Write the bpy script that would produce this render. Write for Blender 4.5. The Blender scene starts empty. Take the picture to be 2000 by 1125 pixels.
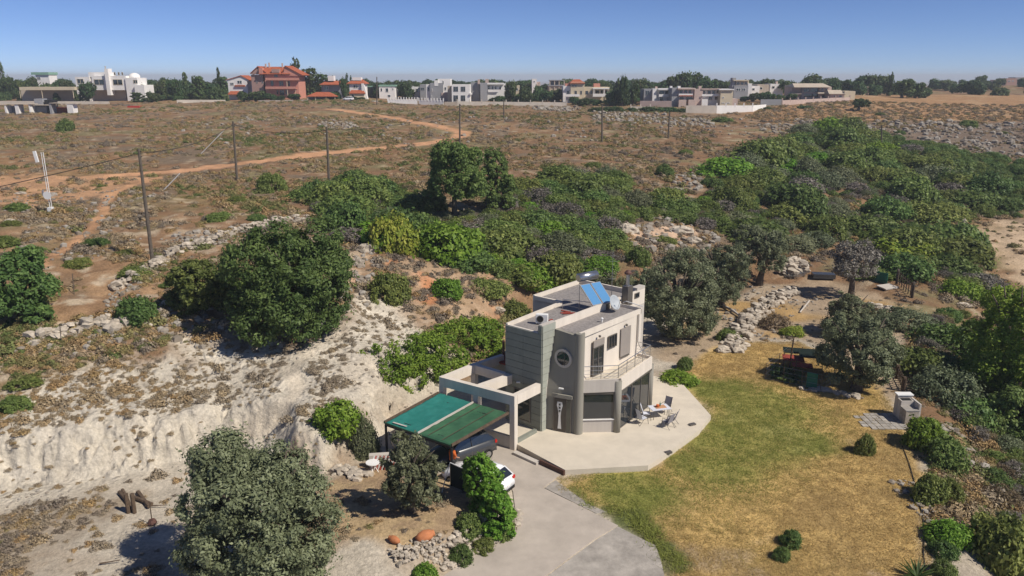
import bpy, math, random
import numpy as np
from mathutils import Vector, Matrix
R = math.radians
rng = np.random.default_rng(7)
random.seed(7)
scene = bpy.context.scene
col = scene.collection
# ---------------------------------------------------------------- camera, light, sky
FPX, CAMH = 1500.0, 22.0
TH = math.atan(412.5/FPX); ST, CT = math.sin(TH), math.cos(TH)
cam_d = bpy.data.cameras.new('camera'); cam = bpy.data.objects.new('camera', cam_d); col.objects.link(cam)
cam.location = (0, 0, CAMH); cam.rotation_euler = (math.pi/2-TH, 0, 0)
cam_d.sensor_width = 36; cam_d.lens = 36*FPX/2000; cam_d.clip_start = 0.5; cam_d.clip_end = 20000
scene.camera = cam
SUN_EL, SUN_AZ = R(47), R(120)          # azimuth clockwise from +Y (view direction)
S = Vector((math.cos(SUN_EL)*math.sin(SUN_AZ), math.cos(SUN_EL)*math.cos(SUN_AZ), math.sin(SUN_EL)))
world = bpy.data.worlds.new('World'); scene.world = world; world.use_nodes = True
wn = world.node_tree; wn.nodes.clear()
sky = wn.nodes.new('ShaderNodeTexSky'); sky.sky_type = 'NISHITA'; sky.sun_disc = False
sky.sun_elevation = SUN_EL; sky.sun_rotation = SUN_AZ; sky.altitude = 6000; sky.air_density = 1.0; sky.dust_density = 0.0; sky.ozone_density = 4.0
bg = wn.nodes.new('ShaderNodeBackground'); bg.inputs[1].default_value = 0.088
wo = wn.nodes.new('ShaderNodeOutputWorld')
sm_ = wn.nodes.new('ShaderNodeMix'); sm_.data_type = 'RGBA'; sm_.blend_type = 'MULTIPLY'; sm_.inputs[0].default_value = 1; sm_.inputs[7].default_value = (.84, .86, 1.02, 1); wn.links.new(sky.outputs[0], sm_.inputs[6]); wn.links.new(sm_.outputs[2], bg.inputs[0]); wn.links.new(bg.outputs[0], wo.inputs[0])
sl = bpy.data.lights.new('sun', 'SUN'); sl.energy = 4.6; sl.angle = R(0.5); sl.color = (1, 0.93, 0.83)
so = bpy.data.objects.new('sun', sl); col.objects.link(so); so.rotation_euler = (-S).to_track_quat('-Z', 'Y').to_euler(); so.location = (60, 0, 80)
vs = scene.view_settings; vs.view_transform = 'Standard'; vs.look = 'None'; vs.exposure = 0.12; vs.gamma = 1; vs.use_curve_mapping = False
scene.render.resolution_x, scene.render.resolution_y = 1024, 576
scene.cycles.max_bounces = 5; scene.cycles.transparent_max_bounces = 8

# ---------------------------------------------------------------- helpers
def tag(o, label=None, cat=None, group=None, kind=None):
    if label: o['label'] = label
    if cat: o['category'] = cat
    if group: o['group'] = group
    if kind: o['kind'] = kind
    return o
def empty(name, loc, rz=0):
    o = bpy.data.objects.new(name, None); col.objects.link(o); o.location = loc; o.rotation_euler = (0, 0, rz); o.empty_display_size = .3
    return o
class MB:
    def __init__(s): s.v = []; s.f = []
    def add(s, vs, fs):
        n = len(s.v); s.v += [tuple(map(float, p)) for p in vs]; s.f += [tuple(i+n for i in f) for f in fs]; return s
    def prism(s, pts, z0, z1):
        a = sum(pts[i][0]*pts[(i+1) % len(pts)][1]-pts[(i+1) % len(pts)][0]*pts[i][1] for i in range(len(pts)))
        if a < 0: pts = pts[::-1]
        n = len(pts)
        z0s = z0 if hasattr(z0, '__len__') else [z0]*n
        z1s = z1 if hasattr(z1, '__len__') else [z1]*n
        vs = [(p[0], p[1], z) for p, z in zip(pts, z0s)]+[(p[0], p[1], z) for p, z in zip(pts, z1s)]
        fs = [tuple(range(n-1, -1, -1)), tuple(range(n, 2*n))]+[(i, (i+1) % n, n+(i+1) % n, n+i) for i in range(n)]
        return s.add(vs, fs)
    def box(s, c, d, rz=0, rx=0, ry=0):
        M = Matrix.Translation(c) @ Matrix.Rotation(rz, 4, 'Z') @ Matrix.Rotation(ry, 4, 'Y') @ Matrix.Rotation(rx, 4, 'X')
        vs = [M @ Vector((x*d[0]/2, y*d[1]/2, z*d[2]/2)) for z in (-1, 1) for x, y in ((-1, -1), (1, -1), (1, 1), (-1, 1))]
        return s.add(vs, [(3, 2, 1, 0), (4, 5, 6, 7), (0, 1, 5, 4), (1, 2, 6, 5), (2, 3, 7, 6), (3, 0, 4, 7)])
    def wall(s, a, b, z0, z1, t=.1, off=0):     # vertical slab from a to b, thickness t, centred at offset to the left of a->b
        a = Vector(a[:2]); b = Vector(b[:2]); d = (b-a).normalized(); n = Vector((-d.y, d.x))
        p = [a+n*(off-t/2), b+n*(off-t/2), b+n*(off+t/2), a+n*(off+t/2)]
        return s.prism([tuple(q) for q in p], z0, z1)
    def tube(s, pts, r, n=8, cap=True):
        pts = [Vector(p) for p in pts]; rs = r if hasattr(r, '__len__') else [r]*len(pts)
        vs = []; fs = []
        for i, p in enumerate(pts):
            d = (pts[min(i+1, len(pts)-1)]-pts[max(i-1, 0)]).normalized()
            u = d.cross(Vector((0, 0, 1)) if abs(d.z) < .95 else Vector((1, 0, 0))).normalized(); w = d.cross(u)
            for k in range(n):
                a = 2*math.pi*k/n; vs.append(p+(u*math.cos(a)+w*math.sin(a))*rs[i])
        for i in range(len(pts)-1):
            for k in range(n):
                k2 = (k+1) % n; fs.append((i*n+k, i*n+k2, (i+1)*n+k2, (i+1)*n+k))
        if cap: fs += [tuple(range(n-1, -1, -1)), tuple(range((len(pts)-1)*n, len(pts)*n))]
        return s.add(vs, fs)
    def lathe(s, c, prof, n=16):
        vs = []; fs = []
        for r_, z in prof:
            for k in range(n):
                a = 2*math.pi*k/n; vs.append((c[0]+r_*math.cos(a), c[1]+r_*math.sin(a), c[2]+z))
        for i in range(len(prof)-1):
            for k in range(n): k2 = (k+1) % n; fs.append((i*n+k, i*n+k2, (i+1)*n+k2, (i+1)*n+k))
        fs += [tuple(range(n-1, -1, -1)), tuple(range((len(prof)-1)*n, len(prof)*n))]
        return s.add(vs, fs)
    def mesh(s, name, mat, smooth=False):
        me = bpy.data.meshes.new(name); me.from_pydata(s.v, [], s.f)
        if mat: me.materials.append(mat)
        if smooth:
            for p in me.polygons: p.use_smooth = True
        me.update(); return me
    def build(s, name, mat, parent=None, smooth=False, bevel=0, label=None):
        me = s.mesh(name, mat, smooth); o = bpy.data.objects.new(name, me); col.objects.link(o)
        if parent is not None:                      # vertices are given in world space: bring them into the parent's
            M = Matrix.LocRotScale(parent.location, parent.rotation_euler, parent.scale)
            P = parent.parent
            while P is not None: M = Matrix.LocRotScale(P.location, P.rotation_euler, P.scale) @ M; P = P.parent
            me.transform(M.inverted()); o.parent = parent
        if bevel:
            b = o.modifiers.new('bevel', 'BEVEL'); b.width = bevel; b.segments = 2; b.limit_method = 'ANGLE'
        if label: o['label'] = label
        return o
def copy_tree(o, parent=None):
    c = o.copy(); col.objects.link(c); c.parent = parent
    for ch in o.children: copy_tree(ch, c)
    return c
# ---------------------------------------------------------------- materials
def mat(name, c, rough=.85, metal=0, var=.12, scale=2.0, bump=.0, bscale=20, spec=.3, obj_rand=0, c2=None, streak=False):
    m = bpy.data.materials.new(name); m.use_nodes = True; t = m.node_tree; b = t.nodes['Principled BSDF']
    b.inputs['Roughness'].default_value = rough; b.inputs['Metallic'].default_value = metal; b.inputs['Specular IOR Level'].default_value = spec
    g = t.nodes.new('ShaderNodeNewGeometry'); n = t.nodes.new('ShaderNodeTexNoise'); n.inputs['Scale'].default_value = scale; n.inputs['Detail'].default_value = 6; n.inputs['Roughness'].default_value = .65
    vec = g.outputs['Position']
    if streak:
        mp = t.nodes.new('ShaderNodeMapping'); mp.inputs['Scale'].default_value = (1, 1, .12); t.links.new(vec, mp.inputs[0]); vec = mp.outputs[0]
    t.links.new(vec, n.inputs['Vector'])
    r = t.nodes.new('ShaderNodeMapRange'); r.inputs['From Min'].default_value = .3; r.inputs['From Max'].default_value = .7; r.inputs['To Min'].default_value = 0; r.inputs['To Max'].default_value = 1
    t.links.new(n.outputs[0], r.inputs[0])
    mx = t.nodes.new('ShaderNodeMix'); mx.data_type = 'RGBA'
    d = c2 if c2 else tuple(x*(1-2*var) for x in c)
    mx.inputs[6].default_value = (*d, 1); mx.inputs[7].default_value = (*(c if c2 else tuple(min(1, x*(1+var*.5)) for x in c)), 1)
    t.links.new(r.outputs[0], mx.inputs[0]); out = mx.outputs[2]
    if obj_rand:
        oi = t.nodes.new('ShaderNodeObjectInfo'); hr = t.nodes.new('ShaderNodeMapRange'); hr.inputs['To Min'].default_value = 1-obj_rand; hr.inputs['To Max'].default_value = 1+obj_rand
        t.links.new(oi.outputs['Random'], hr.inputs[0]); hs = t.nodes.new('ShaderNodeHueSaturation'); t.links.new(hr.outputs[0], hs.inputs['Value']); t.links.new(out, hs.inputs['Color']); out = hs.outputs[0]
    t.links.new(out, b.inputs['Base Color'])
    if bump:
        n2 = t.nodes.new('ShaderNodeTexNoise'); n2.inputs['Scale'].default_value = bscale; n2.inputs['Detail'].default_value = 4; t.links.new(g.outputs['Position'], n2.inputs['Vector'])
        bp = t.nodes.new('ShaderNodeBump'); bp.inputs['Strength'].default_value = bump; bp.inputs['Distance'].default_value = .05; t.links.new(n2.outputs[0], bp.inputs['Height']); t.links.new(bp.outputs[0], b.inputs['Normal'])
    return m
def glass_mat(name, c=(.02, .025, .03), rough=.04):
    m = bpy.data.materials.new(name); m.use_nodes = True; b = m.node_tree.nodes['Principled BSDF']
    b.inputs['Base Color'].default_value = (*c, 1); b.inputs['Roughness'].default_value = rough; b.inputs['Specular IOR Level'].default_value = .9
    return m
def leaf_mat(name, c1, c2, c3, rand=.18, transl=.18):
    m = bpy.data.materials.new(name); m.use_nodes = True; t = m.node_tree; b = t.nodes['Principled BSDF']; b.inputs['Roughness'].default_value = .55; b.inputs['Specular IOR Level'].default_value = .25
    a = t.nodes.new('ShaderNodeAttribute'); a.attribute_name = 'tint'
    cr = t.nodes.new('ShaderNodeValToRGB'); e = cr.color_ramp.elements; e[0].position = 0; e[0].color = (*c1, 1); e[1].position = 1; e[1].color = (*c3, 1)
    k = cr.color_ramp.elements.new(.5); k.color = (*c2, 1)
    t.links.new(a.outputs['Fac'], cr.inputs[0])
    oi = t.nodes.new('ShaderNodeObjectInfo'); hs = t.nodes.new('ShaderNodeHueSaturation')
    r1 = t.nodes.new('ShaderNodeMapRange'); r1.inputs['To Min'].default_value = 1-rand; r1.inputs['To Max'].default_value = 1+rand; t.links.new(oi.outputs['Random'], r1.inputs[0]); t.links.new(r1.outputs[0], hs.inputs['Value'])
    r2 = t.nodes.new('ShaderNodeMath'); r2.operation = 'MULTIPLY'; r2.inputs[1].default_value = 7.3; t.links.new(oi.outputs['Random'], r2.inputs[0]); r3 = t.nodes.new('ShaderNodeMath'); r3.operation = 'FRACT'; t.links.new(r2.outputs[0], r3.inputs[0])
    r4 = t.nodes.new('ShaderNodeMapRange'); r4.inputs['To Min'].default_value = .5-rand*.12; r4.inputs['To Max'].default_value = .5+rand*.1; t.links.new(r3.outputs[0], r4.inputs[0]); t.links.new(r4.outputs[0], hs.inputs['Hue'])
    t.links.new(cr.outputs[0], hs.inputs['Color']); t.links.new(hs.outputs[0], b.inputs['Base Color'])
    tr = t.nodes.new('ShaderNodeBsdfTranslucent'); t.links.new(hs.outputs[0], tr.inputs[0]); ms = t.nodes.new('ShaderNodeMixShader'); ms.inputs[0].default_value = transl
    o = t.nodes['Material Output']; t.links.new(b.outputs[0], ms.inputs[1]); t.links.new(tr.outputs[0], ms.inputs[2]); t.links.new(ms.outputs[0], o.inputs[0])
    return m
M = {}
M['cream'] = mat('cream_render', (.70, .63, .54), var=.08, scale=1.2, bump=.1, streak=True)
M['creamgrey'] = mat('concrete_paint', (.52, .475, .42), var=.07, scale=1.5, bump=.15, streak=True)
M['greywall'] = mat('dark_grey_render', (.265, .25, .21), var=.06, scale=1.5, bump=.1, streak=True)
M['panel'] = mat('grey_green_cladding', (.25, .26, .215), var=.08, scale=1.5, bump=.08, obj_rand=.05)
M['finpanel_sunlit'] = mat('grey_green_cladding_sunlit', (.34, .355, .30), var=.08, scale=1.5, bump=.08, obj_rand=.04)  # same cladding as the front, with sunlight painted into a lighter colour
M['roof'] = mat('gravel_roof', (.30, .275, .26), var=.2, scale=6, bump=.5, bscale=30)
M['patio'] = mat('patio_slab', (.63, .56, .45), var=.08, scale=.7, bump=.1)
M['drive'] = mat('driveway_concrete', (.47, .41, .345), var=.12, scale=.6, bump=.15, bscale=8)
M['olddrive'] = mat('old_concrete', (.43, .39, .34), var=.22, scale=1.0, bump=.4, bscale=6)
M['glass'] = glass_mat('window_glass'); M['glassgreen'] = glass_mat('tinted_glass', (.035, .04, .03))
M['frame'] = mat('grey_aluminium', (.16, .145, .13), .4, .4, var=.04); M['shutter'] = mat('taupe_shutter', (.30, .265, .235), .6, var=.04)
M['steel'] = mat('steel', (.5, .5, .5), .3, .9, var=.05); M['white'] = mat('white_paint', (.78, .77, .74), .6, var=.04)
M['door'] = mat('brown_door', (.09, .075, .06), .5, var=.1); M['black'] = mat('black', (.02, .02, .02), .6)
M['brown'] = mat('brown_metal', (.12, .06, .045), .6); M['pv'] = glass_mat('solar_glass', (.10, .26, .48), .12)
M['netteal'] = mat('teal_shade_net', (.03, .20, .17), .8, scale=1.3, c2=(.012, .14, .115)); M['netgreen'] = mat('green_shade_net', (.055, .15, .075), .8, scale=.9, c2=(.02, .075, .04))
M['timber'] = mat('timber', (.13, .09, .06), .9, var=.25, scale=6); M['greywood'] = mat('weathered_pole', (.14, .115, .09), .9, var=.2, scale=5)
M['trunk'] = mat('bark', (.15, .12, .09), .95, var=.3, scale=6, bump=.6, bscale=12)
M['rock'] = mat('limestone', (.52, .45, .36), .95, var=.25, scale=3, bump=.6, bscale=9, obj_rand=.15)
M['terra'] = mat('terracotta', (.50, .19, .08), .8, var=.12, scale=5); M['tile'] = mat('roof_tile', (.44, .12, .055), .85, var=.25, scale=3)
M['carwhite'] = mat('car_white', (.80, .80, .80), .2, var=.02, spec=.6); M['cardark'] = mat('car_dark', (.05, .052, .055), .25, var=.05, spec=.6)
M['rubber'] = mat('rubber', (.015, .015, .015), .8); M['redlens'] = mat('red_lens', (.5, .02, .015), .25, var=.03)
M['chair'] = mat('pale_sling_fabric', (.62, .63, .68), .8, var=.04); M['chairgrey'] = mat('grey_sling_fabric', (.25, .24, .26), .8, var=.05)
M['net'] = mat('green_windbreak', (.008, .018, .014), .9); M['orange'] = mat('orange_cloth', (.62, .14, .03), .9, var=.15, scale=8)
M['skin'] = mat('skin', (.42, .24, .16), .6, var=.05); M['hair'] = mat('dark_hair', (.02, .015, .012), .7)
M['blue'] = mat('blue', (.1, .2, .4)); M['greenplastic'] = mat('green_plastic', (.015, .14, .09), .6, var=.1)
M['stoneslab'] = mat('stone_paving', (.40, .37, .33), .9, var=.18, scale=2, bump=.3, obj_rand=.12)
M['pink'] = mat('pink_wall', (.60, .27, .20), var=.08); M['pinkdk'] = mat('pink_side_wall', (.40, .25, .21), var=.08); M['hw'] = mat('house_white', (.82, .79, .75), var=.05, scale=.5)
M['hg'] = mat('house_grey', (.32, .32, .33), var=.06, scale=.5); M['hc'] = mat('house_cream', (.62, .53, .38), var=.06, scale=.5); M['hb'] = mat('house_beige', (.50, .42, .33), var=.08, scale=.5)
M['hp'] = mat('house_pinkish', (.56, .43, .37), var=.08, scale=.5); M['gw'] = mat('garden_wall', (.62, .55, .46), var=.1, scale=.4); M['greenroof'] = mat('green_roof_edge', (.25, .42, .32))
M['redbrown'] = mat('rusty_red', (.32, .06, .04), .8, var=.2, scale=5)
# leaves: tint 0..1 between three real leaf colours
M['L_olive'] = leaf_mat('olive_leaves', (.09, .108, .055), (.175, .20, .105), (.33, .36, .21), transl=.32)
M['L_mastic'] = leaf_mat('mastic_leaves', (.08, .12, .028), (.165, .215, .055), (.33, .38, .11), transl=.38)
M['L_dark'] = leaf_mat('dark_leaves', (.058, .105, .028), (.12, .185, .05), (.24, .32, .09), transl=.36)
M['L_bright'] = leaf_mat('bright_leaves', (.07, .15, .015), (.16, .29, .032), (.31, .44, .07), transl=.35)
M['L_yellow'] = leaf_mat('yellow_green_leaves', (.10, .17, .02), (.22, .30, .04), (.40, .42, .08), transl=.3)
M['L_pine'] = leaf_mat('pine_needles', (.11, .18, .02), (.26, .37, .045), (.48, .56, .10), transl=.42)
M['L_grey'] = leaf_mat('grey_twigs', (.10, .085, .07), (.18, .16, .135), (.29, .26, .22))
M['L_brown'] = leaf_mat('brown_scrub', (.09, .065, .04), (.17, .13, .07), (.28, .22, .12))
M['L_far'] = leaf_mat('far_tree_leaves', (.03, .06, .022), (.065, .11, .035), (.15, .2, .07), rand=.3, transl=.28)
# dwarf scrub: colour picked per instance
def scrub_mat(name, cols):
    m = bpy.data.materials.new(name); m.use_nodes = True; t = m.node_tree; b = t.nodes['Principled BSDF']; b.inputs['Roughness'].default_value = .9; b.inputs['Specular IOR Level'].default_value = .1
    a = t.nodes.new('ShaderNodeAttribute'); a.attribute_name = 'shade'; a.attribute_type = 'INSTANCER'
    cr = t.nodes.new('ShaderNodeValToRGB'); el = cr.color_ramp.elements
    el[0].position = 0; el[0].color = (*cols[0], 1); el[1].position = 1; el[1].color = (*cols[-1], 1)
    for i, c in enumerate(cols[1:-1]): k = el.new((i+1)/(len(cols)-1)); k.color = (*c, 1)
    t.links.new(a.outputs['Fac'], cr.inputs[0])
    a2 = t.nodes.new('ShaderNodeAttribute'); a2.attribute_name = 'tint'; r = t.nodes.new('ShaderNodeMapRange'); r.inputs['To Min'].default_value = .55; r.inputs['To Max'].default_value = 1.5; t.links.new(a2.outputs['Fac'], r.inputs[0])
    hs = t.nodes.new('ShaderNodeHueSaturation'); t.links.new(r.outputs[0], hs.inputs['Value']); t.links.new(cr.outputs[0], hs.inputs['Color']); t.links.new(hs.outputs[0], b.inputs['Base Color'])
    return m
M['S_scrub'] = scrub_mat('scrub', [(.185, .15, .115), (.27, .22, .155), (.31, .235, .14), (.32, .21, .10), (.22, .19, .08), (.15, .155, .06), (.10, .13, .04)])
M['S_rock'] = scrub_mat('stones', [(.38, .32, .25), (.48, .41, .33), (.55, .49, .41), (.60, .55, .48)])
M['S_grass'] = scrub_mat('grass_blades', [(.76, .53, .22), (.74, .54, .21), (.60, .48, .16), (.47, .45, .12), (.36, .40, .09)])
# ---------------------------------------------------------------- terrain
def pxdir(px, py):
    u = (px-1000)/FPX; v = (562.5-py)/FPX
    return np.array([u, CT+v*ST, -ST+v*CT])
def gz(px, py, z=0.0):
    d = pxdir(px, py); t = (CAMH-z)/-d[2]; return (t*d[0], t*d[1], z)
def noise2(x, y, sc, seed):
    r = np.random.default_rng(seed); T = r.random((256, 256)); X = x/sc+1000.5; Y = y/sc+1000.5
    i = np.floor(X).astype(int); j = np.floor(Y).astype(int); fx = X-i; fy = Y-j; fx = fx*fx*(3-2*fx); fy = fy*fy*(3-2*fy)
    g = lambda a, b: T[a & 255, b & 255]
    return (g(i, j)*(1-fx)+g(i+1, j)*fx)*(1-fy)+(g(i, j+1)*(1-fx)+g(i+1, j+1)*fx)*fy-.5
def fbm(x, y, sc, seed, o=4, g=.5):
    s = 0; a = 1
    for k in range(o): s = s+a*noise2(x, y, sc/2**k, seed+k*13); a *= g
    return s
CP = [(-150,520,6.6),(0,600,5.4),(300,512,6.4),(150,700,3.6),(0,700,3.8),(-200,700,4),(0,880,1.9),(-200,890,1.9),(180,840,2.0),(330,790,2.1),(450,745,2.4),(600,720,2.9),(700,690,3.1),
(300,640,4.6),(500,660,3.9),(620,650,3.7),(100,560,5.8),(400,560,5.5),(620,560,5.3),(690,600,4.5),(0,450,7),(200,440,6.9),(450,440,6.8),(650,440,6.4),(780,640,2.7),(730,620,3.4),
(850,600,3),(950,600,2.4),(880,540,4),(800,540,4.5),(720,500,5.7),(780,460,5.9),(1000,560,2.8),(1050,520,3.2),(1000,470,4.6),(900,440,5.6),(880,390,6.6),(1100,600,1.2),(1250,560,1.2),(1200,500,3),(1250,450,4.2),(1350,450,3.4),
(1100,450,4.6),(1100,400,5.9),(1100,360,6.8),(1300,390,5.4),(1300,340,6.9),(1330,660,-.1),(1400,600,0),(1500,545,.3),(1600,550,.3),(1720,570,0),(1760,620,-.3),(1500,480,1.5),(1450,430,3.0),(1500,380,4.6),(1450,340,6.2),
(1520,300,7.2),(1600,270,8.0),(1650,480,.8),(1700,450,1.3),(1700,400,2.4),(1700,350,4.0),(1700,300,6.0),(1850,520,0),(1850,450,.8),(1850,400,1.9),(1850,350,3.2),(1990,430,1.3),(1990,560,-1.5),(2200,430,2),(2200,600,-1),
(1850,620,-1.2),(1950,700,-3),(2100,700,-4),(1900,850,-2),(2000,850,-3),(1960,1000,-2.4),(2100,1000,-4),(1900,1100,-1.2),(2000,1200,-3),(1840,700,-.9),
(1850,300,6.2),(1950,340,4.0),(1950,300,5.4),(1950,250,8.6),(1850,250,8.8),(1850,215,11.3),(2000,200,12.3),(1850,185,14),(1950,170,16.2),(1750,190,13.4),
(300,400,7.3),(600,360,7.2),(900,330,7.3),(0,350,7.8),(300,300,8.4),(600,300,8.4),(900,280,8.6),(1200,280,8.5),(1400,270,8.8),(0,250,10.3),(300,240,10.5),(600,240,10.6),(900,235,10.8),(1200,240,10.3),(1400,235,10.5),(-300,300,8.4),(2300,250,9.0),(2300,200,12.6),
(600,830,1.8),(560,800,2.2),(670,790,2.0),(-300,1200,3),(500,1300,0),(1000,1300,-.4),(1800,1300,-.6)]
VS = 1.2
P3 = [gz(*c) for c in CP]
for X in (-260, -120, 0, 120, 260, 420): P3 += [(X, 440, 14), (X*1.5, 600, 14.5), (X*2.5, 1000, 11)]
for (a_, b_, c_) in [(-60,208,228),(100,207,228),(200,205,230),(400,202,232),(520,200,232),(600,199,232),(700,201,230),(800,207,228),(900,208,228),(1000,208,228),(1120,211,226),(1250,216,212),(1330,222,204),(1400,225,201),(1500,213,215),(1600,201,230),(1700,194,255)]:
    c_ *= VS; d_ = pxdir(a_, b_); t_ = c_/d_[1]; P3.append((d_[0]*t_, c_, CAMH+d_[2]*t_))
    P3.append((d_[0]*t_*1.09, c_*1.09, CAMH+d_[2]*t_+.7))
P3 = np.array(P3)
def uv(x, y):
    yy = np.maximum(y, 8.0); return x/(yy+15), np.log(yy+15)
UCP, WCP = uv(P3[:, 0], P3[:, 1])
def tps(r2): return r2*np.log(r2+1e-12)*.5
NCP = len(P3); K = tps((UCP[:, None]-UCP)**2+(WCP[:, None]-WCP)**2)+np.eye(NCP)*2e-4
A = np.zeros((NCP+3, NCP+3)); A[:NCP, :NCP] = K; A[:NCP, NCP] = 1; A[:NCP, NCP+1] = UCP; A[:NCP, NCP+2] = WCP; A[NCP:, :NCP] = A[:NCP, NCP:].T
SOL = np.linalg.solve(A, np.concatenate([P3[:, 2], [0, 0, 0]]))
def rbf(x, y):
    sh = x.shape; x = x.ravel(); y = y.ravel(); u, w = uv(x, y); u = np.clip(u, -1.6, 1.6); out = np.empty_like(u)
    for i in range(0, len(u), 20000):
        a, b = u[i:i+20000, None], w[i:i+20000, None]
        out[i:i+20000] = tps((a-UCP)**2+(b-WCP)**2) @ SOL[:NCP]+SOL[NCP]+SOL[NCP+1]*a[:, 0]+SOL[NCP+2]*b[:, 0]
    far = np.clip((y-900)/2500, 0, 1)
    return (out*(1-far)+(-30)*far).reshape(sh)
def polyd(x, y, P):       # signed distance, positive inside
    P = np.array(P)[:, :2]; d2 = np.full(x.shape, 1e18); ins = np.zeros(x.shape, bool)
    for i in range(len(P)):
        a = P[i]; b = P[(i+1) % len(P)]; e = b-a; wx = x-a[0]; wy = y-a[1]
        t = np.clip((wx*e[0]+wy*e[1])/(e@e+1e-9), 0, 1); d2 = np.minimum(d2, (wx-e[0]*t)**2+(wy-e[1]*t)**2)
        c = (a[1] > y) != (b[1] > y); xx = (b[0]-a[0])*(y-a[1])/(b[1]-a[1]+1e-12)+a[0]; ins ^= c & (x < xx)
    d = np.sqrt(d2); return np.where(ins, d, -d)
def lined(x, y, P):
    P = np.array(P)[:, :2]; d2 = np.full(x.shape, 1e18)
    for a, b in zip(P[:-1], P[1:]):
        e = b-a; wx = x-a[0]; wy = y-a[1]; t = np.clip((wx*e[0]+wy*e[1])/(e@e+1e-9), 0, 1); d2 = np.minimum(d2, (wx-e[0]*t)**2+(wy-e[1]*t)**2)
    return np.sqrt(d2)
YARD = [gz(*p, -.3) for p in [(-900,1070),(0,985),(100,965),(230,935),(330,908),(430,885),(500,905),(570,925),(640,935),(690,905),(725,870),(745,820),(800,785),(865,765),(930,735),(975,690),(1040,640),(1150,600),(1240,600),(1300,625),(1400,600),(1500,555),(1640,560),(1740,590),(1765,640),(1765,740),(1780,830),(1795,900),(1805,1000),(1825,1125),(1850,1300),(1900,2200),(-900,2200)]]
HUMPS = [(gz(740,1010,0), 4.2, .55), (gz(860,1010,0), 2.5, .35), (gz(600,1125,0), 3.5, .4), (gz(830,1070,0), 1.8, .3)]
DRIVE = [gz(*p, -.35) for p in [(1003,878),(1104,920),(1060,952),(1207,1026),(1160,1053),(1110,1090),(1050,1135),(980,1200),(780,1200),(865,1125),(930,1082),(985,1055),(1010,1035),(1007,1000),(1002,960),(960,900),(900,930),(760,900),(750,860),(900,830),(930,850)]]
def tz(x, y):
    x = np.asarray(x, float); y = np.asarray(y, float)
    sd = -polyd(x, y, YARD)
    cliff = (x < 4) & (y < 62)
    gul = np.abs(noise2(x, y, 1.7, 31))*2.0+np.abs(noise2(x, y, .7, 32))*1.6+noise2(x, y, .35, 34)*.5+noise2(x, y, 6, 33)*3.6-.4
    cl = np.clip((6-x)/6, 0, 1)*np.clip((64-y)/8, 0, 1)
    sdn = sd+cl*gul*.75-.4*cl
    w = (2.6+noise2(x, y, 4.5, 35)*2.8)*cl+5*(1-cl)
    k = np.clip(sdn/w, 0, 1); k = k*k*(3-2*k)
    yard = np.full(x.shape, -.36)+noise2(x, y, 3, 41)*.05
    drv = np.clip(1-polyd(x, y, DRIVE)/-1.2, 0, 1) if x.size < 5000000 else 0
    drv = np.clip(1+polyd(x, y, DRIVE)/1.2, 0, 1)
    for (c, s, h) in HUMPS: yard = yard+h*np.exp(-((x-c[0])**2+(y-c[1])**2)/(2*s*s))*(1-drv)
    up = rbf(x, y); far = np.clip((y-60)/200, 0, 1)
    rough = (fbm(x, y, 9, 51, 4)*.5+fbm(x, y, 1.6, 61, 4)*.34)*(1-.6*far)+fbm(x, y, 40, 71, 2)*.4*far
    up = up+rough*np.clip(sd/3, 0, 1)
    return yard*(1-k)+up*k
def tz1(x, y): return float(tz(np.array([x]), np.array([y]))[0])
_ts = np.concatenate([np.arange(26, 120, .35), np.arange(120, 520, 1.2)])
def cast(px, py):
    D = pxdir(px, py); X = D[0]*_ts; Y = D[1]*_ts; Z = CAMH+D[2]*_ts; h = tz(X, Y)
    b = np.nonzero(Z < h)[0]
    if len(b) == 0: return (X[-1], Y[-1], h[-1])
    i = b[0]
    if i == 0: return (X[0], Y[0], h[0])
    f = (Z[i-1]-h[i-1])/((Z[i-1]-h[i-1])-(Z[i]-h[i])); t = _ts[i-1]+f*(_ts[i]-_ts[i-1])
    p = D*t; return (p[0], p[1], tz1(p[0], p[1]))
def casts(L): return [cast(*p) for p in L]
def upz(px, py, x, y):     # height of the point above (x,y) that shows at row py
    v = (562.5-py)/FPX; return CAMH+(v*y*CT-y*ST)/(CT+v*ST)
def dep(p): return p[1]*CT-(p[2]-CAMH)*ST
# regions of ground, as world polygons
RG = {}
RG['marl'] = casts([(-200,1250),(-200,760),(0,765),(120,725),(250,695),(380,670),(480,655),(600,672),(650,640),(700,575),(730,560),(790,600),(830,630),(880,650),(905,700),(870,770),(740,850),(700,905),(640,935),(560,930),(420,1250)])
RG['plot'] = casts([(-100,1010),(60,985),(150,975),(240,965),(300,985),(200,1035),(120,1060),(60,1125),(-100,1200)])
RG['mound'] = casts([(590,960),(680,905),(730,900),(800,930),(880,940),(925,985),(905,1040),(850,1060),(760,1040),(690,1055),(600,1130),(520,1135),(540,1040)])
RG['lawn'] = casts([(1092,935),(1200,912),(1266,910),(1310,890),(1390,820),(1345,745),(1350,715),(1400,680),(1470,668),(1560,668),(1640,700),(1700,745),(1745,800),(1775,860),(1795,940),(1805,1020),(1822,1130),(1830,1200),(1340,1200),(1300,1100),(1255,1040),(1205,1010),(1150,985),(1100,960)])
RG['edge'] = casts([(1745,800),(1800,830),(1850,950),(1900,1040),(1960,1130),(1960,1200),(1828,1200),(1805,1020),(1775,860)])
RG['terr'] = casts([(1270,700),(1290,650),(1400,600),(1500,556),(1640,556),(1740,580),(1765,640),(1755,760),(1745,800),(1640,700),(1560,668),(1470,668),(1400,680),(1350,715)])
RG['sand'] = casts([(1860,470),(1900,450),(1950,432),(2150,425),(2150,640),(2000,565),(1975,540),(1950,505),(1900,480)])
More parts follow.
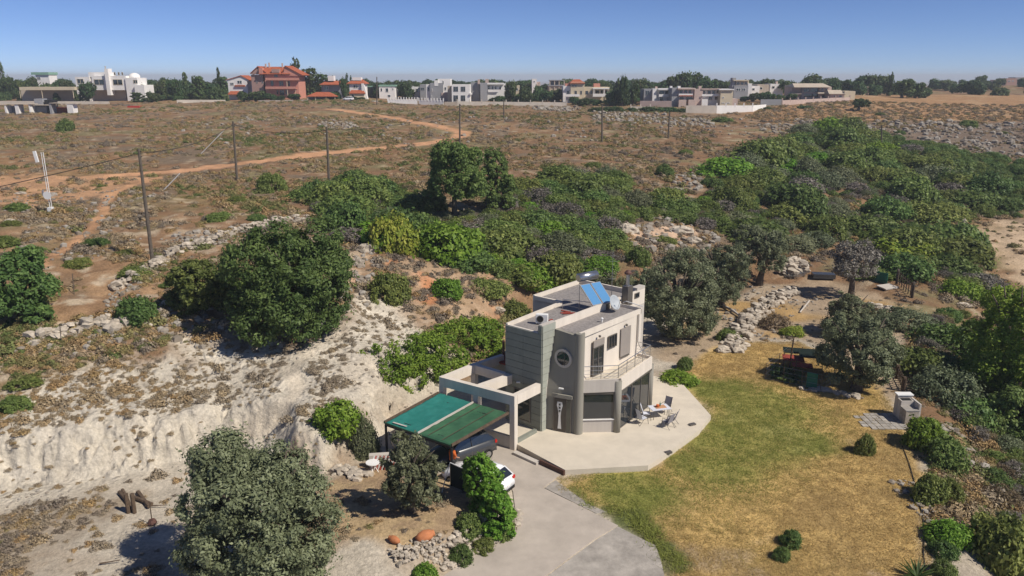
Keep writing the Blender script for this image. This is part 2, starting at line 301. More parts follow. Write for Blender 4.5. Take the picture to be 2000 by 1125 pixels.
RG['dry'] = casts([(1440,232),(1500,212),(1640,192),(1700,186),(2100,186),(2100,235),(1900,240),(1700,240),(1560,238)])
RG['terra'] = casts([(1480,245),(1700,236),(2100,236),(2100,330),(1900,312),(1750,290),(1600,262)])
RG['orange'] = casts([(-200,345),(60,342),(250,345),(330,350),(230,365),(240,385),(120,392),(60,400),(-200,412)])
RG['slope'] = casts([(690,560),(740,500),(800,500),(850,500),(960,520),(990,560),(960,610),(900,650),(800,640),(740,600)])
RG['scar'] = casts([(1195,440),(1290,430),(1370,445),(1360,480),(1250,500),(1200,470)])
TRACK = casts([(-100,362),(60,352),(200,344),(330,336),(450,322),(560,308),(640,298),(720,291),(800,284),(860,277),(900,268),(905,258),(860,247),(800,237),(730,225),(650,213)])
TRAIL = casts([(330,345),(290,352),(240,370),(212,385),(203,410),(185,440),(160,462),(120,492),(80,520)])
TR2 = casts([(655,650),(610,675),(575,720),(578,770),(560,805),(500,835),(430,850)])
GR = [(gz(1430,850), 5.0), (gz(1240,945), 3.4), (gz(1490,790), 4.0), (gz(1390,900), 3.5), (gz(1560,850), 2.6), (gz(1420,760), 3.0)]
GS = [(gz(1240,1005), gz(1275,1050), .9), (gz(1290,1060), gz(1315,1090), .8), (gz(1185,985), gz(1240,1005), .5), (gz(1120,945), gz(1150,975), .3)]
def ss(x, a, b):
    t = np.clip((x-a)/(b-a), 0, 1); return t*t*(3-2*t)
def mixc(C, c, k): return C*(1-k[:, None])+np.array(c)[None]*k[:, None]
def ground_colour(x, y, z):
    n1 = fbm(x, y, 7, 101, 4); n2 = fbm(x, y, 1.5, 111, 4); n3 = fbm(x, y, 30, 121, 3); n4 = fbm(x, y, 3, 131, 3)
    C = np.tile(np.array([.225, .135, .075]), (len(x), 1))
    C = mixc(C, (.20, .165, .085), ss(n1, .0, .4)); C = mixc(C, (.29, .17, .085), ss(n3, .05, .4)*.7); C = mixc(C, (.17, .14, .10), ss(-n1, .1, .45)*.7)
    C = mixc(C, (.36, .29, .20), ss(n2, .22, .5)*.7)
    nearleft = np.clip((-(x)+4)/10, 0, 1)*np.clip((92-y)/30, 0, 1)
    C = mixc(C, (.36, .23, .13), nearleft*(.3+.6*ss(n4, -.1, .3)))
    C = mixc(C, (.46, .39, .29), nearleft*ss(n2, .05, .35)*.6)
    def reg(nm, soft=1.5, j=1.0): return ss(polyd(x, y, RG[nm])+(n2+n4)*j, -soft/2, soft/2)
    k = reg('slope', 5, 3); C = mixc(C, (.40, .28, .18), k*.8); C = mixc(C, (.52, .22, .10), k*ss(n4, .12, .4)*.8)
    k = reg('dry', 8, 5); C = mixc(C, (.36, .21, .105), k*.8); C = mixc(C, (.42, .30, .18), k*ss(n1, .1, .4)*.6)
    k = reg('terra', 8, 4); C = mixc(C, (.17, .13, .10), k*.85)
    k = reg('scar', 3, 3); C = mixc(C, (.54, .38, .26), k)
    k = reg('sand', 4, 2.5); C = mixc(C, (.48, .36, .24), k); C = mixc(C, (.38, .27, .16), k*ss(n1, .1, .4)*.6)
    k = reg('marl', 4, 2.5); C = mixc(C, (.53, .475, .385), k); C = mixc(C, (.43, .37, .29), k*ss(n4, .05, .4)*.5); C = mixc(C, (.60, .54, .45), k*ss(-n2, .1, .4)*.5)
    yd = ss(polyd(x, y, YARD)+n2*.5, -.8, .8)
    C = mixc(C, (.50, .44, .35), yd); C = mixc(C, (.36, .28, .20), yd*ss(n4, .1, .45)*.5)
    k = reg('plot', 2.5, 2); C = mixc(C, (.25, .19, .13), k*.75*(.5+ss(n2, -.2, .3)*.5))
    k = reg('mound', 1.5, 1.2); C = mixc(C, (.33, .225, .13), k*.9); C = mixc(C, (.42, .31, .17), k*ss(n2, .0, .35)*.7)
    k = reg('terr', 2, 1.5); C = mixc(C, (.36, .27, .18), k*.9); C = mixc(C, (.42, .27, .11), k*ss(n1, .0, .35)*.9)
    k = reg('edge', 1.5, 1); C = mixc(C, (.42, .36, .28), k); C = mixc(C, (.40, .26, .12), k*ss(n4, .1, .35)*.7)
    k = reg('lawn', 1.2, .6); C = mixc(C, (.56, .385, .15), k); C = mixc(C, (.42, .29, .12), k*ss(n4, .05, .4)*.8); C = mixc(C, (.36, .28, .19), k*ss(n1+n2*.5, .25, .5)*.7)
    g = np.zeros(len(x))
    for c, s in GR: g = np.maximum(g, np.exp(-((x-c[0])**2+(y-c[1])**2)/(s*s)))
    g = ss(g+n1*.35+n2*.25, .32, .85)*k; C = mixc(C, (.29, .28, .075), g*.8); C = mixc(C, (.19, .21, .05), g*ss(n4, 0, .35)*.6)
    for a, b, r_ in GS: C = mixc(C, (.10, .12, .04), ss(-lined(x, y, [a, b])+r_+n2*.8, -.2, .4)*.8)
    t = ss(-lined(x, y, TRACK)+2.0+n4*1.0, -.8, .8); C = mixc(C, (.52, .29, .16), t); k = reg('orange', 4, 4); C = mixc(C, (.46, .27, .15), k*.85)
    C = mixc(C, (.46, .26, .14), ss(-lined(x, y, TRAIL)+.7+n2*.6, -.4, .5)*.9); C = mixc(C, (.55, .48, .38), ss(-lined(x, y, TR2)+.5+n2*.4, -.3, .3))
    C *= (1+n2[:, None]*.25)
    return np.clip(C, 0.01, .9), g, t
ys = np.concatenate([np.linspace(-60, 20, 14)[:-1], np.arange(20, 70, .17), 70*np.exp(np.arange(0, math.log(520/70), .0052)), np.geomspace(530, 9000, 26)])
ts = np.linspace(-1, 1, 470)
YY, TT = np.meshgrid(ys, ts, indexing='ij'); XX = TT*(np.maximum(YY, 10)*.82+10)+TT*np.clip(YY-300, 0, 1e5)*.6
ZZ = tz(XX, YY)
gx, gy, gzv = XX.ravel(), YY.ravel(), ZZ.ravel()
GC, GG, GT = ground_colour(gx, gy, gzv)
nr, nc = XX.shape
def grid_mesh(name, verts, faces, cols_, material, smooth=True, rock=None):
    me = bpy.data.meshes.new(name); me.vertices.add(len(verts)); me.vertices.foreach_set('co', np.ascontiguousarray(verts, np.float32).ravel())
    me.loops.add(len(faces)*4); me.loops.foreach_set('vertex_index', np.ascontiguousarray(faces, np.int32).ravel())
    me.polygons.add(len(faces)); me.polygons.foreach_set('loop_start', np.arange(0, len(faces)*4, 4, dtype=np.int32))
    if smooth: me.polygons.foreach_set('use_smooth', np.ones(len(faces), bool))
    a = me.color_attributes.new('soil', 'FLOAT_COLOR', 'POINT'); c = np.ones((len(verts), 4), np.float32); c[:, :3] = cols_; c[:, 3] = 0 if rock is None else rock; a.data.foreach_set('color', c.ravel())
    me.materials.append(material); me.update(calc_edges=True); me.validate(); return me
def ground_mat():
    m = bpy.data.materials.new('ground'); m.use_nodes = True; t = m.node_tree; b = t.nodes['Principled BSDF']; b.inputs['Roughness'].default_value = .95; b.inputs['Specular IOR Level'].default_value = .1
    a = t.nodes.new('ShaderNodeAttribute'); a.attribute_name = 'soil'; g = t.nodes.new('ShaderNodeNewGeometry')
    def nz(sc, lo, hi, d=5):
        n = t.nodes.new('ShaderNodeTexNoise'); n.inputs['Scale'].default_value = sc; n.inputs['Detail'].default_value = d; n.inputs['Roughness'].default_value = .7; t.links.new(g.outputs['Position'], n.inputs['Vector'])
        r = t.nodes.new('ShaderNodeMapRange'); r.inputs['From Min'].default_value = .3; r.inputs['From Max'].default_value = .7; r.inputs['To Min'].default_value = lo; r.inputs['To Max'].default_value = hi; t.links.new(n.outputs[0], r.inputs[0]); return n, r
    n1, r1 = nz(5, .72, 1.28, 8); n2, r2 = nz(.6, .85, 1.15)
    mm = t.nodes.new('ShaderNodeMath'); mm.operation = 'MULTIPLY'; t.links.new(r1.outputs[0], mm.inputs[0]); t.links.new(r2.outputs[0], mm.inputs[1])
    hs = t.nodes.new('ShaderNodeHueSaturation'); t.links.new(mm.outputs[0], hs.inputs['Value']); t.links.new(a.outputs['Color'], hs.inputs['Color']); t.links.new(hs.outputs[0], b.inputs['Base Color'])
    mp = t.nodes.new('ShaderNodeMapping'); mp.inputs['Scale'].default_value = (1.6, 1.6, .7); t.links.new(g.outputs['Position'], mp.inputs[0]); mg = t.nodes.new('ShaderNodeTexNoise'); mg.noise_type = 'RIDGED_MULTIFRACTAL'; mg.inputs['Scale'].default_value = 1.3; mg.inputs['Detail'].default_value = 6; t.links.new(mp.outputs[0], mg.inputs['Vector'])
    rk = t.nodes.new('ShaderNodeMath'); rk.operation = 'MULTIPLY'; t.links.new(mg.outputs[0], rk.inputs[0]); t.links.new(a.outputs['Alpha'], rk.inputs[1])
    bp0 = t.nodes.new('ShaderNodeBump'); bp0.inputs['Strength'].default_value = .9; bp0.inputs['Distance'].default_value = .35; t.links.new(rk.outputs[0], bp0.inputs['Height'])
    n3, _ = nz(4, 0, 1, 8); bp = t.nodes.new('ShaderNodeBump'); bp.inputs['Strength'].default_value = .7; bp.inputs['Distance'].default_value = .22; t.links.new(n3.outputs[0], bp.inputs['Height']); t.links.new(bp0.outputs[0], bp.inputs['Normal']); t.links.new(bp.outputs[0], b.inputs['Normal'])
    return m
M['ground'] = ground_mat()
I = np.arange(nr*nc).reshape(nr, nc); FC = np.stack([I[:-1, :-1], I[:-1, 1:], I[1:, 1:], I[1:, :-1]], -1).reshape(-1, 4)
V = np.stack([gx, gy, gzv], 1)
go = bpy.data.objects.new('ground', grid_mesh('ground', V, FC, GC, M['ground'], rock=ss(polyd(gx, gy, RG['marl']), -1, 2)*ss(-polyd(gx, gy, YARD), -1, .5))); col.objects.link(go); tag(go, kind='structure')
def sheet(name, mask, lift):
    f = FC[mask[FC].all(1)]; ids = np.unique(f); mp = np.zeros(len(V), np.int64); mp[ids] = np.arange(len(ids)); v = V[ids].copy(); v[:, 2] += lift
    o = bpy.data.objects.new(name, grid_mesh(name, v, mp[f], GC[ids], M['ground'])); col.objects.link(o); tag(o, kind='structure'); return o
lawnd = polyd(gx, gy, RG['lawn'])
sheet('lawn', lawnd > 0, .006)
sheet('dirt_track', GT > .6, .012)
sheet('footpath', (np.minimum(lined(gx, gy, TR2)-.5, lined(gx, gy, TRAIL)-.7) < 0) & (gy < 200), .010)
# poured slabs
SLABZ = -.30
DRIVE2 = [gz(*p, SLABZ) for p in [(1003,878),(1104,920),(1060,952),(1207,1026),(1160,1053),(1110,1090),(1050,1135),(980,1200),(780,1200),(865,1125),(930,1082),(985,1055),(1010,1035),(1007,1000),(1002,960),(990,935),(870,945),(750,905),(735,870),(860,800),(930,850)]]
tag(MB().prism([p[:2] for p in DRIVE2], -.6, SLABZ).build('driveway', M['drive']), kind='structure')
OLD = [gz(*p, -.33) for p in [(1207,1028),(1240,1045),(1280,1065),(1290,1090),(1300,1135),(1200,1200),(985,1200),(1053,1137),(1113,1092),(1163,1055)]]
tag(MB().prism([p[:2] for p in OLD], -.6, -.335).build('old_concrete_apron', M['olddrive']), kind='structure')
PATCH = [gz(*p, -.33) for p in [(1064,953),(1085,938),(1115,960),(1150,985),(1185,1000),(1165,1003)]]
tag(MB().prism([p[:2] for p in PATCH], -.6, -.325).build('concrete_patch', M['olddrive']), kind='structure')
# far sea-less plain is the ground sheet itself; it runs to the horizon
# ---------------------------------------------------------------- the villa
E1 = Vector((.663, .749)); E2 = Vector((-.749, .663))
def on(P, d, s, o=0):
    d = Vector(d).normalized(); n = Vector((d.y, -d.x)); return (P[0]+d.x*s+n.x*o, P[1]+d.y*s+n.y*o)   # o>0: to the right of d (outside)
A0 = (4.25, 44.9); BR = on(A0, E1, 6.95); Fp = (1.88, 45.21); J0 = (2.2, 45.68); J1 = (2.74, 46.18)
Lc = (-.40, 47.12); WP = (3.42, 52.1); NL = (1.52, 53.62); NT = (5.25, 58.0); Fq = (1.88-.749*.3, 45.21+.663*.3); PN = (9.72, 54.1); Bc = (6.74, 45.22); Cc_ = (9.51, 49.2)
WE = (J1[0]+E1.x*5.9+.0, J1[1]+E1.y*5.9)
villa = empty('modern_villa', (3, 48, 0)); tag(villa, 'modern two storey villa with grey tower front, white balcony wing and flat gravel roofs', 'villa')
def vp(mb, name, m, **k): return mb.build(name, M[m], villa, **k)
# walls: west wing, north wing, east strip
vp(MB().prism([Lc, (Fp[0]-.02, Fp[1]+.02), (J1[0]-.01, J1[1]+.0), PN, NT, NL, WP], -.5, 6.40), 'wall', 'creamgrey')
vp(MB().prism([(4.12, 45.0), BR, (BR[0]+E2.x*2.35, BR[1]+E2.y*2.35), (J1[0]+.04, J1[1]+.10)], -.3, 6.42), 'wall', 'cream', label='pale cream rendered wall of the balcony wing')
# roof decks
def inset(P, d):
    c = Vector((sum(p[0] for p in P)/len(P), sum(p[1] for p in P)/len(P))); return P
vp(MB().prism([on(Lc, E1, .15, .12), (1.95, 45.5), (J1[0]-.12, J1[1]+.08), (PN[0]-.25, PN[1]-.15), (NT[0]+.02, NT[1]-.3), (NL[0]+.25, NL[1]+.12), (WP[0]+.12, WP[1]-.05)], 6.38, 6.46), 'roof', 'roof')
vp(MB().prism([(4.15, 45.15), (BR[0]-.2, BR[1]+.0), (BR[0]+E2.x*2.2, BR[1]+E2.y*2.2), (J1[0]+.1, J1[1]+.12)], 6.40, 6.60), 'roof', 'roof')
# parapets
t = .16
par = MB(); par.wall(WP, Lc, 6.3, 6.70, t, t/2); par.wall(Lc, Fq, 6.3, 6.62, t, t/2)
vp(par, 'parapet', 'cream')
par = MB(); par.wall(J1, PN, 6.0, 7.12, .14, .07); vp(par, 'parapet', 'cream')
par = MB(); par.wall(NT, NL, 6.3, 6.74, t, t/2); par.wall(NL, WP, 6.3, 6.70, t, t/2); par.wall(PN, NT, 6.3, 6.80, t, t/2); vp(par, 'parapet', 'cream')
par = MB(); par.wall(A0, BR, 6.4, 6.76, .14, .07); par.wall(BR, (BR[0]+E2.x*2.2, BR[1]+E2.y*2.2), 6.4, 6.8, .12, .06); vp(par, 'parapet', 'cream')
nw = on(PN, E1, -1.05)
par = MB(); par.wall(nw, PN, 7.1, 7.32, .5, .25); vp(par, 'parapet', 'creamgrey')
# north wing lit end wall with its small window and dark door opening above the east roof
def opening(P, d, s0, s1, z0, z1, frame='frame', glassm='glass', mull=1, dep=.06, fr=.06, name='window', lab=None, out=.0, transom=None):
    a = on(P, d, s0, out+.015); b = on(P, d, s1, out+.015)
    f = MB(); f.wall(a, b, z0, z0+fr, dep); f.wall(a, b, z1-fr, z1, dep)
    L = s1-s0
    for k in range(mull+1):
        s = s0+L*k/mull; s = min(max(s, s0+fr/2), s1-fr/2); f.wall(on(P, d, s-fr/2, out+.017), on(P, d, s+fr/2, out+.017), z0+fr, z1-fr, dep)
    if transom: f.wall(on(P, d, s0+fr, out+.016), on(P, d, s1-fr, out+.016), transom-.03, transom+.03, dep*.8)
    w = vp(f, name, frame, label=lab)
    for k in range(mull):
        p = MB(); p.wall(on(P, d, s0+L*k/mull+fr/2, out+.006), on(P, d, s0+L*(k+1)/mull-fr/2, out+.006), z0+fr, z1-fr, .02); p.build('pane', M[glassm], w)
    return w
opening(J1, E1, 9.15, 9.75, 6.62, 7.0, mull=1, dep=.05, out=.0)
opening(J1, E1, 5.6, 6.0, 6.62, 7.0, mull=1, dep=.05, out=.0, glassm='glassgreen')
# grey cladding panels, laid in courses with recessed joints
def panels(a, b, zs, nsplit, m='panel', th=.05, ztop=None, b2=None):
    a = Vector(a[:2]); b = Vector(b[:2]); d = (b-a); L = d.length; d.normalize()
    for i, (z0, z1) in enumerate(zip(zs[:-1], zs[1:])):
        for k in range(nsplit):
            LL = L if b2 is None else b2(z0)
            s0 = LL*k/nsplit+.008; s1 = LL*(k+1)/nsplit-.008
            mb = MB(); mb.wall(a+d*s0, a+d*s1, z0+.012, z1-.012, th, -th/2-.004); vp(mb, 'cladding_panel', m)
zs = [-.3+.463*i for i in range(17)]
panels(Lc, Fp, zs[:-2]+[6.58], 2)                                 # front face up to the notch
MBf = MB(); MBf.prism([(Fq[0], Fq[1]+.01), (Fp[0]-.01, Fp[1]+.03), (J1[0]-.02, J1[1]+.03), (J1[0]-.749*.3, J1[1]+.663*.3)], 6.3, 7.14); vp(MBf, 'fin_cap', 'creamgrey')
panels(Fp, J1, zs, 1, m='finpanel_sunlit', b2=lambda z: .42+.88*max(0, min(1, (z-2.6)/4.2)))  # fin side face, its sunlit look comes from the lighter colour
mb = MB(); mb.wall(Fq, Fp, 6.60, zs[-1]-.012, .05, -.029); vp(mb, 'cladding_panel', 'panel')
# dark grey tower wall: ruled surface between the slanting fin line and the round corner
dk = MB(); nz_, nx_ = 14, 12
def dkp(s, z):
    f = max(0, min(1, (z-2.6)/4.0)); l = Vector(J0)*(1-f)+Vector(J1)*f-Vector((0, .04)); r = Vector((3.98, 44.93)); p = l*(1-s)+r*s; return (p.x, p.y-.02-.05*math.sin(math.pi*s)*0, z)
top = [6.62-.05*k/nx_ for k in range(nx_+1)]
dkv = []
s_c, z_c, rad = .55, 4.93, .50
for i in range(nz_+1):
    for k in range(nx_+1): dkv.append(dkp(k/nx_, top[k]*i/nz_))
dkf = [(i*(nx_+1)+k, i*(nx_+1)+k+1, (i+1)*(nx_+1)+k+1, (i+1)*(nx_+1)+k) for i in range(nz_) for k in range(nx_)]
back = [(x+.1, y+.30, z) for x, y, z in dkv]; nb = len(dkv)
dk.add(dkv+back, dkf+[tuple(nb+q for q in f[::-1]) for f in dkf]+[(nz_*(nx_+1)+k, nz_*(nx_+1)+k+1, nb+nz_*(nx_+1)+k+1, nb+nz_*(nx_+1)+k) for k in range(nx_)])
vp(dk, 'tower_wall', 'greywall')
c = MB(); c.tube([(4.22, 44.98, -.3), (4.22, 44.98, 6.74)], .30, 28); vp(c, 'corner_column', 'greywall', smooth=False)
for p in villa.children[-1].data.polygons: p.use_smooth = abs(p.normal.z) < .5
dd = Vector((3.98-J0[0], 44.93-J0[1])).normalized()
# round window
pc = dkp(.50, 4.93); tz_ = (Vector(dkp(.5, 5.4))-Vector(dkp(.5, 4.4))).normalized(); ux = (Vector(dkp(.8, 4.93))-Vector(dkp(.2, 4.93))).normalized(); nrm = ux.cross(tz_).normalized()
winn = nrm
def ring(mb, c, r0, r1, o0, o1, n=40):
    vs = []
    for k in range(n):
        a = 2*math.pi*k/n; e = ux*math.cos(a)+Vector((0, 0, 1))*math.sin(a)
        for r_, o_ in ((r0, o0), (r1, o0), (r1, o1), (r0, o1)): vs.append(Vector(c)+e*r_+nrm*o_)
    fs = []
    for k in range(n):
        k2 = (k+1) % n
        for j in range(4): j2 = (j+1) % 4; fs.append((k*4+j, k*4+j2, k2*4+j2, k2*4+j))
    return mb.add(vs, fs)
rw = vp(ring(MB(), pc, .46, .62, -.05, .09), 'round_window', 'creamgrey', smooth=False, label='round porthole window with pale surround')
disc = MB(); n = 32; disc.add([Vector(pc)+ux*.47*math.cos(2*math.pi*k/n)+Vector((0, 0, 1))*.47*math.sin(2*math.pi*k/n)+nrm*.055 for k in range(n)], [tuple(range(n))]); disc.build('pane', M['glass'], rw)
cr = MB()
for sgn in (.0,): cr.tube([Vector(pc)+nrm*.075+ux*.1+Vector((0, 0, -.45)), Vector(pc)+nrm*.075+ux*.1+Vector((0, 0, .45))], .016, 6)
cr.build('glazing_bar', M['frame'], rw)
nrm = Vector((dd.y, -dd.x, 0)); ux = Vector((dd.x, dd.y, 0))
# entrance door, sunk under a lintel
ddn = nrm; DP = dkp(.30, 0); 
def dpt(s, o=0): return (J0[0]+dd.x*s+nrm.x*o, J0[1]-.06+dd.y*s+nrm.y*o)
dr = vp(MB().wall(dpt(.50, .05), dpt(1.72, .05), 0, 2.35, .07), 'door', 'frame', label='brown front door with a long pale glazed inlay')
MB().wall(dpt(.58, .075), dpt(1.36, .075), .04, 2.27, .07).build('door_leaf', M['door'], dr)
MB().wall(dpt(1.42, .08), dpt(1.66, .08), .04, 2.27, .05).build('side_light', M['glassgreen'], dr)
ins = MB(); prof = [(.16, 2.08), (.20, 1.85), (.10, 1.45), (.07, 1.1), (.10, .5), (.13, .22)]
vv = []
for w_, z in prof:
    for sg in (-1, 1): x_, y_ = dpt(.96+sg*w_, .118); vv.append((x_, y_, z))
ins.add(vv, [(2*i, 2*i+1, 2*i+3, 2*i+2) for i in range(5)]); ins.build('inlay', M['white'], dr)
for z in (1.9, 1.68, 1.46): MB().wall(dpt(.90, .125), dpt(1.02, .125), z-.07, z+.07, .01).build('inlay_glass', M['glass'], dr)
vp(MB().wall(dpt(.44, .10), dpt(1.78, .10), 2.37, 2.60, .14), 'lintel', 'greywall')
lp = MB(); q = dpt(1.06, .22); lp.box((q[0], q[1], 3.05), (.3, .12, .07), rz=math.atan2(dd.y, dd.x)); vp(lp, 'wall_lamp', 'white')
# balcony: slab, parapet fascia, railing
a1 = (4.30, 44.98); c1 = (9.45, 49.18)
vp(MB().prism([a1, (6.72, 45.25), c1, (c1[0]+E2.x*1.75, c1[1]+E2.y*1.75), A0], 3.30, 3.44), 'balcony_floor', 'patio')
fa = MB(); fa.wall((4.36, 44.97), (6.70, 45.22), 2.80, 3.64, .14, -.05); vp(fa, 'balcony_parapet', 'creamgrey')
fa = MB(); fa.wall((6.80, 45.28), c1, 2.80, 3.64, .14, -.05); vp(fa, 'balcony_parapet', 'cream')
fa = MB(); fa.wall(c1, (c1[0]+E2.x*1.8, c1[1]+E2.y*1.8), 2.80, 3.64, .14, -.05); vp(fa, 'balcony_parapet', 'cream')
rail = MB(); rp = [(4.5, 45.03), (5.6, 45.13), (6.72, 45.27), (7.64, 46.57-.2), (8.55, 47.75-.2), (9.42, 49.1)]
rp = [(4.5, 45.04), (5.6, 45.15), (6.72, 45.31)]+[(6.72+(9.38-6.72)*k/4, 45.31+(49.1-45.31)*k/4) for k in (1, 2, 3, 4)]+[(9.38+E2.x*1.55, 49.1+E2.y*1.55)]
for p in rp: MB().tube([(p[0], p[1], 3.64), (p[0], p[1], 4.50)], .022, 8).build('baluster', M['steel'], villa)
for z, r_ in ((4.50, .026), (4.22, .012), (3.98, .012), (3.78, .012)): MB().tube([(p[0], p[1], z) for p in rp], r_, 6).build('rail', M['steel'], villa)
# columns of the bay
def octcol(c_, r_, z0, z1, n=12): 
    m_ = MB(); m_.tube([(c_[0], c_[1], z0), (c_[0], c_[1], z1)], r_, n); o_ = vp(m_, 'column', 'greywall')
    for p in o_.data.polygons: p.use_smooth = abs(p.normal.z) < .5
octcol((6.72, 45.20), .235, -.3, 3.50, 20); octcol((9.52, 49.3), .20, -.3, 3.05, 20)
# ground floor: bay window wall and glazed side
vp(MB().wall((4.42, 45.02), (6.55, 45.14), 0, .88, .2, .10), 'wall', 'creamgrey', label='low wall under the bay window')
sillm = MB(); sillm.wall((4.42, 44.98), (6.55, 45.10), .88, .93, .28, .10); vp(sillm, 'sill', 'white')
vp(MB().wall((4.42, 45.02), (6.55, 45.14), 2.64, 2.80, .2, .08), 'lintel', 'frame')
BW = (4.5, 45.08); bd = (2.05, .12)
w = opening(BW, bd, 0, 2.0, .93, 2.64, mull=1, fr=.06)
GS0 = (6.9, 45.5); gd = Vector((Cc_[0]-6.9, Cc_[1]-45.5)); gL = gd.length
w = opening(GS0, gd, .05, 1.62, 0.02, 2.66, mull=1, fr=.06, glassm='glass', lab='large fixed glass pane beside the terrace')
w = opening(GS0, gd, 1.66, gL-.25, 0.02, 2.66, mull=2, fr=.05, glassm='glass', lab='sliding glass doors to the terrace')
vp(MB().wall(GS0, Cc_, 2.66, 2.80, .2, .0), 'lintel', 'frame')
vp(MB().prism([(4.6, 45.2), (6.9, 45.55), (9.3, 49.1), (BR[0], BR[1]-.6), (4.6, 45.6)], 2.72, 2.79), 'ceiling', 'cream')
# room behind the glass: the bay is closed inside with a darker wall
vp(MB().wall(Cc_, (Cc_[0]+E2.x*1.7, Cc_[1]+E2.y*1.7), 0, 2.8, .15, .1), 'wall', 'cream')
vp(MB().wall(c1, (c1[0]+E2.x*.2, c1[1]+E2.y*.2), 0, 2.8, .15, 0), 'pilaster', 'greywall')
# upper floor openings of the east facade
opening(A0, E1, 1.32, 2.50, 3.46, 5.42, mull=2, fr=.07, lab='tall balcony door')
vp(MB().wall(on(A0, E1, 1.32, .03), on(A0, E1, 2.50, .03), 5.44, 5.88, .08), 'shutter_box', 'shutter')
opening(A0, E1, 3.03, 3.98, 4.90, 5.78, mull=3, fr=.05, lab='small barred upper window')
sh = vp(MB().wall(on(A0, E1, 4.44, .02), on(A0, E1, 5.60, .02), 3.95, 5.92, .06), 'shutter', 'shutter', label='closed taupe roller shutter')
MB().wall(on(A0, E1, 4.5, .05), on(A0, E1, 5.54, .05), 3.84, 3.93, .05).build('shutter_rail', M['frame'], sh)
for s_ in (1.9, 4.98):
    q = on(A0, E1, s_, .1); m_ = MB(); m_.lathe((q[0], q[1], 6.02), [(.03, 0), (.08, .03), (.09, .12), (.04, .16)], 10); vp(m_, 'wall_lamp', 'frame')
dp = MB(); q = on(A0, E1, 6.46, .09); dp.tube([(q[0], q[1], 6.5), (q[0], q[1], 4.6), (q[0]+.12, q[1]-.1, 4.3), (q[0]+.5, q[1]-.45, 3.75)], .055, 8); vp(dp, 'drain_pipe', 'creamgrey')
# chimney
ch = vp(MB().box((8.1, 51.9, 7.2), (.62, .5, 1.4), rz=math.atan2(E1.y, E1.x)), 'chimney', 'frame')
m_ = MB(); m_.tube([(8.1, 51.9, 7.9), (8.1, 51.9, 8.75)], .13, 12); m_.build('flue', M['steel'], ch)
m_ = MB(); m_.lathe((8.1, 51.9, 8.72), [(.14, 0), (.26, .02), (.26, .14), (.1, .3)], 14); m_.build('cowl', M['brown'], ch)
# dark glazing and a lamp on the grey wall behind the pergola
opening(Lc, (Fp[0]-Lc[0], Fp[1]-Lc[1]), .75, 2.15, .35, 2.5, mull=1, fr=.07, out=.06, glassm='glassgreen')
q = on(Lc, (Fp[0]-Lc[0], Fp[1]-Lc[1]), 1.15, .12); m_ = MB(); m_.box((q[0], q[1], 2.95), (.26, .1, .09)); vp(m_, 'wall_lamp', 'white')
# lower back annex behind the pergola, with rusty roof edge
ax = MB(); ax.prism([(-1.4, 50.6), (.6, 48.9), (1.5, 50.0), (-.4, 51.8)], -.3, 2.8); vp(ax, 'annex', 'greywall'); ax = MB(); ax.prism([(-1.55, 50.6), (.6, 48.75), (1.6, 50.0), (-.4, 51.95)], 2.81, 2.93); vp(ax, 'annex_roof', 'redbrown')
ax = MB(); ax.tube([(-.6, 50.9, 2.9), (-.6, 50.9, 4.2)], .09, 8); vp(ax, 'stove_pipe', 'brown')
# patio slab
PAT = [gz(*p)[:2] for p in [(1007,866),(1104,918),(1266,909),(1302,886),(1364.6,840.7),(1388.6,811.5),(1334.7,751.4),(1274.6,733.2)]]+[(9.3, 55.5), (4, 57), (0, 51.5), (-2.3, 49.3), (-1.9, 45.2), (.1, 43.65)]
tag(MB().prism(PAT, -.45, 0).build('patio', M['patio']), kind='structure')
st = MB(); sa = Vector((.28, 42.9)); sb = Vector((3.09, 40.17)); sm = sa+(sb-sa)*.50
st = MB(); st.wall(sa-(sb-sa).normalized()*.0, sm, -.45, -.15, .34, -.18); tag(st.build('patio_step', M['creamgrey']), kind='structure')
bm_ = MB(); bm_.wall(sm+(sb-sa).normalized()*.03, sb-(sb-sa).normalized()*.02, -.44, -.02, .10, -.07); tag(bm_.build('patio_edging', M['brown']), kind='structure')
# ---------------------------------------------------------------- pergola
per = empty('concrete_pergola', (-1, 45, 0)); tag(per, 'white concrete beam pergola joined to the left side of the villa', 'pergola')
pc_, pl_, pbl, pe_, pm2, pm1, pbr = (.1, 43.4), (-4.49, 46.4), (-2.55, 48.7), (1.72, 45.35), (-1.9, 44.70), (-.14, 46.8), (-.67, 50.5)
def beam(a, b, z0=2.68, z1=3.30, w_=.34, ea=.0, eb=.0):
    a = Vector(a); b = Vector(b); d = (b-a).normalized(); MB().wall(a-d*ea, b+d*eb, z0, z1, w_).build('beam', M['cream'], per)
pm2 = tuple(Vector(pl_)+(Vector(pc_)-Vector(pl_))*.5)
beam(pl_, pc_, ea=.17, eb=.17); beam(pc_, pe_, z1=3.295, ea=-.17, eb=.1); beam(pm2, pm1, z1=3.295, ea=-.17, eb=.17); beam(pl_, pbl, z1=3.295, ea=-.17, eb=.17); beam(pbl, pbr, z1=3.29, ea=-.17); beam(pbl, pm1, z1=3.285, ea=-.17, eb=-.17)
ang = math.atan2(pc_[1]-pl_[1], pc_[0]-pl_[0])
for p in (pc_, pm2, pl_, pbl): MB().box((p[0], p[1], 1.08), (.36, .36, 3.18), rz=ang).build('column', M['cream'], per)
MB().wall(on(pc_, (pl_[0]-pc_[0], pl_[1]-pc_[1]), .2), on(pc_, (pl_[0]-pc_[0], pl_[1]-pc_[1]), 2.6), -.5, .50, .2).build('low_wall', M['creamgrey'], per)
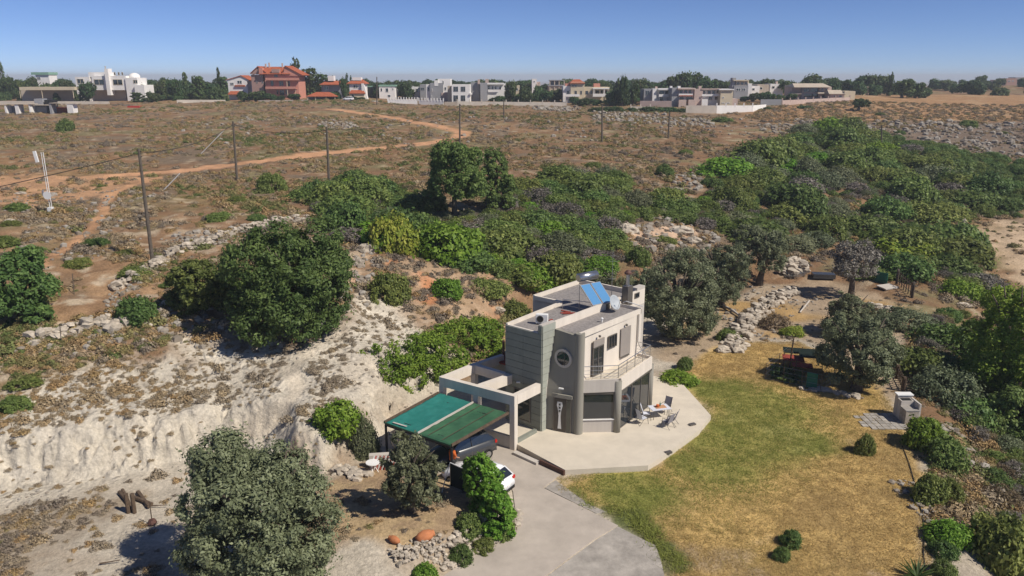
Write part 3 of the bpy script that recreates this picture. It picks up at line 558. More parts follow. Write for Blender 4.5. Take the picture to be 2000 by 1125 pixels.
MB().wall(on(pc_, (1.62, 1.95), .2), on(pc_, (1.62, 1.95), 2.2), -.3, .22, .24).build('low_wall', M['panel'], per)
# back retaining wall with the vine
# ---------------------------------------------------------------- carport
cpo = empty('carport', (-4, 42.5, -.3)); tag(cpo, 'flat carport roofed with teal and green shade net, left of the pergola', 'carport')
nl, fl, fr_, nr_ = Vector((-7.54, 41.65)), Vector((-4.75, 46.05)), Vector((-.22, 42.95)), Vector((-3.35, 38.69))
def lp2(s, t_): return nl*(1-s)*(1-t_)+fl*(1-s)*t_+nr_*s*(1-t_)+fr_*s*t_
def netp(s0, s1, name, m, lab):
    nn = 26; g = MB(); vs = []; 
    for i in range(nn+1):
        for k in range(nn+1):
            p = lp2(s0+(s1-s0)*i/nn, k/nn); sag = -.10*math.sin(math.pi*i/nn)*abs(math.sin(math.pi*k/nn*2))-.035*random.random()-.03*abs(math.sin(i*.25+k*.5))*math.sin(math.pi*k/nn); vs.append((p.x, p.y, 2.34+sag))
    fs = [(i*(nn+1)+k, (i+1)*(nn+1)+k, (i+1)*(nn+1)+k+1, i*(nn+1)+k+1) for i in range(nn) for k in range(nn)]
    o = g.add(vs, fs).build(name, M[m], cpo, smooth=True, label=lab); md = o.modifiers.new('solidify', 'SOLIDIFY'); md.thickness = .012; return o
netp(.02, .50, 'shade_net', 'netteal', 'bright teal half of the shade net'); netp(.52, .98, 'shade_net', 'netgreen', 'darker mottled green half of the shade net')
for s in (0, .51, 1):
    a, b = lp2(s, 0), lp2(s, 1); MB().wall(a, b, 2.25, 2.40, .09).build('roof_beam', M['timber'] if s != .51 else M['creamgrey'], cpo)
for t_ in (0, .14, .5, .86, 1):
    a, b = lp2(.01, t_), lp2(.99, t_); MB().wall(a, b, 2.12, 2.24, .07).build('rafter', M['black'], cpo)
for s, t_ in ((.01, .01), (.5, .01), (.99, .01), (.01, .97), (.5, .97)):
    p = lp2(s, t_); MB().tube([(p.x, p.y, -.4), (p.x, p.y, 2.14)], .075, 8).build('post', M['black'], cpo)
for k in (1, 3):
    a, b = lp2(.54+.1*k, .03), lp2(.53+.1*k, .97); MB().wall(a, b, 2.345, 2.36, .03).build('net_seam', M['netteal'] if k == 2 else M['timber'], cpo)
pt = lp2(.1, .04), lp2(.3, .05); MB().wall(pt[0], pt[1], 2.37, 2.385, .12).build('patch', M['creamgrey'], cpo)
e_ = MB(); e_.wall(lp2(0, -.01), lp2(1, -.01), 2.28, 2.36, .03); e_.build('net_hem', M['netgreen'], cpo)
# ---------------------------------------------------------------- things on the roofs
def at_roof(name, label, cat, loc, rz=0): o = empty(name, loc, rz); return tag(o, label, cat)
so_ = at_roof('solar_water_heater', 'solar water heater with two blue panels and a silver tank on the roof', 'solar heater', (5.6, 51, 6.46))
pan = [Vector((4.75, 50.0, 8.35)), Vector((6.25, 51.0, 8.35)), Vector((6.85, 50.2, 7.15)), Vector((5.3, 49.2, 7.15))]
pan = [Vector(p) for p in ((4.62, 50.55, 8.30), (6.10, 51.55, 8.30), (6.92, 50.55, 7.12), (5.44, 49.55, 7.12))]
nP = (pan[1]-pan[0]).cross(pan[3]-pan[0]).normalized(); nP = nP if nP.z > 0 else -nP
def pq(s, t_): return pan[0]*(1-s)*(1-t_)+pan[1]*s*(1-t_)+pan[3]*(1-s)*t_+pan[2]*s*t_
for s0, s1 in ((0, .485), (.515, 1)):
    q4 = [pq(s0, 0), pq(s1, 0), pq(s1, 1), pq(s0, 1)]
    fr = MB(); fr.add([p-nP*.05 for p in q4]+[p+nP*.02 for p in q4], [(0, 1, 2, 3), (7, 6, 5, 4), (0, 4, 5, 1), (1, 5, 6, 2), (2, 6, 7, 3), (3, 7, 4, 0)]); f_ = fr.build('panel_frame', M['steel'], so_)
    e = .03; q4 = [pq(s0+e, .03), pq(s1-e, .03), pq(s1-e, .97), pq(s0+e, .97)]; MB().add([p+nP*.026 for p in q4], [(3, 2, 1, 0)]).build('solar_panel', M['pv'], f_)
tk = MB(); dx_ = (pan[1]-pan[0]).normalized(); cT = (pan[0]+pan[1])/2+Vector((-.15, .35, .42)); tk.tube([cT-dx_*.82, cT-dx_*.80, cT+dx_*.80, cT+dx_*.82], [.2, .29, .29, .2], 24); o_ = tk.build('tank', M['steel'], so_, smooth=False)
for p in o_.data.polygons: p.use_smooth = len(p.vertices) == 4
for s, t_ in ((0, 0), (1, 0), (0, 1), (1, 1)):
    p = pq(s, t_); MB().tube([p-nP*.05, (p.x, p.y, 6.46)], .025, 6).build('stand_leg', M['steel'], so_)
p = pq(0, .9); MB().tube([p-nP*.06, pq(1, .05)-nP*.06], .02, 6).build('stand_brace', M['steel'], so_)
dsh = at_roof('satellite_dish', 'round grey satellite dish standing on the lower roof', 'satellite dish', (6.75, 50.0, 6.6))
dm = MB(); dirv = Vector((.62, -.55, .42)).normalized(); u_ = dirv.cross(Vector((0, 0, 1))).normalized(); w_ = u_.cross(dirv); vs = []; nn = 28; c0 = Vector((6.9, 49.9, 7.25))
for i in range(6):
    r_ = .52*i/5
    for k in range(nn): a = 2*math.pi*k/nn; vs.append(c0+dirv*(r_*r_*.45)+(u_*math.cos(a)*r_+w_*math.sin(a)*r_))
fs = [(i*nn+k, i*nn+(k+1) % nn, (i+1)*nn+(k+1) % nn, (i+1)*nn+k) for i in range(5) for k in range(nn)]
o_ = dm.add(vs, fs).build('dish', mat('dish_grey', (.42, .45, .47), .5), dsh, smooth=True); sd_ = o_.modifiers.new('solidify', 'SOLIDIFY'); sd_.thickness = .02
MB().tube([(6.75, 50.0, 6.6), (6.75, 50.0, 7.25), c0], .035, 8).build('mast', M['steel'], dsh); MB().tube([c0-w_*.5+dirv*.1, c0+dirv*.55], .014, 6).build('feed_arm', M['steel'], dsh); MB().box(c0+dirv*.58, (.08, .08, .1)).build('receiver', M['black'], dsh)
acu = at_roof('air_conditioner', 'white outdoor air conditioner unit on the front roof', 'air conditioner', (1.95, 47.6, 6.46), R(-30))
rz_ = R(-12)
MB().box((1.95, 47.6, 6.86), (.78, .34, .62), rz=rz_).build('casing', M['white'], acu, bevel=.02)
fx = Vector((math.sin(rz_), -math.cos(rz_), 0)); cF = Vector((1.95, 47.6, 6.86))+fx*.175+Vector((math.cos(rz_), math.sin(rz_), 0))*-.1
nrm_s, ux_s = nrm, ux; nrm, ux = fx, Vector((math.cos(rz_), math.sin(rz_), 0))
ring(MB(), cF, .19, .23, 0, .02, 24).build('fan_ring', M['frame'], acu); dsk = MB(); dsk.add([cF+ux*.19*math.cos(2*math.pi*k/20)+Vector((0, 0, .19*math.sin(2*math.pi*k/20)))+nrm*.006 for k in range(20)], [tuple(range(20))]); dsk.build('fan', M['black'], acu)
for sg in (-.28, .28): MB().box(Vector((1.95, 47.6, 6.505))+ux*sg, (.06, .34, .09), rz=rz_).build('foot', M['black'], acu)
nrm, ux = nrm_s, ux_s
lb = None
for k, (x_, y_, r_, l_) in enumerate([(3.65, 50.1, .4, .75), (3.85, 49.8, .2, .85), (3.6, 50.4, -.5, .5), (2.55, 48.3, .9, .35)]):
    o_ = MB().box((x_, y_, 6.50+.03*(k % 2)), (l_, .12, .06), rz=r_).build('roof_tile_scrap', M['redbrown']); tag(o_, ['red brown plank lying on the roof near the solar heater, topmost of three', 'red brown plank lying lowest of three on the roof', 'short red brown plank crossing the others on the roof', 'small red brown scrap lying behind the air conditioner'][k], 'scrap', 'red brown scraps on the roof')
vt = MB(); vt.lathe((5.85, 47.6, 6.6), [(.05, 0), (.05, .2), (.09, .22), (.09, .28), (.03, .32)], 10); tag(vt.build('roof_vent', M['white']), 'small white vent stub in the middle of the lower roof', 'vent')
at_ = at_roof('antenna', 'thin tall aerial mast behind the solar heater', 'antenna', (7.2, 53.4, 6.46)); MB().tube([(7.2, 53.4, 6.46), (7.2, 53.4, 10.1)], [.03, .012], 6).build('mast', M['steel'], at_)
for z, l_ in ((9.3, .35), (9.7, .25), (8.0, .3)): MB().tube([(7.2-l_, 53.4, z), (7.2+l_, 53.4, z)], .01, 5).build('element', M['steel'], at_)
hr = MB(); hr.tube([(3.5, 50.9, 6.46), (3.5, 50.9, 7.2), (5.4, 50.1, 7.2)], .02, 6); tag(hr.build('pipe', M['steel']), 'thin steel pipe frame left of the solar heater', 'pipe')
pp = MB(); pp.tube([(7.7, 51.1, 6.9), (7.9, 50.9, 7.05), (8.9, 50.0, 6.95)], .03, 6); tag(pp.build('pipe', M['white']), 'white pipe running along the back edge of the lower roof', 'pipe')
# ---------------------------------------------------------------- terrace furniture
def chair(loc, rz, m, label):
    o = empty('garden_chair', loc, rz); tag(o, label, 'chair', 'garden chairs round the table'); Mx = Matrix.Translation(loc) @ Matrix.Rotation(rz, 4, 'Z'); P = lambda x, y, z: Mx @ Vector((x, y, z))
    def q(pts, name):
        b = MB(); n_ = len(pts); b.add([P(*p) for p in pts]+[P(p[0], p[1]+.012, p[2]-.012) for p in pts], [tuple(range(n_)), tuple(range(2*n_-1, n_-1, -1))]+[(i, n_+i, n_+(i+1) % n_, (i+1) % n_) for i in range(n_)]); b.build(name, M[m], o)
    q([(-.24, -.24, .44), (.24, -.24, .44), (.24, .22, .41), (-.24, .22, .41)], 'seat'); q([(-.24, .22, .43), (.24, .22, .43), (.24, .42, 1.05), (-.24, .42, 1.05)], 'backrest')
    for sx in (-.27, .27):
        MB().tube([P(sx, -.32, 0), P(sx, -.22, .44), P(sx, -.20, .66), P(sx, .30, .66)], .017, 6).build('armrest', M['frame'], o)
        MB().tube([P(sx, .42, 0), P(sx, .05, .43), P(sx, -.24, .43)], .015, 6).build('leg', M['frame'], o)
        MB().tube([P(sx*.9, .2, .42), P(sx*.9, .43, 1.08)], .015, 6).build('back_frame', M['frame'], o)
TX, TY = 9.85, 47.35
for (px, py, rz, m, lab) in [(1254, 827, R(120), 'chair', 'pale garden chair nearest the glass front, its back to the window'), (1262, 818, R(80), 'chair', 'pale garden chair behind the nearest one, close to the column'), (1300, 806, R(-40), 'chairgrey', 'grey garden chair at the far right side of the table'), (1311, 829, R(-118), 'chairgrey', 'outer garden chair seen edge on at the right of the table'), (1303, 834, R(-140), 'chairgrey', 'garden chair in front of the table with its back to the lawn')]:
    g = gz(px, py); chair((g[0], g[1], 0), rz, m, lab)
tb = empty('garden_table', (TX, TY, 0)); tag(tb, 'garden table with pale top between the chairs on the terrace', 'table')
MB().box((TX, TY, .71), (1.35, .85, .04), rz=R(15)).build('table_top', M['chair'], tb)
for sx, sy in ((-.55, -.32), (.55, -.32), (.55, .32), (-.55, .32)):
    v_ = Matrix.Rotation(R(15), 3, 'Z') @ Vector((sx, sy, 0)); MB().tube([(TX+v_.x, TY+v_.y, 0), (TX+v_.x, TY+v_.y, .69)], .02, 6).build('leg', M['frame'], tb)
tag(MB().box((TX+.05, TY+.05, .74), (.75, .5, .02), rz=R(15)).build('table_cloth', mat('orange_mat', (.55, .3, .16))), 'orange brown cloth on the garden table', 'cloth')
tag(MB().lathe((TX+.05, TY+.1, .75), [(.04, 0), (.045, .2), (.015, .26), (.015, .34)], 10).build('bottle', M['greenplastic']), 'dark green bottle standing on the garden table', 'bottle')
tag(MB().lathe((TX-.12, TY-.02, .75), [(.07, 0), (.12, .08), (.11, .16)], 12).build('bowl', M['orange']), 'orange bowl on the garden table beside the bottle', 'bowl')
for k, (px, py) in enumerate([(1305, 883), (1352, 830)]):
    g = gz(px, py); o_ = MB().box((g[0], g[1], -.02 if k == 0 else .04), (.45, .25, .12), rz=R(25)).build('floor_lamp_box', M['frame']); tag(o_, ['small dark light box on the front right edge of the patio', 'small dark light box near the right side of the patio'][k], 'light box')
# ---------------------------------------------------------------- cars
def car(loc, rz, paint, label, L=4.1, W=1.76, Ht=1.48, suv=False, opendoor=False):
    o = empty('parked_car', loc, rz); tag(o, label, 'car'); Mx = Matrix.Translation(loc) @ Matrix.Rotation(rz, 4, 'Z'); P = lambda x, y, z: tuple(Mx @ Vector((x, y, z)))
    # profile stations: x, half width, floor, belt height ; +x is the front
    h = L/2; st_ = [(-h, .72, .42, .72), (-h+.12, .80, .28, .98), (-h+.6, .86, .22, 1.0), (-.4, .88, .2, .97), (.7, .88, .2, .95), (1.15, .86, .22, .90), (h-.35, .80, .25, .74), (h-.08, .70, .3, .62), (h, .60, .4, .5)]
    if suv: st_ = [(a, b, c_+.05, d_+.12) for a, b, c_, d_ in st_]
    b = MB(); vs = []
    for x, w_, f, bt in st_:
        for yy, zz in ((-w_, f+.08), (-w_*1.0, (f+bt)/2), (-w_*.94, bt-.03), (-w_*.80, bt+.02), (0, bt+.05), (w_*.80, bt+.02), (w_*.94, bt-.03), (w_, (f+bt)/2), (w_, f+.08), (w_*.8, f), (-w_*.8, f)): vs.append(P(x, yy, zz))
    m_ = 11; fs = [(i*m_+k, i*m_+(k+1) % m_, (i+1)*m_+(k+1) % m_, (i+1)*m_+k) for i in range(len(st_)-1) for k in range(m_)]+[tuple(range(m_-1, -1, -1)), tuple(range((len(st_)-1)*m_, len(st_)*m_))]
    body = b.add(vs, fs).build('body', M[paint], o, smooth=True); 
    top = Ht; bt = 1.0+(.12 if suv else 0); rx = -h+.28; 
    low = [(-h+.12, .74), (1.12, .78)]; hi = [(-h+.62, .60), (.35, .62)]
    cv = [P(low[0][0], -.74, bt-.03), P(low[1][0], -.78, bt-.06), P(low[1][0], .78, bt-.06), P(low[0][0], .74, bt-.03), P(hi[0][0], -.58, top-.05), P(hi[1][0], -.60, top-.03), P(hi[1][0], .60, top-.03), P(hi[0][0], .58, top-.05)]
    MB().add(cv, [(0, 1, 5, 4), (1, 2, 6, 5), (2, 3, 7, 6), (3, 0, 4, 7)]).build('windows', M['glass'], o)
    rf = MB(); vs = []
    for x, z in ((hi[0][0]-.06, top-.06), (hi[0][0]+.3, top), (-.2, top+.03), (hi[1][0]+.05, top-.04)):
        for y in (-.61, -.4, 0, .4, .61): vs.append(P(x, y, z-(.05 if abs(y) > .6 else 0)))
    rf.add(vs, [(i*5+k, i*5+k+1, (i+1)*5+k+1, (i+1)*5+k) for i in range(3) for k in range(4)]); r_ = rf.build('roof', M[paint], o, smooth=True); r_.modifiers.new('s', 'SOLIDIFY').thickness = .03
    for (a_, b_) in ((0, 4), (1, 5), (2, 6), (3, 7)): MB().tube([cv[a_], cv[b_]], .035, 6).build('pillar', M[paint], o)
    for sg in (-1, 1):
        MB().tube([P(-.35, sg*.785, bt-.03), P(-.35, sg*.61, top-.05)], .03, 6).build('pillar', M[paint], o)
        for x in (-h+.72, h-.78):
            w_ = MB(); w_.tube([P(x, sg*.70, .31), P(x, sg*.90, .31)], .31, 20); wo_ = w_.build('wheel', M['rubber'], o); r2 = MB(); r2.tube([P(x, sg*.86, .31), P(x, sg*.915, .31)], .19, 14); r2.build('rim', M['steel'], wo_)
        MB().box(P(-h+.10, sg*.68, .86+(.1 if suv else 0)), (.14, .26, .17), rz=rz).build('tail_light', M['redlens'], o)
        MB().box(P(h-.2, sg*.62, .62+(.1 if suv else 0)), (.2, .26, .1), rz=rz).build('headlight', M['steel'], o)
        MB().box(P(.75, sg*.95, 1.0+(.1 if suv else 0)), (.12, .2, .14), rz=rz).build('mirror', M[paint], o)
    MB().box(P(-h-.0, 0, .36), (.08, 1.3, .16), rz=rz).build('bumper', M['black'], o)
    MB().box(P(-h-.005, 0, .62), (.03, .5, .12), rz=rz).build('number_plate', M['white'], o)
    if opendoor:
        a_ = R(62); d0 = Vector((.12, .90, 0)); ax_ = Vector((-math.cos(a_), math.sin(a_), 0))
        D = lambda s_, z_, o_=0: P(*(d0+ax_*s_+Vector((ax_.y, -ax_.x, 0))*o_+Vector((0, 0, z_))))
        dm_ = MB(); pr = [(0, .3), (.95, .3), (1.0, .9), (0, .95)]; dm_.add([D(s_, z_) for s_, z_ in pr]+[D(s_, z_, .07) for s_, z_ in pr], [(0, 1, 2, 3), (7, 6, 5, 4), (0, 4, 5, 1), (1, 5, 6, 2), (2, 6, 7, 3), (3, 7, 4, 0)]); do = dm_.build('door', M['cardark'], o, label='open dark door on the far side')
        pr = [(.0, .95), (1.0, .9), (.98, 1.25), (.8, 1.45), (.5, 1.50), (.2, 1.35)]; n_ = 6; MB().add([D(s_, z_, .02) for s_, z_ in pr]+[D(s_, z_, .05) for s_, z_ in pr], [tuple(range(n_)), tuple(range(2*n_-1, n_-1, -1))]+[(i, n_+i, n_+(i+1) % n_, (i+1) % n_) for i in range(n_)]).build('window', M['glass'], do)
    return o
car((-1.95, 38.9, SLABZ), R(180+(-33)), 'carwhite', 'white hatchback parked on the driveway behind the green bushes, one far door open', opendoor=True)
car((-3.1, 42.0, SLABZ), R(215), 'cardark', 'dark grey car parked under the green carport net', L=4.3, suv=True, Ht=1.6)
# ---------------------------------------------------------------- vegetation
def leaf_mesh(name, C, Nn, size, mat_, rs, asp=1.7, tint=None, extra=None):
    """C centres, Nn normals; one small quad each"""
    n = len(C); a = rs.normal(size=(n, 3)); T = np.cross(Nn, a); T /= np.linalg.norm(T, axis=1)[:, None]+1e-9; B = np.cross(Nn, T)
    s = size*(.6+.8*rs.random(n))[:, None]; T = T*s*asp/2; B = B*s/2
    V_ = np.stack([C-T, C-B*1.0+T*.1, C+T, C+B*1.0+T*.1], 1).reshape(-1, 3)
    F_ = np.arange(n*4).reshape(-1, 4)
    tt = rs.random(n) if tint is None else tint
    me = bpy.data.meshes.new(name); me.vertices.add(n*4); me.vertices.foreach_set('co', V_.astype(np.float32).ravel())
    me.loops.add(n*4); me.loops.foreach_set('vertex_index', F_.astype(np.int32).ravel()); me.polygons.add(n); me.polygons.foreach_set('loop_start', np.arange(0, n*4, 4, dtype=np.int32))
    at = me.attributes.new('tint', 'FLOAT', 'POINT'); at.data.foreach_set('value', np.repeat(tt, 4).astype(np.float32))
    me.materials.append(mat_); me.update(calc_edges=True); return me
def crown_pts(rs, blobs, nclump, nleaf, cr, inner=.15, zmin=-1e9):
    """leaves on small clumps that sit on the surface of the blobs"""
    bl = np.array(blobs, float); area = (bl[:, 3]*bl[:, 4]+bl[:, 3]*bl[:, 5]+bl[:, 4]*bl[:, 5]); pb = area/area.sum()
    CL = []; guard = 0
    while len(CL) < nclump and guard < nclump*20:
        guard += 1; b = bl[rs.choice(len(bl), p=pb)]; d = rs.normal(size=3); d /= np.linalg.norm(d); p = b[:3]+d*b[3:]*(rs.uniform(.78, 1.02))
        if p[2] < zmin: continue
        q = (p-bl[:, :3])/bl[:, 3:]
        if (np.sum(q*q, 1) < .5).any(): continue
        CL.append((*p, *d))
    CL = np.array(CL); k = rs.integers(0, len(CL), nleaf); c = CL[k]
    d = rs.normal(size=(nleaf, 3)); d /= np.linalg.norm(d, axis=1)[:, None]
    sz = cr*(.6+.8*rs.random(len(CL)))[k]
    flip = (np.sum(d*c[:, 3:], 1) < -.3); d[flip] *= -1
    loose = 1+(rs.random(nleaf) < .3)*rs.random(nleaf)*1.1
    P = c[:, :3]+d*(sz*(.5+.55*rs.random(nleaf))*loose)[:, None]*np.array([1, 1, .85])
    N_ = d*.9+rs.normal(size=(nleaf, 3))*.42; N_[:, 2] += .35; N_ /= np.linalg.norm(N_, axis=1)[:, None]
    clt = rs.random(len(CL))[k]; tint = np.clip(.5*clt+.5*rs.random(nleaf), 0, 1)
    ok = P[:, 2] > zmin-.1
    return P[ok], N_[ok], tint[ok]
def make_crown(name, seed, kind, n, leaf, material):
    """unit crowns: width 2 (radius 1), base at z=0"""
    rs = np.random.default_rng(seed); B = []
    if kind == 'dome':       # shrub that reaches the ground
        B.append((0, 0, .25, .62, .62, .52))
        for i in range(9): a = rs.uniform(0, 6.28); r = rs.uniform(.35, .62); h = rs.uniform(.05, .55)*(1.1-r); B.append((r*math.cos(a), r*math.sin(a), h+.1, *(rs.uniform(.26, .42)*np.array([1, 1, .85]))))
        nclump, cr, zmin = 190, .165, -.02
    elif kind == 'round':    # tree crown above a trunk, height 1.7
        B.append((0, 0, .95, .6, .6, .52))
        for i in range(11): a = rs.uniform(0, 6.28); r = rs.uniform(.3, .66); B.append((r*math.cos(a), r*math.sin(a), rs.uniform(.5, 1.35), *(rs.uniform(.24, .40)*np.array([1, 1, .9]))))
        nclump, cr, zmin = 210, .16, .2
    elif kind == 'tall':     # narrow, tall
        for i in range(14): z = rs.uniform(.3, 2.6); a = rs.uniform(0, 6.28); r = rs.uniform(.1, .5); B.append((r*math.cos(a), r*math.sin(a), z, *(rs.uniform(.3, .5)*np.array([1, 1, 1.1]))))
        nclump, cr, zmin = 120, .17, .1
    elif kind == 'cypress':
        for i in range(12): z = .4+i*.45; w = .95*(1-abs(i-3)/11)*.9+.06; B.append((rs.uniform(-.08, .08), rs.uniform(-.08, .08), z, w, w, .5))
        nclump, cr, zmin = 110, .22, 0
    elif kind == 'umbrella':
        for i in range(10): a = rs.uniform(0, 6.28); r = rs.uniform(0, .7); B.append((r*math.cos(a), r*math.sin(a), .95+rs.uniform(-.1, .15)-(r*.3), *(rs.uniform(.3, .42)*np.array([1, 1, .62]))))
        nclump, cr, zmin = 80, .14, .5
    P, N_, t_ = crown_pts(rs, B, nclump, n, cr, zmin=zmin)
    return leaf_mesh(name, P, N_, leaf, material, rs, tint=t_)
def trunk_mesh(name, seed, h, r, spread, nl=5, lean=.1):
    rs = random.Random(seed); m = MB(); lx, ly = rs.uniform(-lean, lean), rs.uniform(-lean, lean); top = Vector((lx, ly, h*.42))
    m.tube([(0, 0, -.25), (lx*.3, ly*.3, h*.15), (lx*.8, ly*.8, h*.3), tuple(top)], [r*1.5, r*1.05, r*.9, r*.8], 8)
    for i in range(nl):
        a = 6.28*i/nl+rs.uniform(-.4, .4); e = Vector((math.cos(a)*spread*rs.uniform(.4, .7), math.sin(a)*spread*rs.uniform(.4, .7), h*rs.uniform(.7, .9)))
        mid = top.lerp(e, .45)+Vector((0, 0, h*.02)); m.tube([top-Vector((0, 0, .1*h)), mid, e], [r*.65, r*.4, r*.14], 6)
        e2 = e+Vector((rs.uniform(-.2, .2)*spread, rs.uniform(-.2, .2)*spread, h*.1)); m.tube([mid, e2], [r*.3, r*.1], 5)
    return m.mesh(name, M['trunk'], smooth=True)
TR = {}
def var(key, kind, n, leaf, mt, k=3):
    TR[key] = [make_crown(key+'_crown', 100+hash_(key)+i*7, kind, n, leaf, M[mt]) for i in range(k)]
def hash_(s): return sum(ord(c)*(i+3) for i, c in enumerate(s)) % 997
var('olive', 'round', 16000, .042, 'L_olive', 3)
var('olivefine', 'dome', 9000, .045, 'L_olive', 2)
var('mastic', 'dome', 8500, .062, 'L_mastic', 4)
var('dark', 'dome', 8500, .062, 'L_dark', 3)
var('bright', 'dome', 8500, .068, 'L_bright', 2)
var('yellow', 'dome', 8500, .072, 'L_yellow', 1)
var('grey', 'dome', 3500, .05, 'L_grey', 2)
var('brown', 'dome', 3500, .05, 'L_brown', 2)
var('carob', 'round', 14000, .055, 'L_dark', 2)
var('greentree', 'round', 12000, .06, 'L_bright', 1)
var('far', 'round', 2600, .12, 'L_far', 3)
var('fartall', 'tall', 2600, .14, 'L_far', 2)
var('farumb', 'umbrella', 2000, .12, 'L_far', 2)
var('fardome', 'dome', 1800, .12, 'L_far', 2)
var('cypress', 'cypress', 2600, .16, 'L_far', 1)
TK = [trunk_mesh('trunk', i, 1.6, .13, 1.0, 5) for i in range(3)]
GROUPED = {}
def plant(key, px, py, w, h, label, cat='tree', name='tree', group=None, rz=None, v=None, trunk=True, depth=None, zoff=0, pos=None):
    """base shows at (px,py); w and h in photograph pixels"""
    p = pos or cast(px, py); d = dep(p) if depth is None else depth
    if depth is not None:
        D = pxdir(px, py)*depth; p = (D[0], D[1], tz1(D[0], D[1]))
    rw = w*d/FPX/2*1.1; natural = {'olive': 1.7, 'carob': 1.7, 'greentree': 1.7, 'far': 1.7, 'fartall': 3.0, 'farumb': 1.4, 'cypress': 5.6}.get(key, .95)
    hh = h*d/FPX/.93
    if key in ('mastic', 'dark', 'bright', 'yellow', 'grey', 'brown', 'olivefine', 'fardome'): hh = max((h-w*.28)*d/FPX/.9, rw*.5)
    k = random.randrange(len(TR[key])) if v is None else v
    sc = (rw, rw, hh/natural); rz = random.uniform(0, 6.28) if rz is None else rz; loc = (p[0], p[1]+(rw*.25 if natural < 1 else 0), p[2]-.08*rw+zoff)
    if natural > 1 and trunk:
        o = empty(name, loc, rz); o.scale = sc; c = bpy.data.objects.new('crown', TR[key][k]); col.objects.link(c); c.parent = o
        t_ = bpy.data.objects.new('trunk', TK[random.randrange(3)]); col.objects.link(t_); t_.parent = o; t_.scale = (1, 1, natural/1.7)
    else:
        o = bpy.data.objects.new(name, TR[key][k]); col.objects.link(o); o.location = loc; o.rotation_euler = (0, 0, rz); o.scale = sc
    tag(o, label, cat, group); return o
# the great grey-green tree in the foreground: built for itself
def big_tree(px, py, w, h, label, seed, mt, nleaf, leaf, name='tree', squash=1.0, n_b=26, ztop=1.0, trunkr=.3, low=.02):
    p = cast(px, py); d = dep(p); rw = w*d/FPX/2*1.06; H_ = h*d/FPX/.95; rs = np.random.default_rng(seed); B = [(0, 0, H_*.5, rw*.62, rw*.62, H_*.38)]
    for i in range(n_b):
        a = rs.uniform(0, 6.28); z = rs.uniform(.08, .88); r = math.sqrt(max(0, 1-((z-.42)/.58)**2))*rs.uniform(.45, .76)*rw; q = rs.uniform(.17, .30)*rw
        B.append((r*math.cos(a), r*math.sin(a), z*H_*.97, q*1.1, q*1.1, q))
    P, N_, t_ = crown_pts(rs, B, int(n_b*(15 if mt == 'L_olive' else 20)), nleaf, rw*.105, zmin=H_*low)
    o = empty(name, p); me = leaf_mesh('crown', P, N_, leaf, M[mt], rs, tint=t_, asp=2.0); c = bpy.data.objects.new('crown', me); col.objects.link(c); c.parent = o
    t = bpy.data.objects.new('trunk', trunk_mesh('trunk', seed, H_*.95, trunkr, rw*.9, 7, .3)); col.objects.link(t); t.parent = o
    tag(o, label, 'tree'); return o
big_tree(512, 1135, 292, 285, 'large round grey green olive tree in the left foreground', 5, 'L_olive', 95000, .085, name='olive_tree', n_b=34)
big_tree(806, 1000, 128, 165, 'small olive tree with a pale bare trunk in front of the carport', 8, 'L_olive', 34000, .075, name='olive_tree', n_b=16, trunkr=.14, low=.14)
big_tree(1322, 660, 170, 165, 'old broad olive tree touching the right rear corner of the villa', 11, 'L_olive', 50000, .09, name='olive_tree', n_b=24, trunkr=.45, low=.12)
big_tree(1408, 598, 116, 122, 'round olive tree behind the broad one beside the villa', 13, 'L_olive', 30000, .09, name='olive_tree', n_b=18, trunkr=.3, low=.14)
big_tree(1270, 610, 75, 95, 'slim olive tree squeezed between the chimney and the broad olive', 14, 'L_olive', 12000, .11, name='olive_tree', n_b=12, trunkr=.25, low=.15)
big_tree(1482, 556, 130, 108, 'loose olive tree with a dark forked trunk beside the stone heap', 15, 'L_olive', 18000, .12, name='olive_tree', n_b=16, trunkr=.35, low=.3)
big_tree(1662, 580, 110, 110, 'thin greyish olive tree with bare leaning trunks right of the stone heap', 17, 'L_grey', 9000, .12, name='olive_tree', n_b=14, trunkr=.3, low=.42)
big_tree(1672, 762, 150, 150, 'wide olive tree shading the fenced vegetable plot', 19, 'L_olive', 48000, .085, name='olive_tree', n_b=24, trunkr=.35, low=.14)
big_tree(1655, 655, 100, 85, 'dense low olive tree behind the one at the vegetable plot', 21, 'L_olive', 18000, .1, name='olive_tree', n_b=16, trunkr=.3, low=.08)
big_tree(572, 648, 240, 212, 'huge dark evergreen bush on the slope left of the villa', 23, 'L_dark', 80000, .12, name='evergreen_bush', n_b=34, trunkr=.3)
big_tree(395, 612, 130, 110, 'lower dark shrub joined to the left side of the huge evergreen bush', 25, 'L_mastic', 20000, .13, name='evergreen_bush', n_b=20, trunkr=.15)
big_tree(50, 618, 140, 130, 'dark spreading evergreen bush at the left edge of the photo', 27, 'L_dark', 22000, .14, name='evergreen_bush', n_b=20, trunkr=.15)
big_tree(888, 430, 136, 156, 'tall dark carob tree with bare branches on the slope above the villa', 29, 'L_dark', 34000, .14, name='carob_tree', n_b=20, trunkr=.3, low=.3)
big_tree(968, 412, 74, 130, 'narrow dark tree standing right of the tall carob tree', 31, 'L_dark', 22000, .14, name='carob_tree', n_b=18, trunkr=.25, low=.08)
big_tree(1975, 800, 225, 262, 'big bright green pine tree at the right edge of the photo', 33, 'L_pine', 60000, .12, name='pine_tree', n_b=34, trunkr=.35)
big_tree(1985, 850, 110, 95, 'dark bush under the bright pine at the right edge', 34, 'L_dark', 22000, .13, name='evergreen_bush', n_b=20, trunkr=.15)
big_tree(936, 992, 84, 122, 'bright green bush that hides the middle of the white car', 41, 'L_bright', 17000, .085, name='hedge_bush', n_b=18, trunkr=.06, low=.02)
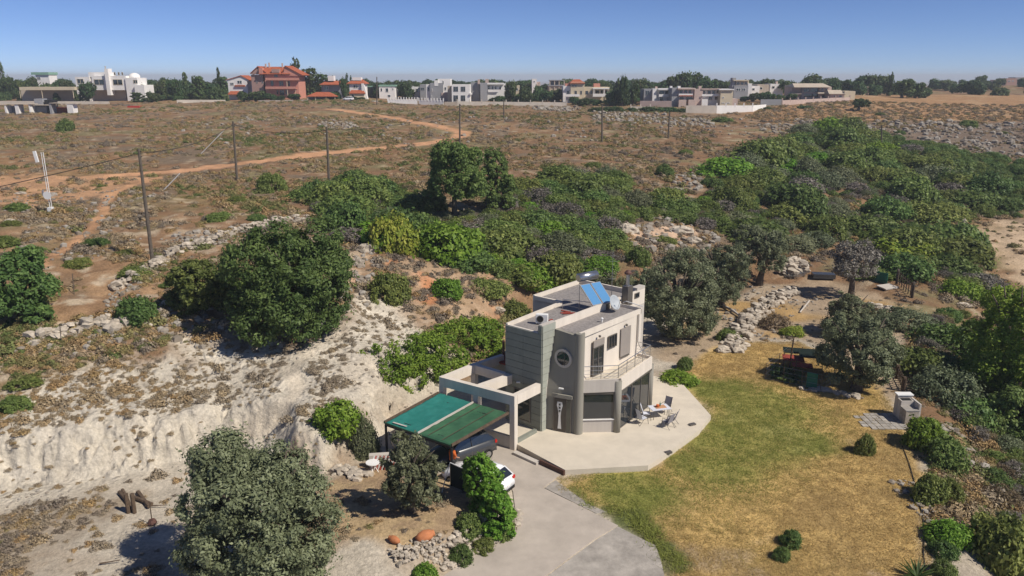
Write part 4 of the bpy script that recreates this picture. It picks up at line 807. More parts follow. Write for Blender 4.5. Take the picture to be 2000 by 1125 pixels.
big_tree(976, 1048, 72, 108, 'dense green hedge bush at the driveway bend', 43, 'L_bright', 15000, .085, name='hedge_bush', n_b=16, trunkr=.06, low=.02)
# named shrubs:  (kind, px, py, w, h, label)
SH = [('bright', 668, 842, 100, 85, 'bright green bush at the end of the pale spur, left of the carport'), ('olivefine', 712, 893, 62, 100, 'greyish upright bush beside the white round table'),
('mastic', 978, 1052, 60, 50, 'lowest green cushion of the driveway hedge'),
('mastic', 912, 1040, 60, 52, 'small brownish green bush above the white stones'), ('dark', 898, 1095, 50, 45, 'small dark bush at the driveway kerb'), ('mastic', 945, 1078, 46, 36, 'small green bush between the kerb and the hedge'), ('bright', 832, 1135, 56, 50, 'small green bush cut by the bottom edge left of the driveway'),
('bright', 1325, 752, 74, 48, 'bright clipped shrub behind the right end of the patio'), ('dark', 1338, 722, 32, 34, 'small dark sapling behind the clipped patio shrub'),
('mastic', 1692, 888, 36, 50, 'lone small bush on the dry lawn near the paved square'), ('dark', 1546, 1064, 44, 42, 'round small bush on the lawn, upper one of a pair'), ('dark', 1528, 1094, 34, 36, 'smaller bush on the lawn, lower one of a pair'),
('dark', 272, 630, 78, 72, 'compact dark bush at the end of the dry stone wall'), ('mastic', 22, 802, 62, 44, 'green cushion shrub at the left edge above the pale cliff'), ('mastic', 42, 752, 64, 34, 'flat green cushion shrub above the left edge cushion'),
('dark', 127, 256, 34, 34, 'lone round bush on the heath below the ruined sheds'), ('mastic', 756, 588, 80, 78, 'mid green bush on the orange slope between boulder and villa'), ('bright', 868, 578, 66, 52, 'fresh green bush on the orange slope, right of the middle'), ('mastic', 950, 572, 88, 52, 'low wide bush beside the orange slope above the villa'),
('mastic', 1005, 615, 70, 48, 'brownish bush just behind the villa roof'), ('yellow', 768, 490, 92, 100, 'yellow green leafy tree below the dark carob tree'), ('bright', 848, 482, 84, 72, 'light green bush right of the yellow green tree'), ('grey', 672, 470, 90, 52, 'grey leafless bush above the huge evergreen bush'),
('mastic', 532, 372, 58, 52, 'round bush beside the dirt track, left of three'), ('mastic', 600, 392, 80, 46, 'flat bush under the second power pole'), ('mastic', 705, 402, 110, 86, 'broad green bush right of the third power pole'), ('dark', 668, 452, 90, 84, 'dark green bush in front of the broad one'),
('dark', 1248, 518, 50, 52, 'round dark bush in front of the pink rock scar'), ('mastic', 1298, 474, 52, 28, 'small low bush on top of the pink rock scar'), ('dark', 1298, 342, 34, 32, 'lone dark bush on the heath below the stony patch'), ('dark', 1395, 366, 50, 34, 'dark bush on the heath edge, right of the lone one'),
('dark', 1412, 238, 46, 24, 'dark round bush in front of the long white retaining wall'), ('dark', 1626, 240, 32, 22, 'dark bush on the dry field, left of the umbrella tree'), ('dark', 1890, 248, 34, 24, 'dark bush on the far dry terraces at the right'),
('brown', 1515, 640, 62, 46, 'dry brown bush in front of the stone heap wall'), ('mastic', 1425, 665, 42, 34, 'small green bush at the low end of the stone heap'), ('yellow', 1548, 655, 44, 30, 'yellow dry grass clump beside the brown bush'),
('olivefine', 1780, 640, 110, 70, 'grey green bush at the end of the right path'), ('dark', 1860, 690, 120, 90, 'dark bush left of the bright pine'), ('mastic', 1800, 735, 120, 90, 'green bush right of the wooden path fence'), ('olivefine', 1850, 790, 130, 110, 'silvery wide bush above the stone barbecue'),
('dark', 1895, 830, 110, 90, 'dark silvery bush below the pine'), ('bright', 1815, 880, 80, 84, 'bright bush in front of the stone barbecue'), ('mastic', 1850, 905, 90, 80, 'green bush right of the bright barbecue bush'), ('dark', 1932, 840, 80, 70, 'round dark bush on the bank above the white rocks'),
('mastic', 1822, 980, 66, 70, 'yellowish bush on the lawn edge by the hose'), ('mastic', 1852, 975, 52, 56, 'bush touching the right side of the hose bush'), ('bright', 1858, 1062, 80, 66, 'bright green bush on the lower lawn edge'), ('dark', 1848, 1088, 54, 44, 'round dark bush below the bright lower one'), ('dark', 1845, 1125, 46, 44, 'round bush at the bottom right lawn edge'),
('mastic', 1965, 1128, 130, 160, 'large green bush in the bottom right corner'), ('grey', 1985, 935, 66, 50, 'grey thin bush on the right bank'), ('brown', 1935, 850, 26, 18, 'small orange brown bush on the white rocks at the right'), ('grey', 1780, 420, 100, 42, 'grey leafless thicket on the slope right of the middle'), ('grey', 1860, 480, 110, 44, 'grey thicket beside the sandy bank'),
('yellow', 1760, 505, 110, 72, 'yellow green tree among the dark shrubs at the right'), ('mastic', 1880, 570, 90, 55, 'dark shrub belt below the sandy bank'), ('mastic', 1700, 540, 90, 44, 'low shrub left of the wooden gate'), ('olivefine', 1540, 485, 110, 60, 'silvery bush behind the loose olive tree'), ('olivefine', 1165, 545, 90, 62, 'silvery bush behind the solar heater'), ('bright', 1040, 555, 90, 66, 'green bush above the villa roof'), ('olivefine', 1222, 580, 60, 60, 'silvery bush directly behind the chimney')]
for s in SH: plant(s[0], s[1], s[2], s[3], s[4], s[5], cat='bush' if 'tree' not in s[5] else 'tree', name='shrub' if 'tree' not in s[5] else 'tree', trunk=False)
for o in list(col.objects):
    if o.get('label') == 'yellow dry grass clump beside the brown bush': o['category'] = 'grass clump'; o.name = 'grass_clump'
plant('farumb', 1676, 216, 36, 24, 'single umbrella shaped tree on the dry field', cat='tree', name='umbrella_tree')
# vine on the bank behind the pergola
vine = []
rs = np.random.default_rng(3); B = []
for (px, py, r_) in [(765,735,.9),(790,700,1.0),(800,745,.9),(830,690,1.1),(835,735,1.0),(870,670,1.1),(875,715,1.0),(905,655,1.1),(915,690,1.0),(940,650,1.0),(945,690,1.1),(950,665,1.0),(720,690,.4)]:
    p = cast(px, py); B.append((p[0], p[1], p[2]+.3, r_*1.15, r_, r_*.9)); B.append((p[0]+.6, p[1]+.4, p[2]+.5, r_*.8, r_*.8, r_*.8))
o0 = Vector(B[5][:3]); B = [(b[0]-o0.x, b[1]-o0.y, b[2]-o0.z, *b[3:]) for b in B]
P, N_, t_ = crown_pts(rs, B, 420, 38000, .42)
vo = bpy.data.objects.new('vine', leaf_mesh('vine', P, N_, .13, M['L_bright'], rs, tint=t_, asp=1.3)); col.objects.link(vo); vo.location = o0; tag(vo, 'bright green vine hedge spilling over the bank behind the pergola', 'vine')
# maquis: individual shrubs on the slope
def scatter_poly(P, n, mind, seed):
    rs = np.random.default_rng(seed); P = np.array(P); lo = P[:, :2].min(0); hi = P[:, :2].max(0); out = []; k = 0
    while len(out) < n and k < 30:
        k += 1; q = lo+(hi-lo)*rs.random((n*4, 2)); q = q[polyd(q[:, 0], q[:, 1], P) > 0]
        for p in q:
            if len(out) >= n: break
            if all((p[0]-o[0])**2+(p[1]-o[1])**2 > mind*mind for o in out): out.append(p)
    return np.array(out)
MQ = casts([(620,385),(660,370),(760,360),(800,400),(860,420),(960,420),(1010,375),(1100,350),(1200,340),(1215,365),(1180,390),(1330,400),(1400,340),(1500,310),(1560,262),(1640,240),(1690,285),(1800,300),(1860,325),(1905,370),(1990,410),(1900,440),(1840,410),(1870,470),(1960,520),(1960,575),(1900,590),(1820,560),(1760,545),(1700,500),(1620,480),(1560,470),(1460,460),(1380,440),(1290,425),(1190,440),(1210,500),(1200,560),(1110,560),(1000,545),(870,520),(830,470),(700,480)])
MN = casts([(620,385),(700,350),(760,360),(800,400),(860,430),(960,420),(1010,375),(1100,350),(1200,345),(1215,365),(1190,400),(1330,400),(1400,380),(1460,390),(1480,450),(1380,445),(1290,425),(1190,440),(1210,500),(1200,560),(1110,560),(1000,545),(870,515),(830,480),(700,470)])
pA = scatter_poly(MN, 185, 2.3, 9); pB = scatter_poly(MQ, 400, 4.0, 10); pB = pB[(polyd(pB[:, 0], pB[:, 1], MN) < -1.5) & (polyd(pB[:, 0], pB[:, 1], RG['sand']) < -3)][:112]
pts = np.concatenate([pA, pB])
KIND = ['mastic', 'mastic', 'dark', 'dark', 'olivefine', 'bright', 'mastic', 'grey', 'mastic', 'dark', 'mastic', 'grey', 'olivefine']
ADJ = {'mastic': 'green mastic shrub crowded on the slope behind the villa', 'dark': 'dark leaved shrub crowded on the slope behind the villa', 'olivefine': 'silvery shrub crowded on the slope behind the villa', 'bright': 'fresh green shrub crowded on the slope behind the villa', 'grey': 'grey half dry shrub crowded on the slope behind the villa'}
zs_ = tz(pts[:, 0], pts[:, 1])
for i, (x, y) in enumerate(pts):
    k = KIND[random.randrange(len(KIND))]; r = (random.choice([1.3, 1.7, 2.2, 2.8]) if i < len(pA) else random.choice([1.8, 2.6, 3.4, 4.2]))*random.uniform(.85, 1.15)*(1.2 if k != 'grey' else .9); hh = r*random.uniform(.6, 1.1)
    o = bpy.data.objects.new('maquis_shrub', TR[k][random.randrange(len(TR[k]))]); col.objects.link(o); o.location = (x, y, zs_[i]-.12*r); o.rotation_euler = (0, 0, random.uniform(0, 6.28)); o.scale = (r, r*random.uniform(.85, 1.15), hh)
    tag(o, ADJ[k], 'bush', k.replace('olivefine', 'silvery').replace('mastic', 'green mastic')+' shrubs covering the slope behind the villa')
# scattered single bushes on the heath and on the right bank
HB = [(1560,300),(1480,290),(1430,395),(1350,400),(1230,430),(460,395),(500,430),(430,430),(240,500),(190,480),(150,520),(260,540),(330,560),(20,440),(10,480),(60,500),(30,410),(1700,265),(1760,262),(1570,262),(1340,300),(1720,225),(1650,255),(1960,262),(1100,335),(1160,328)]
for i, (px, py) in enumerate(HB):
    d = dep(cast(px, py)); s = random.uniform(1.6, 3.2)*FPX/d
    plant('mastic' if i % 3 else 'dark', px, py, s, s*.6, 'small scattered green bush on the open heath', cat='bush', name='heath_bush', group='small green bushes scattered on the open heath')
# ---------------------------------------------------------------- the village on the plateau
HB_ = {}
class House:
    """boxes and windows given as rectangles of photograph pixels on a wall plane at world distance Y0"""
    def __init__(s, name, label, cat, Y0, xr, group=None):
        Y0 *= VS; s.Y0 = Y0; D = pxdir(sum(xr)/2, 190); t = Y0/D[1]; s.o = empty(name, (t*D[0], Y0, tz1(t*D[0], Y0))); tag(s.o, label, cat, group)
    def xz(s, px, py, y=None):
        D = pxdir(px, py); t = (s.Y0 if y is None else y)/D[1]; return D[0]*t, CAMH+D[2]*t
    def box(s, x0, x1, y0, y1, m, dy=0, th=8, name='wall', ground=False, label=None):
        a, zt = s.xz(x0, y0, s.Y0+dy); b, zb = s.xz(x1, y1, s.Y0+dy)
        if ground: zb = min(zb, tz1((a+b)/2, s.Y0+dy))-1.0
        return MB().prism([(a, s.Y0+dy), (b, s.Y0+dy), (b, s.Y0+dy+th), (a, s.Y0+dy+th)], zb, zt).build(name, M[m], s.o, label=label)
    def win(s, x0, x1, y0, y1, dy=0, frame='hw', gl='glass', name='window', arch=False):
        a, zt = s.xz(x0, y0, s.Y0+dy); b, zb = s.xz(x1, y1, s.Y0+dy); Y = s.Y0+dy; fr = .10
        f = MB(); f.wall((a, Y-.03), (b, Y-.03), zb-.0, zb+fr, .1); f.wall((a, Y-.03), (b, Y-.03), zt-fr, zt, .1); f.wall((a, Y-.032), (a+fr, Y-.032), zb+fr, zt-fr, .1); f.wall((b-fr, Y-.032), (b, Y-.032), zb+fr, zt-fr, .1)
        if b-a > 1.3: f.wall(((a+b)/2-fr/2, Y-.032), ((a+b)/2+fr/2, Y-.032), zb+fr, zt-fr, .09)
        o = f.build(name, M[frame], s.o); MB().wall((a+fr*.5, Y-.012), (b-fr*.5, Y-.012), zb+fr*.5, zt-fr*.5, .02).build('pane', M[gl], o)
    def balcony(s, x0, x1, y0, y1, m='hw', dy=-1.4):
        a, zt = s.xz(x0, y0, s.Y0+dy); b, zb = s.xz(x1, y1, s.Y0+dy); MB().prism([(a, s.Y0+dy), (b, s.Y0+dy), (b, s.Y0), (a, s.Y0)], zb-.15, zb).build('balcony_slab', M[m], s.o); MB().wall((a, s.Y0+dy+.06), (b, s.Y0+dy+.06), zb, zt, .12).build('balcony_parapet', M[m], s.o)
    def hip(s, x0, x1, y0, y1, m='tile', dy=-.6, th=9, r=.35, name='roof', gable=False):
        a, z1 = s.xz(x0, y0, s.Y0+dy); b, z0 = s.xz(x1, y1, s.Y0+dy); w_ = (b-a)*r; Ya = s.Y0+dy; Yb = Ya+th; Ym = (Ya+Yb)/2
        vs = [(a, Ya, z0), (b, Ya, z0), (b, Yb, z0), (a, Yb, z0), (a+w_, Ym, z1), (b-w_, Ym, z1)]
        MB().add(vs+[(x, y, z-.18) for x, y, z in vs[:4]], [(0, 1, 5, 4), (1, 2, 5), (2, 3, 4, 5), (3, 0, 4), (9, 8, 7, 6), (0, 6, 7, 1), (1, 7, 8, 2), (2, 8, 9, 3), (3, 9, 6, 0)]).build(name, M[m], s.o)
    def gable_front(s, x0, x1, ypeak, yeave, m, dy=-.3, th=9, xp=None, wall=None):
        a, z0 = s.xz(x0, yeave, s.Y0+dy); b, _ = s.xz(x1, yeave, s.Y0+dy); xp_, z1 = s.xz(xp or (x0+x1)/2, ypeak, s.Y0+dy); Ya = s.Y0+dy; Yb = Ya+th
        if wall: MB().prism([(a+.4, Ya+.35), (b-.4, Ya+.35), (b-.4, Yb-.3), (a+.4, Yb-.3)], z0-.4, z0-.02).build('wall', M[wall], s.o); MB().add([(a+.5, Ya+.33, z0-.05), (b-.5, Ya+.33, z0-.05), (xp_, Ya+.33, z1-.3)], [(0, 1, 2)]).build('gable_wall', M[wall], s.o)
        v_ = [(a, Ya, z0), (xp_, Ya, z1), (b, Ya, z0), (a, Yb, z0), (xp_, Yb, z1), (b, Yb, z0)]; v_ += [(x, y, z-.22) for x, y, z in v_]
        MB().add(v_, [(0, 1, 4, 3), (1, 2, 5, 4), (9, 10, 7, 6), (10, 11, 8, 7), (6, 7, 1, 0), (7, 8, 2, 1), (3, 4, 10, 9), (4, 5, 11, 10), (0, 3, 9, 6), (8, 11, 5, 2)]).build('roof', M[m], s.o)
    def post(s, x, y0, y1, m='hw', w=1.2, dy=-1.3):
        a, zt = s.xz(x-w/2, y0, s.Y0+dy); b, zb = s.xz(x+w/2, y1, s.Y0+dy); MB().box(((a+b)/2, s.Y0+dy+.1, (zt+zb)/2), (b-a, .25, zt-zb)).build('column', M[m], s.o)
h = House('white_villa', 'sprawling white villa with a dome and tall chimney at the left', 'house', 250, (146, 285))
h.box(146, 180, 150, 192, 'hw', 1.5, ground=True); h.box(178, 249, 148, 176, 'hw', 0, 9); h.box(180, 247, 176, 192, 'hb', 3, 5, ground=True); h.box(203, 217, 134, 186, 'hw', -1, 3, name='chimney'); h.box(172, 205, 141, 150, 'hw', 2); h.box(244, 272, 152, 192, 'hw', -.5, 8, ground=True); h.box(262, 284, 166, 192, 'hw', -1.5, ground=True)
for x in ((150,164,154,163),(183,204,155,166),(220,240,155,166),(260,269,156,163),(222,226,141,147),(230,234,141,147),(237,241,141,147)): h.win(*x, dy={150:1.5,260:-.5}.get(x[0],0) if x[0] < 222 or x[0]>241 or x[2]>150 else 0, frame='hc')
cx, cz = h.xz(253, 152); MB().lathe((cx, 250*VS+4, cz-.1), [(r_*VS, z_*VS) for r_, z_ in [(1.75, 0), (1.7, .5), (1.5, .95), (1.1, 1.3), (.6, 1.52), (.05, 1.6)]], 20).build('dome', M['hw'], h.o, smooth=True)
MB().lathe((h.xz(206, 134)[0], 250*VS, h.xz(206, 134)[1]), [(.15, 0), (.15, .6), (.3, .65), (.3, .85)], 8).build('chimney_pot', M['hb'], h.o)
h = House('open_canopy', 'long low white flat roofed canopy below the domed villa', 'canopy', 238, (37, 146)); h.box(37, 146, 170, 176, 'hc', 0, 6, name='roof')
for x in (39, 82, 143): h.post(x, 176, 192, 'hc', 3, dy=.1)
h.box(40, 145, 176, 192, 'hb', 5.5, .3, ground=True)
h = House('small_house', 'small pale house with greenish flat roof among the left trees', 'house', 285, (60, 98)); h.box(60, 95, 141, 146, 'greenroof', 0, 7, name='roof'); h.box(69, 98, 146, 165, 'hw', .5, 6, ground=True); h.win(72, 80, 150, 156, .5)
h = House('white_house', 'white gabled house left of the pink one, with red trims', 'house', 250, (440, 487)); h.box(444, 485, 153, 188, 'hw', 0, ground=True); h.gable_front(440, 487, 147, 156, 'tile', wall='hw', xp=470); h.hip(444, 476, 178, 184, dy=-2.4, th=2.5, r=.1); h.box(458, 478, 166, 169, 'tile', -.5, .5, name='red_band'); h.win(449, 457, 161, 167); h.win(463, 473, 157, 164)
h = House('pink_house', 'large pink four storey house with red tiled roof', 'house', 246, (490, 588)); h.box(490, 517, 146, 195, 'pinkdk', .3, 10, ground=True); h.box(516, 585, 142, 195, 'pink', 0, 10, ground=True)
h.gable_front(488, 522, 129, 143, 'tile', dy=-.5, th=10, xp=503, wall='pinkdk'); h.gable_front(549, 590, 128, 146, 'tile', dy=-.8, th=11, xp=556, wall='pink'); h.hip(503, 566, 130, 144, dy=-1, th=11, r=.04); h.box(505, 513, 133, 146, 'pink', -.9, 2, name='dormer'); h.box(530, 545, 135, 142, 'pinkdk', -.8, 2, name='dormer')
h.balcony(518, 584, 152, 156, 'pink', -1.5); h.balcony(518, 578, 169, 173, 'pink', -1.5); h.post(561, 156, 190, 'hc', 1.6); h.post(577, 173, 190, 'hc', 1.4)
for x in ((528,535,157,168),(545,554,158,168),(562,567,158,169),(546,556,176,186),(540,544,176,184),(557,561,176,184),(566,572,144,149),(535,543,145,151)): h.win(*x, frame='pinkdk', gl='glass')
for x in ((493,497,141+2,147),(509,513,147,151),(500,504,158,163),(511,515,158,163)): h.win(*x, dy=.3, frame='hp')
for x_, y0_ in ((512, 124), (519, 122), (545, 123)):
    a, zt = h.xz(x_, y0_); _, zb = h.xz(x_, 134); MB().box((a, 246*VS+4, (zt+zb)/2), (.5, .5, zt-zb)).build('chimney', M['hp'], h.o)
h = House('tile_roof_villa', 'white villa with red tile roofs and a flared white buttress', 'house', 248, (623, 718)); h.box(627, 668, 164, 195, 'hg', 1, ground=True); h.hip(623, 668, 158, 165, r=.2); h.box(682, 711, 162, 195, 'hw', 0, ground=True); h.hip(676, 713, 155, 163, r=.25); h.hip(681, 713, 176, 182, dy=-1.6, th=2, r=.12); h.box(683, 712, 182, 197, 'hc', -1.2, 2, ground=True); h.box(640, 652, 148, 158, 'hw', 2, 3, name='rooftop_room'); h.box(688, 705, 151, 157, 'hw', 2, 3, name='rooftop_room')
a, z0 = h.xz(711, 163); b, z1 = h.xz(720, 197); MB().add([(a-.9, 296.8, z0), (a, 296.8, z0), (b, 296.8, z1), (a-.9, 296.8, z1), (a-.9, 298.5, z0), (a, 298.5, z0), (b, 298.5, z1), (a-.9, 298.5, z1)], [(3, 2, 1, 0), (4, 5, 6, 7), (1, 2, 6, 5), (0, 1, 5, 4), (2, 3, 7, 6), (3, 0, 4, 7)]).build('buttress', M['hw'], h.o)
for x in ((690,699,166,172),(704,708,165,172),(632,642,168,176),(686,692,184,190)): h.win(*x, dy=0 if x[0] > 680 and x[2] < 180 else (1 if x[0] < 680 else -1.2))
h = House('gate_lodge', 'low red roofed open lodge in front of the tile roof villa', 'lodge', 238, (597, 656)); h.hip(597, 656, 180, 188, dy=0, th=6, r=.28); 
for x in (601, 616, 637, 654): h.post(x, 187, 197, 'hc', 2.2, dy=.3)
h.box(602, 652, 188, 198, 'hb', 4.5, .3, ground=True)
h = House('house', 'small white block house with a green roof edge', 'house', 255, (740, 773)); h.box(740, 772, 168, 195, 'hw', 0, ground=True); h.box(739, 773, 166, 169, 'greenroof', -.2, 8.3, name='roof_edge')
for x in ((743,747,172,179),(753,759,172,180),(766,769,172,176),(757,763,185,190)): h.win(*x)
h = House('shed', 'dark green glazed shed left of the green edged house', 'shed', 262, (712, 740)); h.box(713, 739, 170, 192, 'glassgreen', 0, 5, ground=True, name='glazing'); h.box(712, 740, 168, 170, 'greenroof', -.1, 5.3, name='roof')
h = House('house', 'narrow white house half hidden behind a leafy tree', 'house', 265, (800, 821)); h.box(803, 820, 170, 195, 'hw', 0, ground=True); h.win(805, 808, 174, 178); h.win(812, 817, 173, 180); h.box(786, 804, 168, 185, 'hg', 3)
h = House('house', 'low dark grey cube house left of the tall white one', 'house', 262, (820, 834)); h.box(820, 833, 165, 196, 'hg', 0, ground=True); h.win(822, 829, 171, 176, frame='hg')
h = House('house', 'tall white and grey stepped house with tower block', 'house', 250, (832, 882)); h.box(832, 842, 165, 197, 'hw', 1.2, ground=True); h.box(840, 866, 162, 198, 'hg', .4, ground=True); h.box(855, 880, 154, 182, 'hw', 1.0, 8); h.box(848, 856, 157, 168, 'hw', .3, 3); h.box(862, 880, 181, 198, 'hp', .2, ground=True)
for x, d_ in (((864,867,157,165),1),((835,839,170,179),1.2),((843,845,173,179),.4),((842,844,186,195),.4),((868,872,170,176),1)): h.win(*x, dy=d_)
h = House('house', 'bright white cube house with four square windows', 'house', 242, (882, 922)); h.box(882, 918, 165, 199, 'hw', 0, ground=True); h.box(874, 883, 168, 199, 'hb', 1.5, ground=True); h.box(917, 921, 182, 185, 'hw', -.5, 5, name='canopy')
for x in ((885.5,895,169,179),(900,909,169,179),(885.5,895,186,198),(900,909,186,198)): h.win(*x, frame='hg')
h = House('house', 'grey and white house with slanted rooftop chimneys', 'house', 250, (919, 986)); h.box(919, 937, 161, 199, 'hg', 1.5, ground=True); h.box(938, 952, 162, 199, 'hg', -.6, ground=True); h.box(951, 985, 164, 196, 'hw', 2, ground=True); h.box(950, 984, 162, 165, 'hw', .2, 8, name='roof_slab'); h.balcony(953, 982, 175, 179, 'hw', -.8); h.box(933, 937, 155, 164, 'hp', .3, 1.5, name='chimney'); h.box(948, 954, 154, 164, 'hp', .3, 1.5, name='chimney')
for x in ((953,957,167,175),(960,964,168,176),(966,970,168,175),(975,979,168,176)): h.win(*x, dy=2)
h = House('house', 'small cream house partly behind trees, right of the grey one', 'house', 265, (985, 1016)); h.box(985, 999, 163, 178, 'hw', 0); h.box(1002, 1015, 167, 190, 'hc', 0, ground=True); h.win(1005, 1012, 172, 177); h.win(988, 995, 167, 173); h.box(985, 998, 178, 192, 'hw', 0, ground=True)
h = House('house', 'distant white tower house behind the dark trees', 'house', 300, (1037, 1055)); h.box(1039, 1048, 154, 180, 'hw', 0, ground=True); h.win(1042, 1045, 158, 161); h.box(1047, 1055, 160, 180, 'hp', 1, ground=True)
h = House('unfinished_building', 'unfinished grey concrete frame building on the skyline', 'building', 295, (1070, 1104)); h.box(1073, 1103, 156, 157.6, 'hg', 0, 7, name='slab'); h.box(1070, 1103, 166, 168, 'hg', 0, 7, name='slab'); 
for x in (1074, 1083, 1092, 1102): h.post(x, 157, 182, 'hb', 1.6, dy=.2)
h.box(1075, 1092, 157.6, 166, 'hg', 5, .3); h.box(1071, 1102, 168, 182, 'hb', .5, 6, ground=True)
h = House('cream_villa', 'wide cream villa with orange hipped roof tower and balconies', 'house', 248, (1100, 1190)); h.box(1100, 1116, 168, 192, 'hw', 1, ground=True); h.box(1115, 1141, 160, 195, 'hc', 0, ground=True); h.hip(1113, 1143, 155, 162, th=8, r=.3); h.box(1140, 1190, 170, 195, 'hc', .8, ground=True); h.balcony(1105, 1132, 184, 188, 'hw'); h.balcony(1158, 1191, 183, 188, 'hw'); h.box(1158, 1190, 172, 174, 'hw', -1.4, 2.2, name='canopy'); h.box(1160, 1172, 163, 170, 'pink', 2, 3, name='rooftop_room'); h.box(1104, 1114, 163, 169, 'pink', 2.5, 3, name='rooftop_room')
for x, d_ in (((1107,1112,177,185),1),((1117,1127,165,170),0),((1122,1127,177,185),0),((1133,1137,177,185),0),((1143,1149,177,185),.8),((1153,1157,177,184),.8),((1163,1170,176,184),.8),((1173,1178,176,184),.8),((1182,1187,176,184),.8)): h.win(*x, dy=d_, frame='hb')
h.post(1160, 174, 184); h.post(1180, 174, 184)
h = House('house', 'white twin balcony house at the left end of the terrace row', 'house', 232, (1258, 1316)); h.box(1258, 1275, 174, 200, 'hg', 1, ground=True); h.box(1275, 1281, 174, 205, 'hw', -.6, 4, ground=True); h.box(1280, 1318, 173, 205, 'hw', 1, ground=True); h.box(1309, 1313, 168, 176, 'hw', 0, 1.2, name='chimney'); h.box(1280, 1284, 169, 175, 'hp', 1.5, 1.2, name='chimney'); h.balcony(1287, 1309, 184, 188, 'hw'); h.box(1286, 1310, 173, 176, 'hw', -1.4, 2.4, name='canopy')
for x, d_ in (((1261,1268,177,186),1),((1288,1296,177,185),1),((1299,1305,177,184),1),((1289,1295,190,197),1),((1303,1308,190,197),1)): h.win(*x, dy=d_, frame='hg')
h = House('house', 'pinkish white house with red balcony edge, second in the terrace row', 'house', 226, (1314, 1360)); h.box(1313, 1326, 172, 205, 'hg', .5, ground=True); h.box(1325, 1356, 172, 207, 'hw', 1.5, ground=True); h.box(1324, 1357, 172, 174.5, 'hp', -.6, 2.2, name='roof_slab'); h.balcony(1326, 1353, 183, 186, 'hw', -.8); h.box(1327, 1353, 186, 188, 'tile', -1, 2, name='awning'); h.box(1326, 1340, 195, 207, 'hp', -1.5, 3, ground=True, name='garden_room'); h.box(1345, 1358, 195, 207, 'hp', -1.5, 3, ground=True, name='garden_room'); h.box(1324, 1329, 168, 173, 'hw', 2, 1.5, name='chimney')
for x in ((1328,1333,176,183),(1336,1342,176,182),(1345,1350,176,183),(1328,1335,189,195),(1340,1352,189,195)): h.win(*x, dy=1.5, frame='hb')
h = House('house', 'third house of the terrace row with a pinkish stair tower', 'house', 226, (1357, 1410)); h.box(1357, 1371, 174, 206, 'hp', -.3, 6, ground=True); h.box(1370, 1408, 175, 207, 'hw', 1.5, ground=True); h.box(1370, 1408, 173, 175, 'hp', -.5, 2.3, name='roof_slab'); h.balcony(1371, 1407, 184, 187, 'hw', -.8); h.box(1365, 1370, 168, 175, 'hp', 1, 1.5, name='chimney'); h.box(1371, 1382, 194, 207, 'hw', -1.5, 3, ground=True, name='garden_room')
for x in ((1373,1377,177,184),(1382,1388,177,184),(1391,1396,177,184),(1400,1406,177,182),(1384,1391,188,195),(1396,1404,188,195)): h.win(*x, dy=1.5, frame='hp')
h = House('house', 'plain cream windowless end house of the terrace row', 'house', 224, (1408, 1434)); h.box(1408, 1430, 175, 208, 'hc', 0, ground=True); h.box(1405, 1434, 174, 176, 'hw', -.5, 9, name='roof_slab'); h.win(1411, 1414, 189, 192); h.win(1409.5, 1415, 200, 202); h.win(1419, 1425, 200, 202); h.box(1430, 1440, 193, 208, 'hp', .5, 5, ground=True)
h = House('house', 'grey tall house with cream top floor behind the terrace row', 'house', 262, (1432, 1472)); h.box(1433, 1463, 156, 158, 'hc', -.8, 7, name='roof_slab'); h.box(1436, 1462, 158, 168, 'hc', 0, 6); h.box(1434, 1460, 167, 192, 'hg', -.6, ground=True); h.box(1461, 1467, 163, 192, 'hw', -.4, ground=True); h.box(1431, 1435, 152, 192, 'hg', 0, 3, name='chimney', ground=True)
for x in ((1439,1444,160,166),(1447,1452,160,166),(1455,1460,160,166)): h.win(*x, frame='hp')
h.win(1438, 1446, 172, 178, -.6); h.win(1449, 1456, 172, 178, -.6)
h = House('house', 'low white slanted house among trees, right of the grey tall one', 'house', 268, (1463, 1500)); h.box(1466, 1482, 168, 192, 'hw', 0, ground=True); h.box(1480, 1500, 165, 190, 'hb', 2, ground=True); h.win(1469, 1474, 172, 177); h.win(1484, 1489, 170, 175, 2)
h = House('house', 'white house fragments between the two round topped trees', 'house', 275, (1500, 1530)); h.box(1505, 1528, 164, 190, 'hw', 0, ground=True); h.win(1508, 1513, 168, 173); h.win(1518, 1523, 168, 173); h.box(1516, 1519, 159, 165, 'hp', 1, 1.5, name='chimney')
h = House('modern_house', 'dark glazed house with brown tiled overhanging roof', 'house', 250, (1545, 1628)); h.hip(1552, 1624, 163, 170, m='hb', dy=-2, th=11, r=.08); h.box(1567, 1602, 170, 193, 'hg', 1, ground=True); h.box(1601, 1622, 170, 196, 'hp', 0, ground=True); h.hip(1598, 1624, 179, 182, m='hb', dy=-1.6, th=2, r=.05); h.box(1547, 1568, 167, 190, 'hp', 2, ground=True); h.hip(1545, 1566, 179, 183, m='hb', dy=-1, th=5, r=.1)
for x in ((1570,1580,172,180),(1583,1599,172,180),(1570,1599,183,190)): h.win(*x, dy=1, frame='hg')
for x in ((1604,1608,172,177),(1612,1616,172,178),(1604,1616,185,190)): h.win(*x, frame='hp')
h = House('low_house', 'low tan house with stepped roofs at the end of the pale road', 'house', 246, (1622, 1670)); h.box(1622, 1655, 182, 196, 'hp', 0, ground=True); h.hip(1620, 1652, 176, 183, m='hb', th=7, r=.1); h.box(1650, 1669, 178, 197, 'hc', -.5, ground=True); h.win(1628, 1633, 186, 190); h.win(1638, 1644, 186, 190)
h = House('hut', 'tiny white hut in front of the big dark trees', 'hut', 300, (1690, 1696)); h.box(1684, 1696, 170, 177, 'hc', 0, 4, ground=True); h.box(1683, 1697, 169, 170.5, 'hb', -.3, 4.6, name='roof'); h.win(1687, 1690, 172, 175)
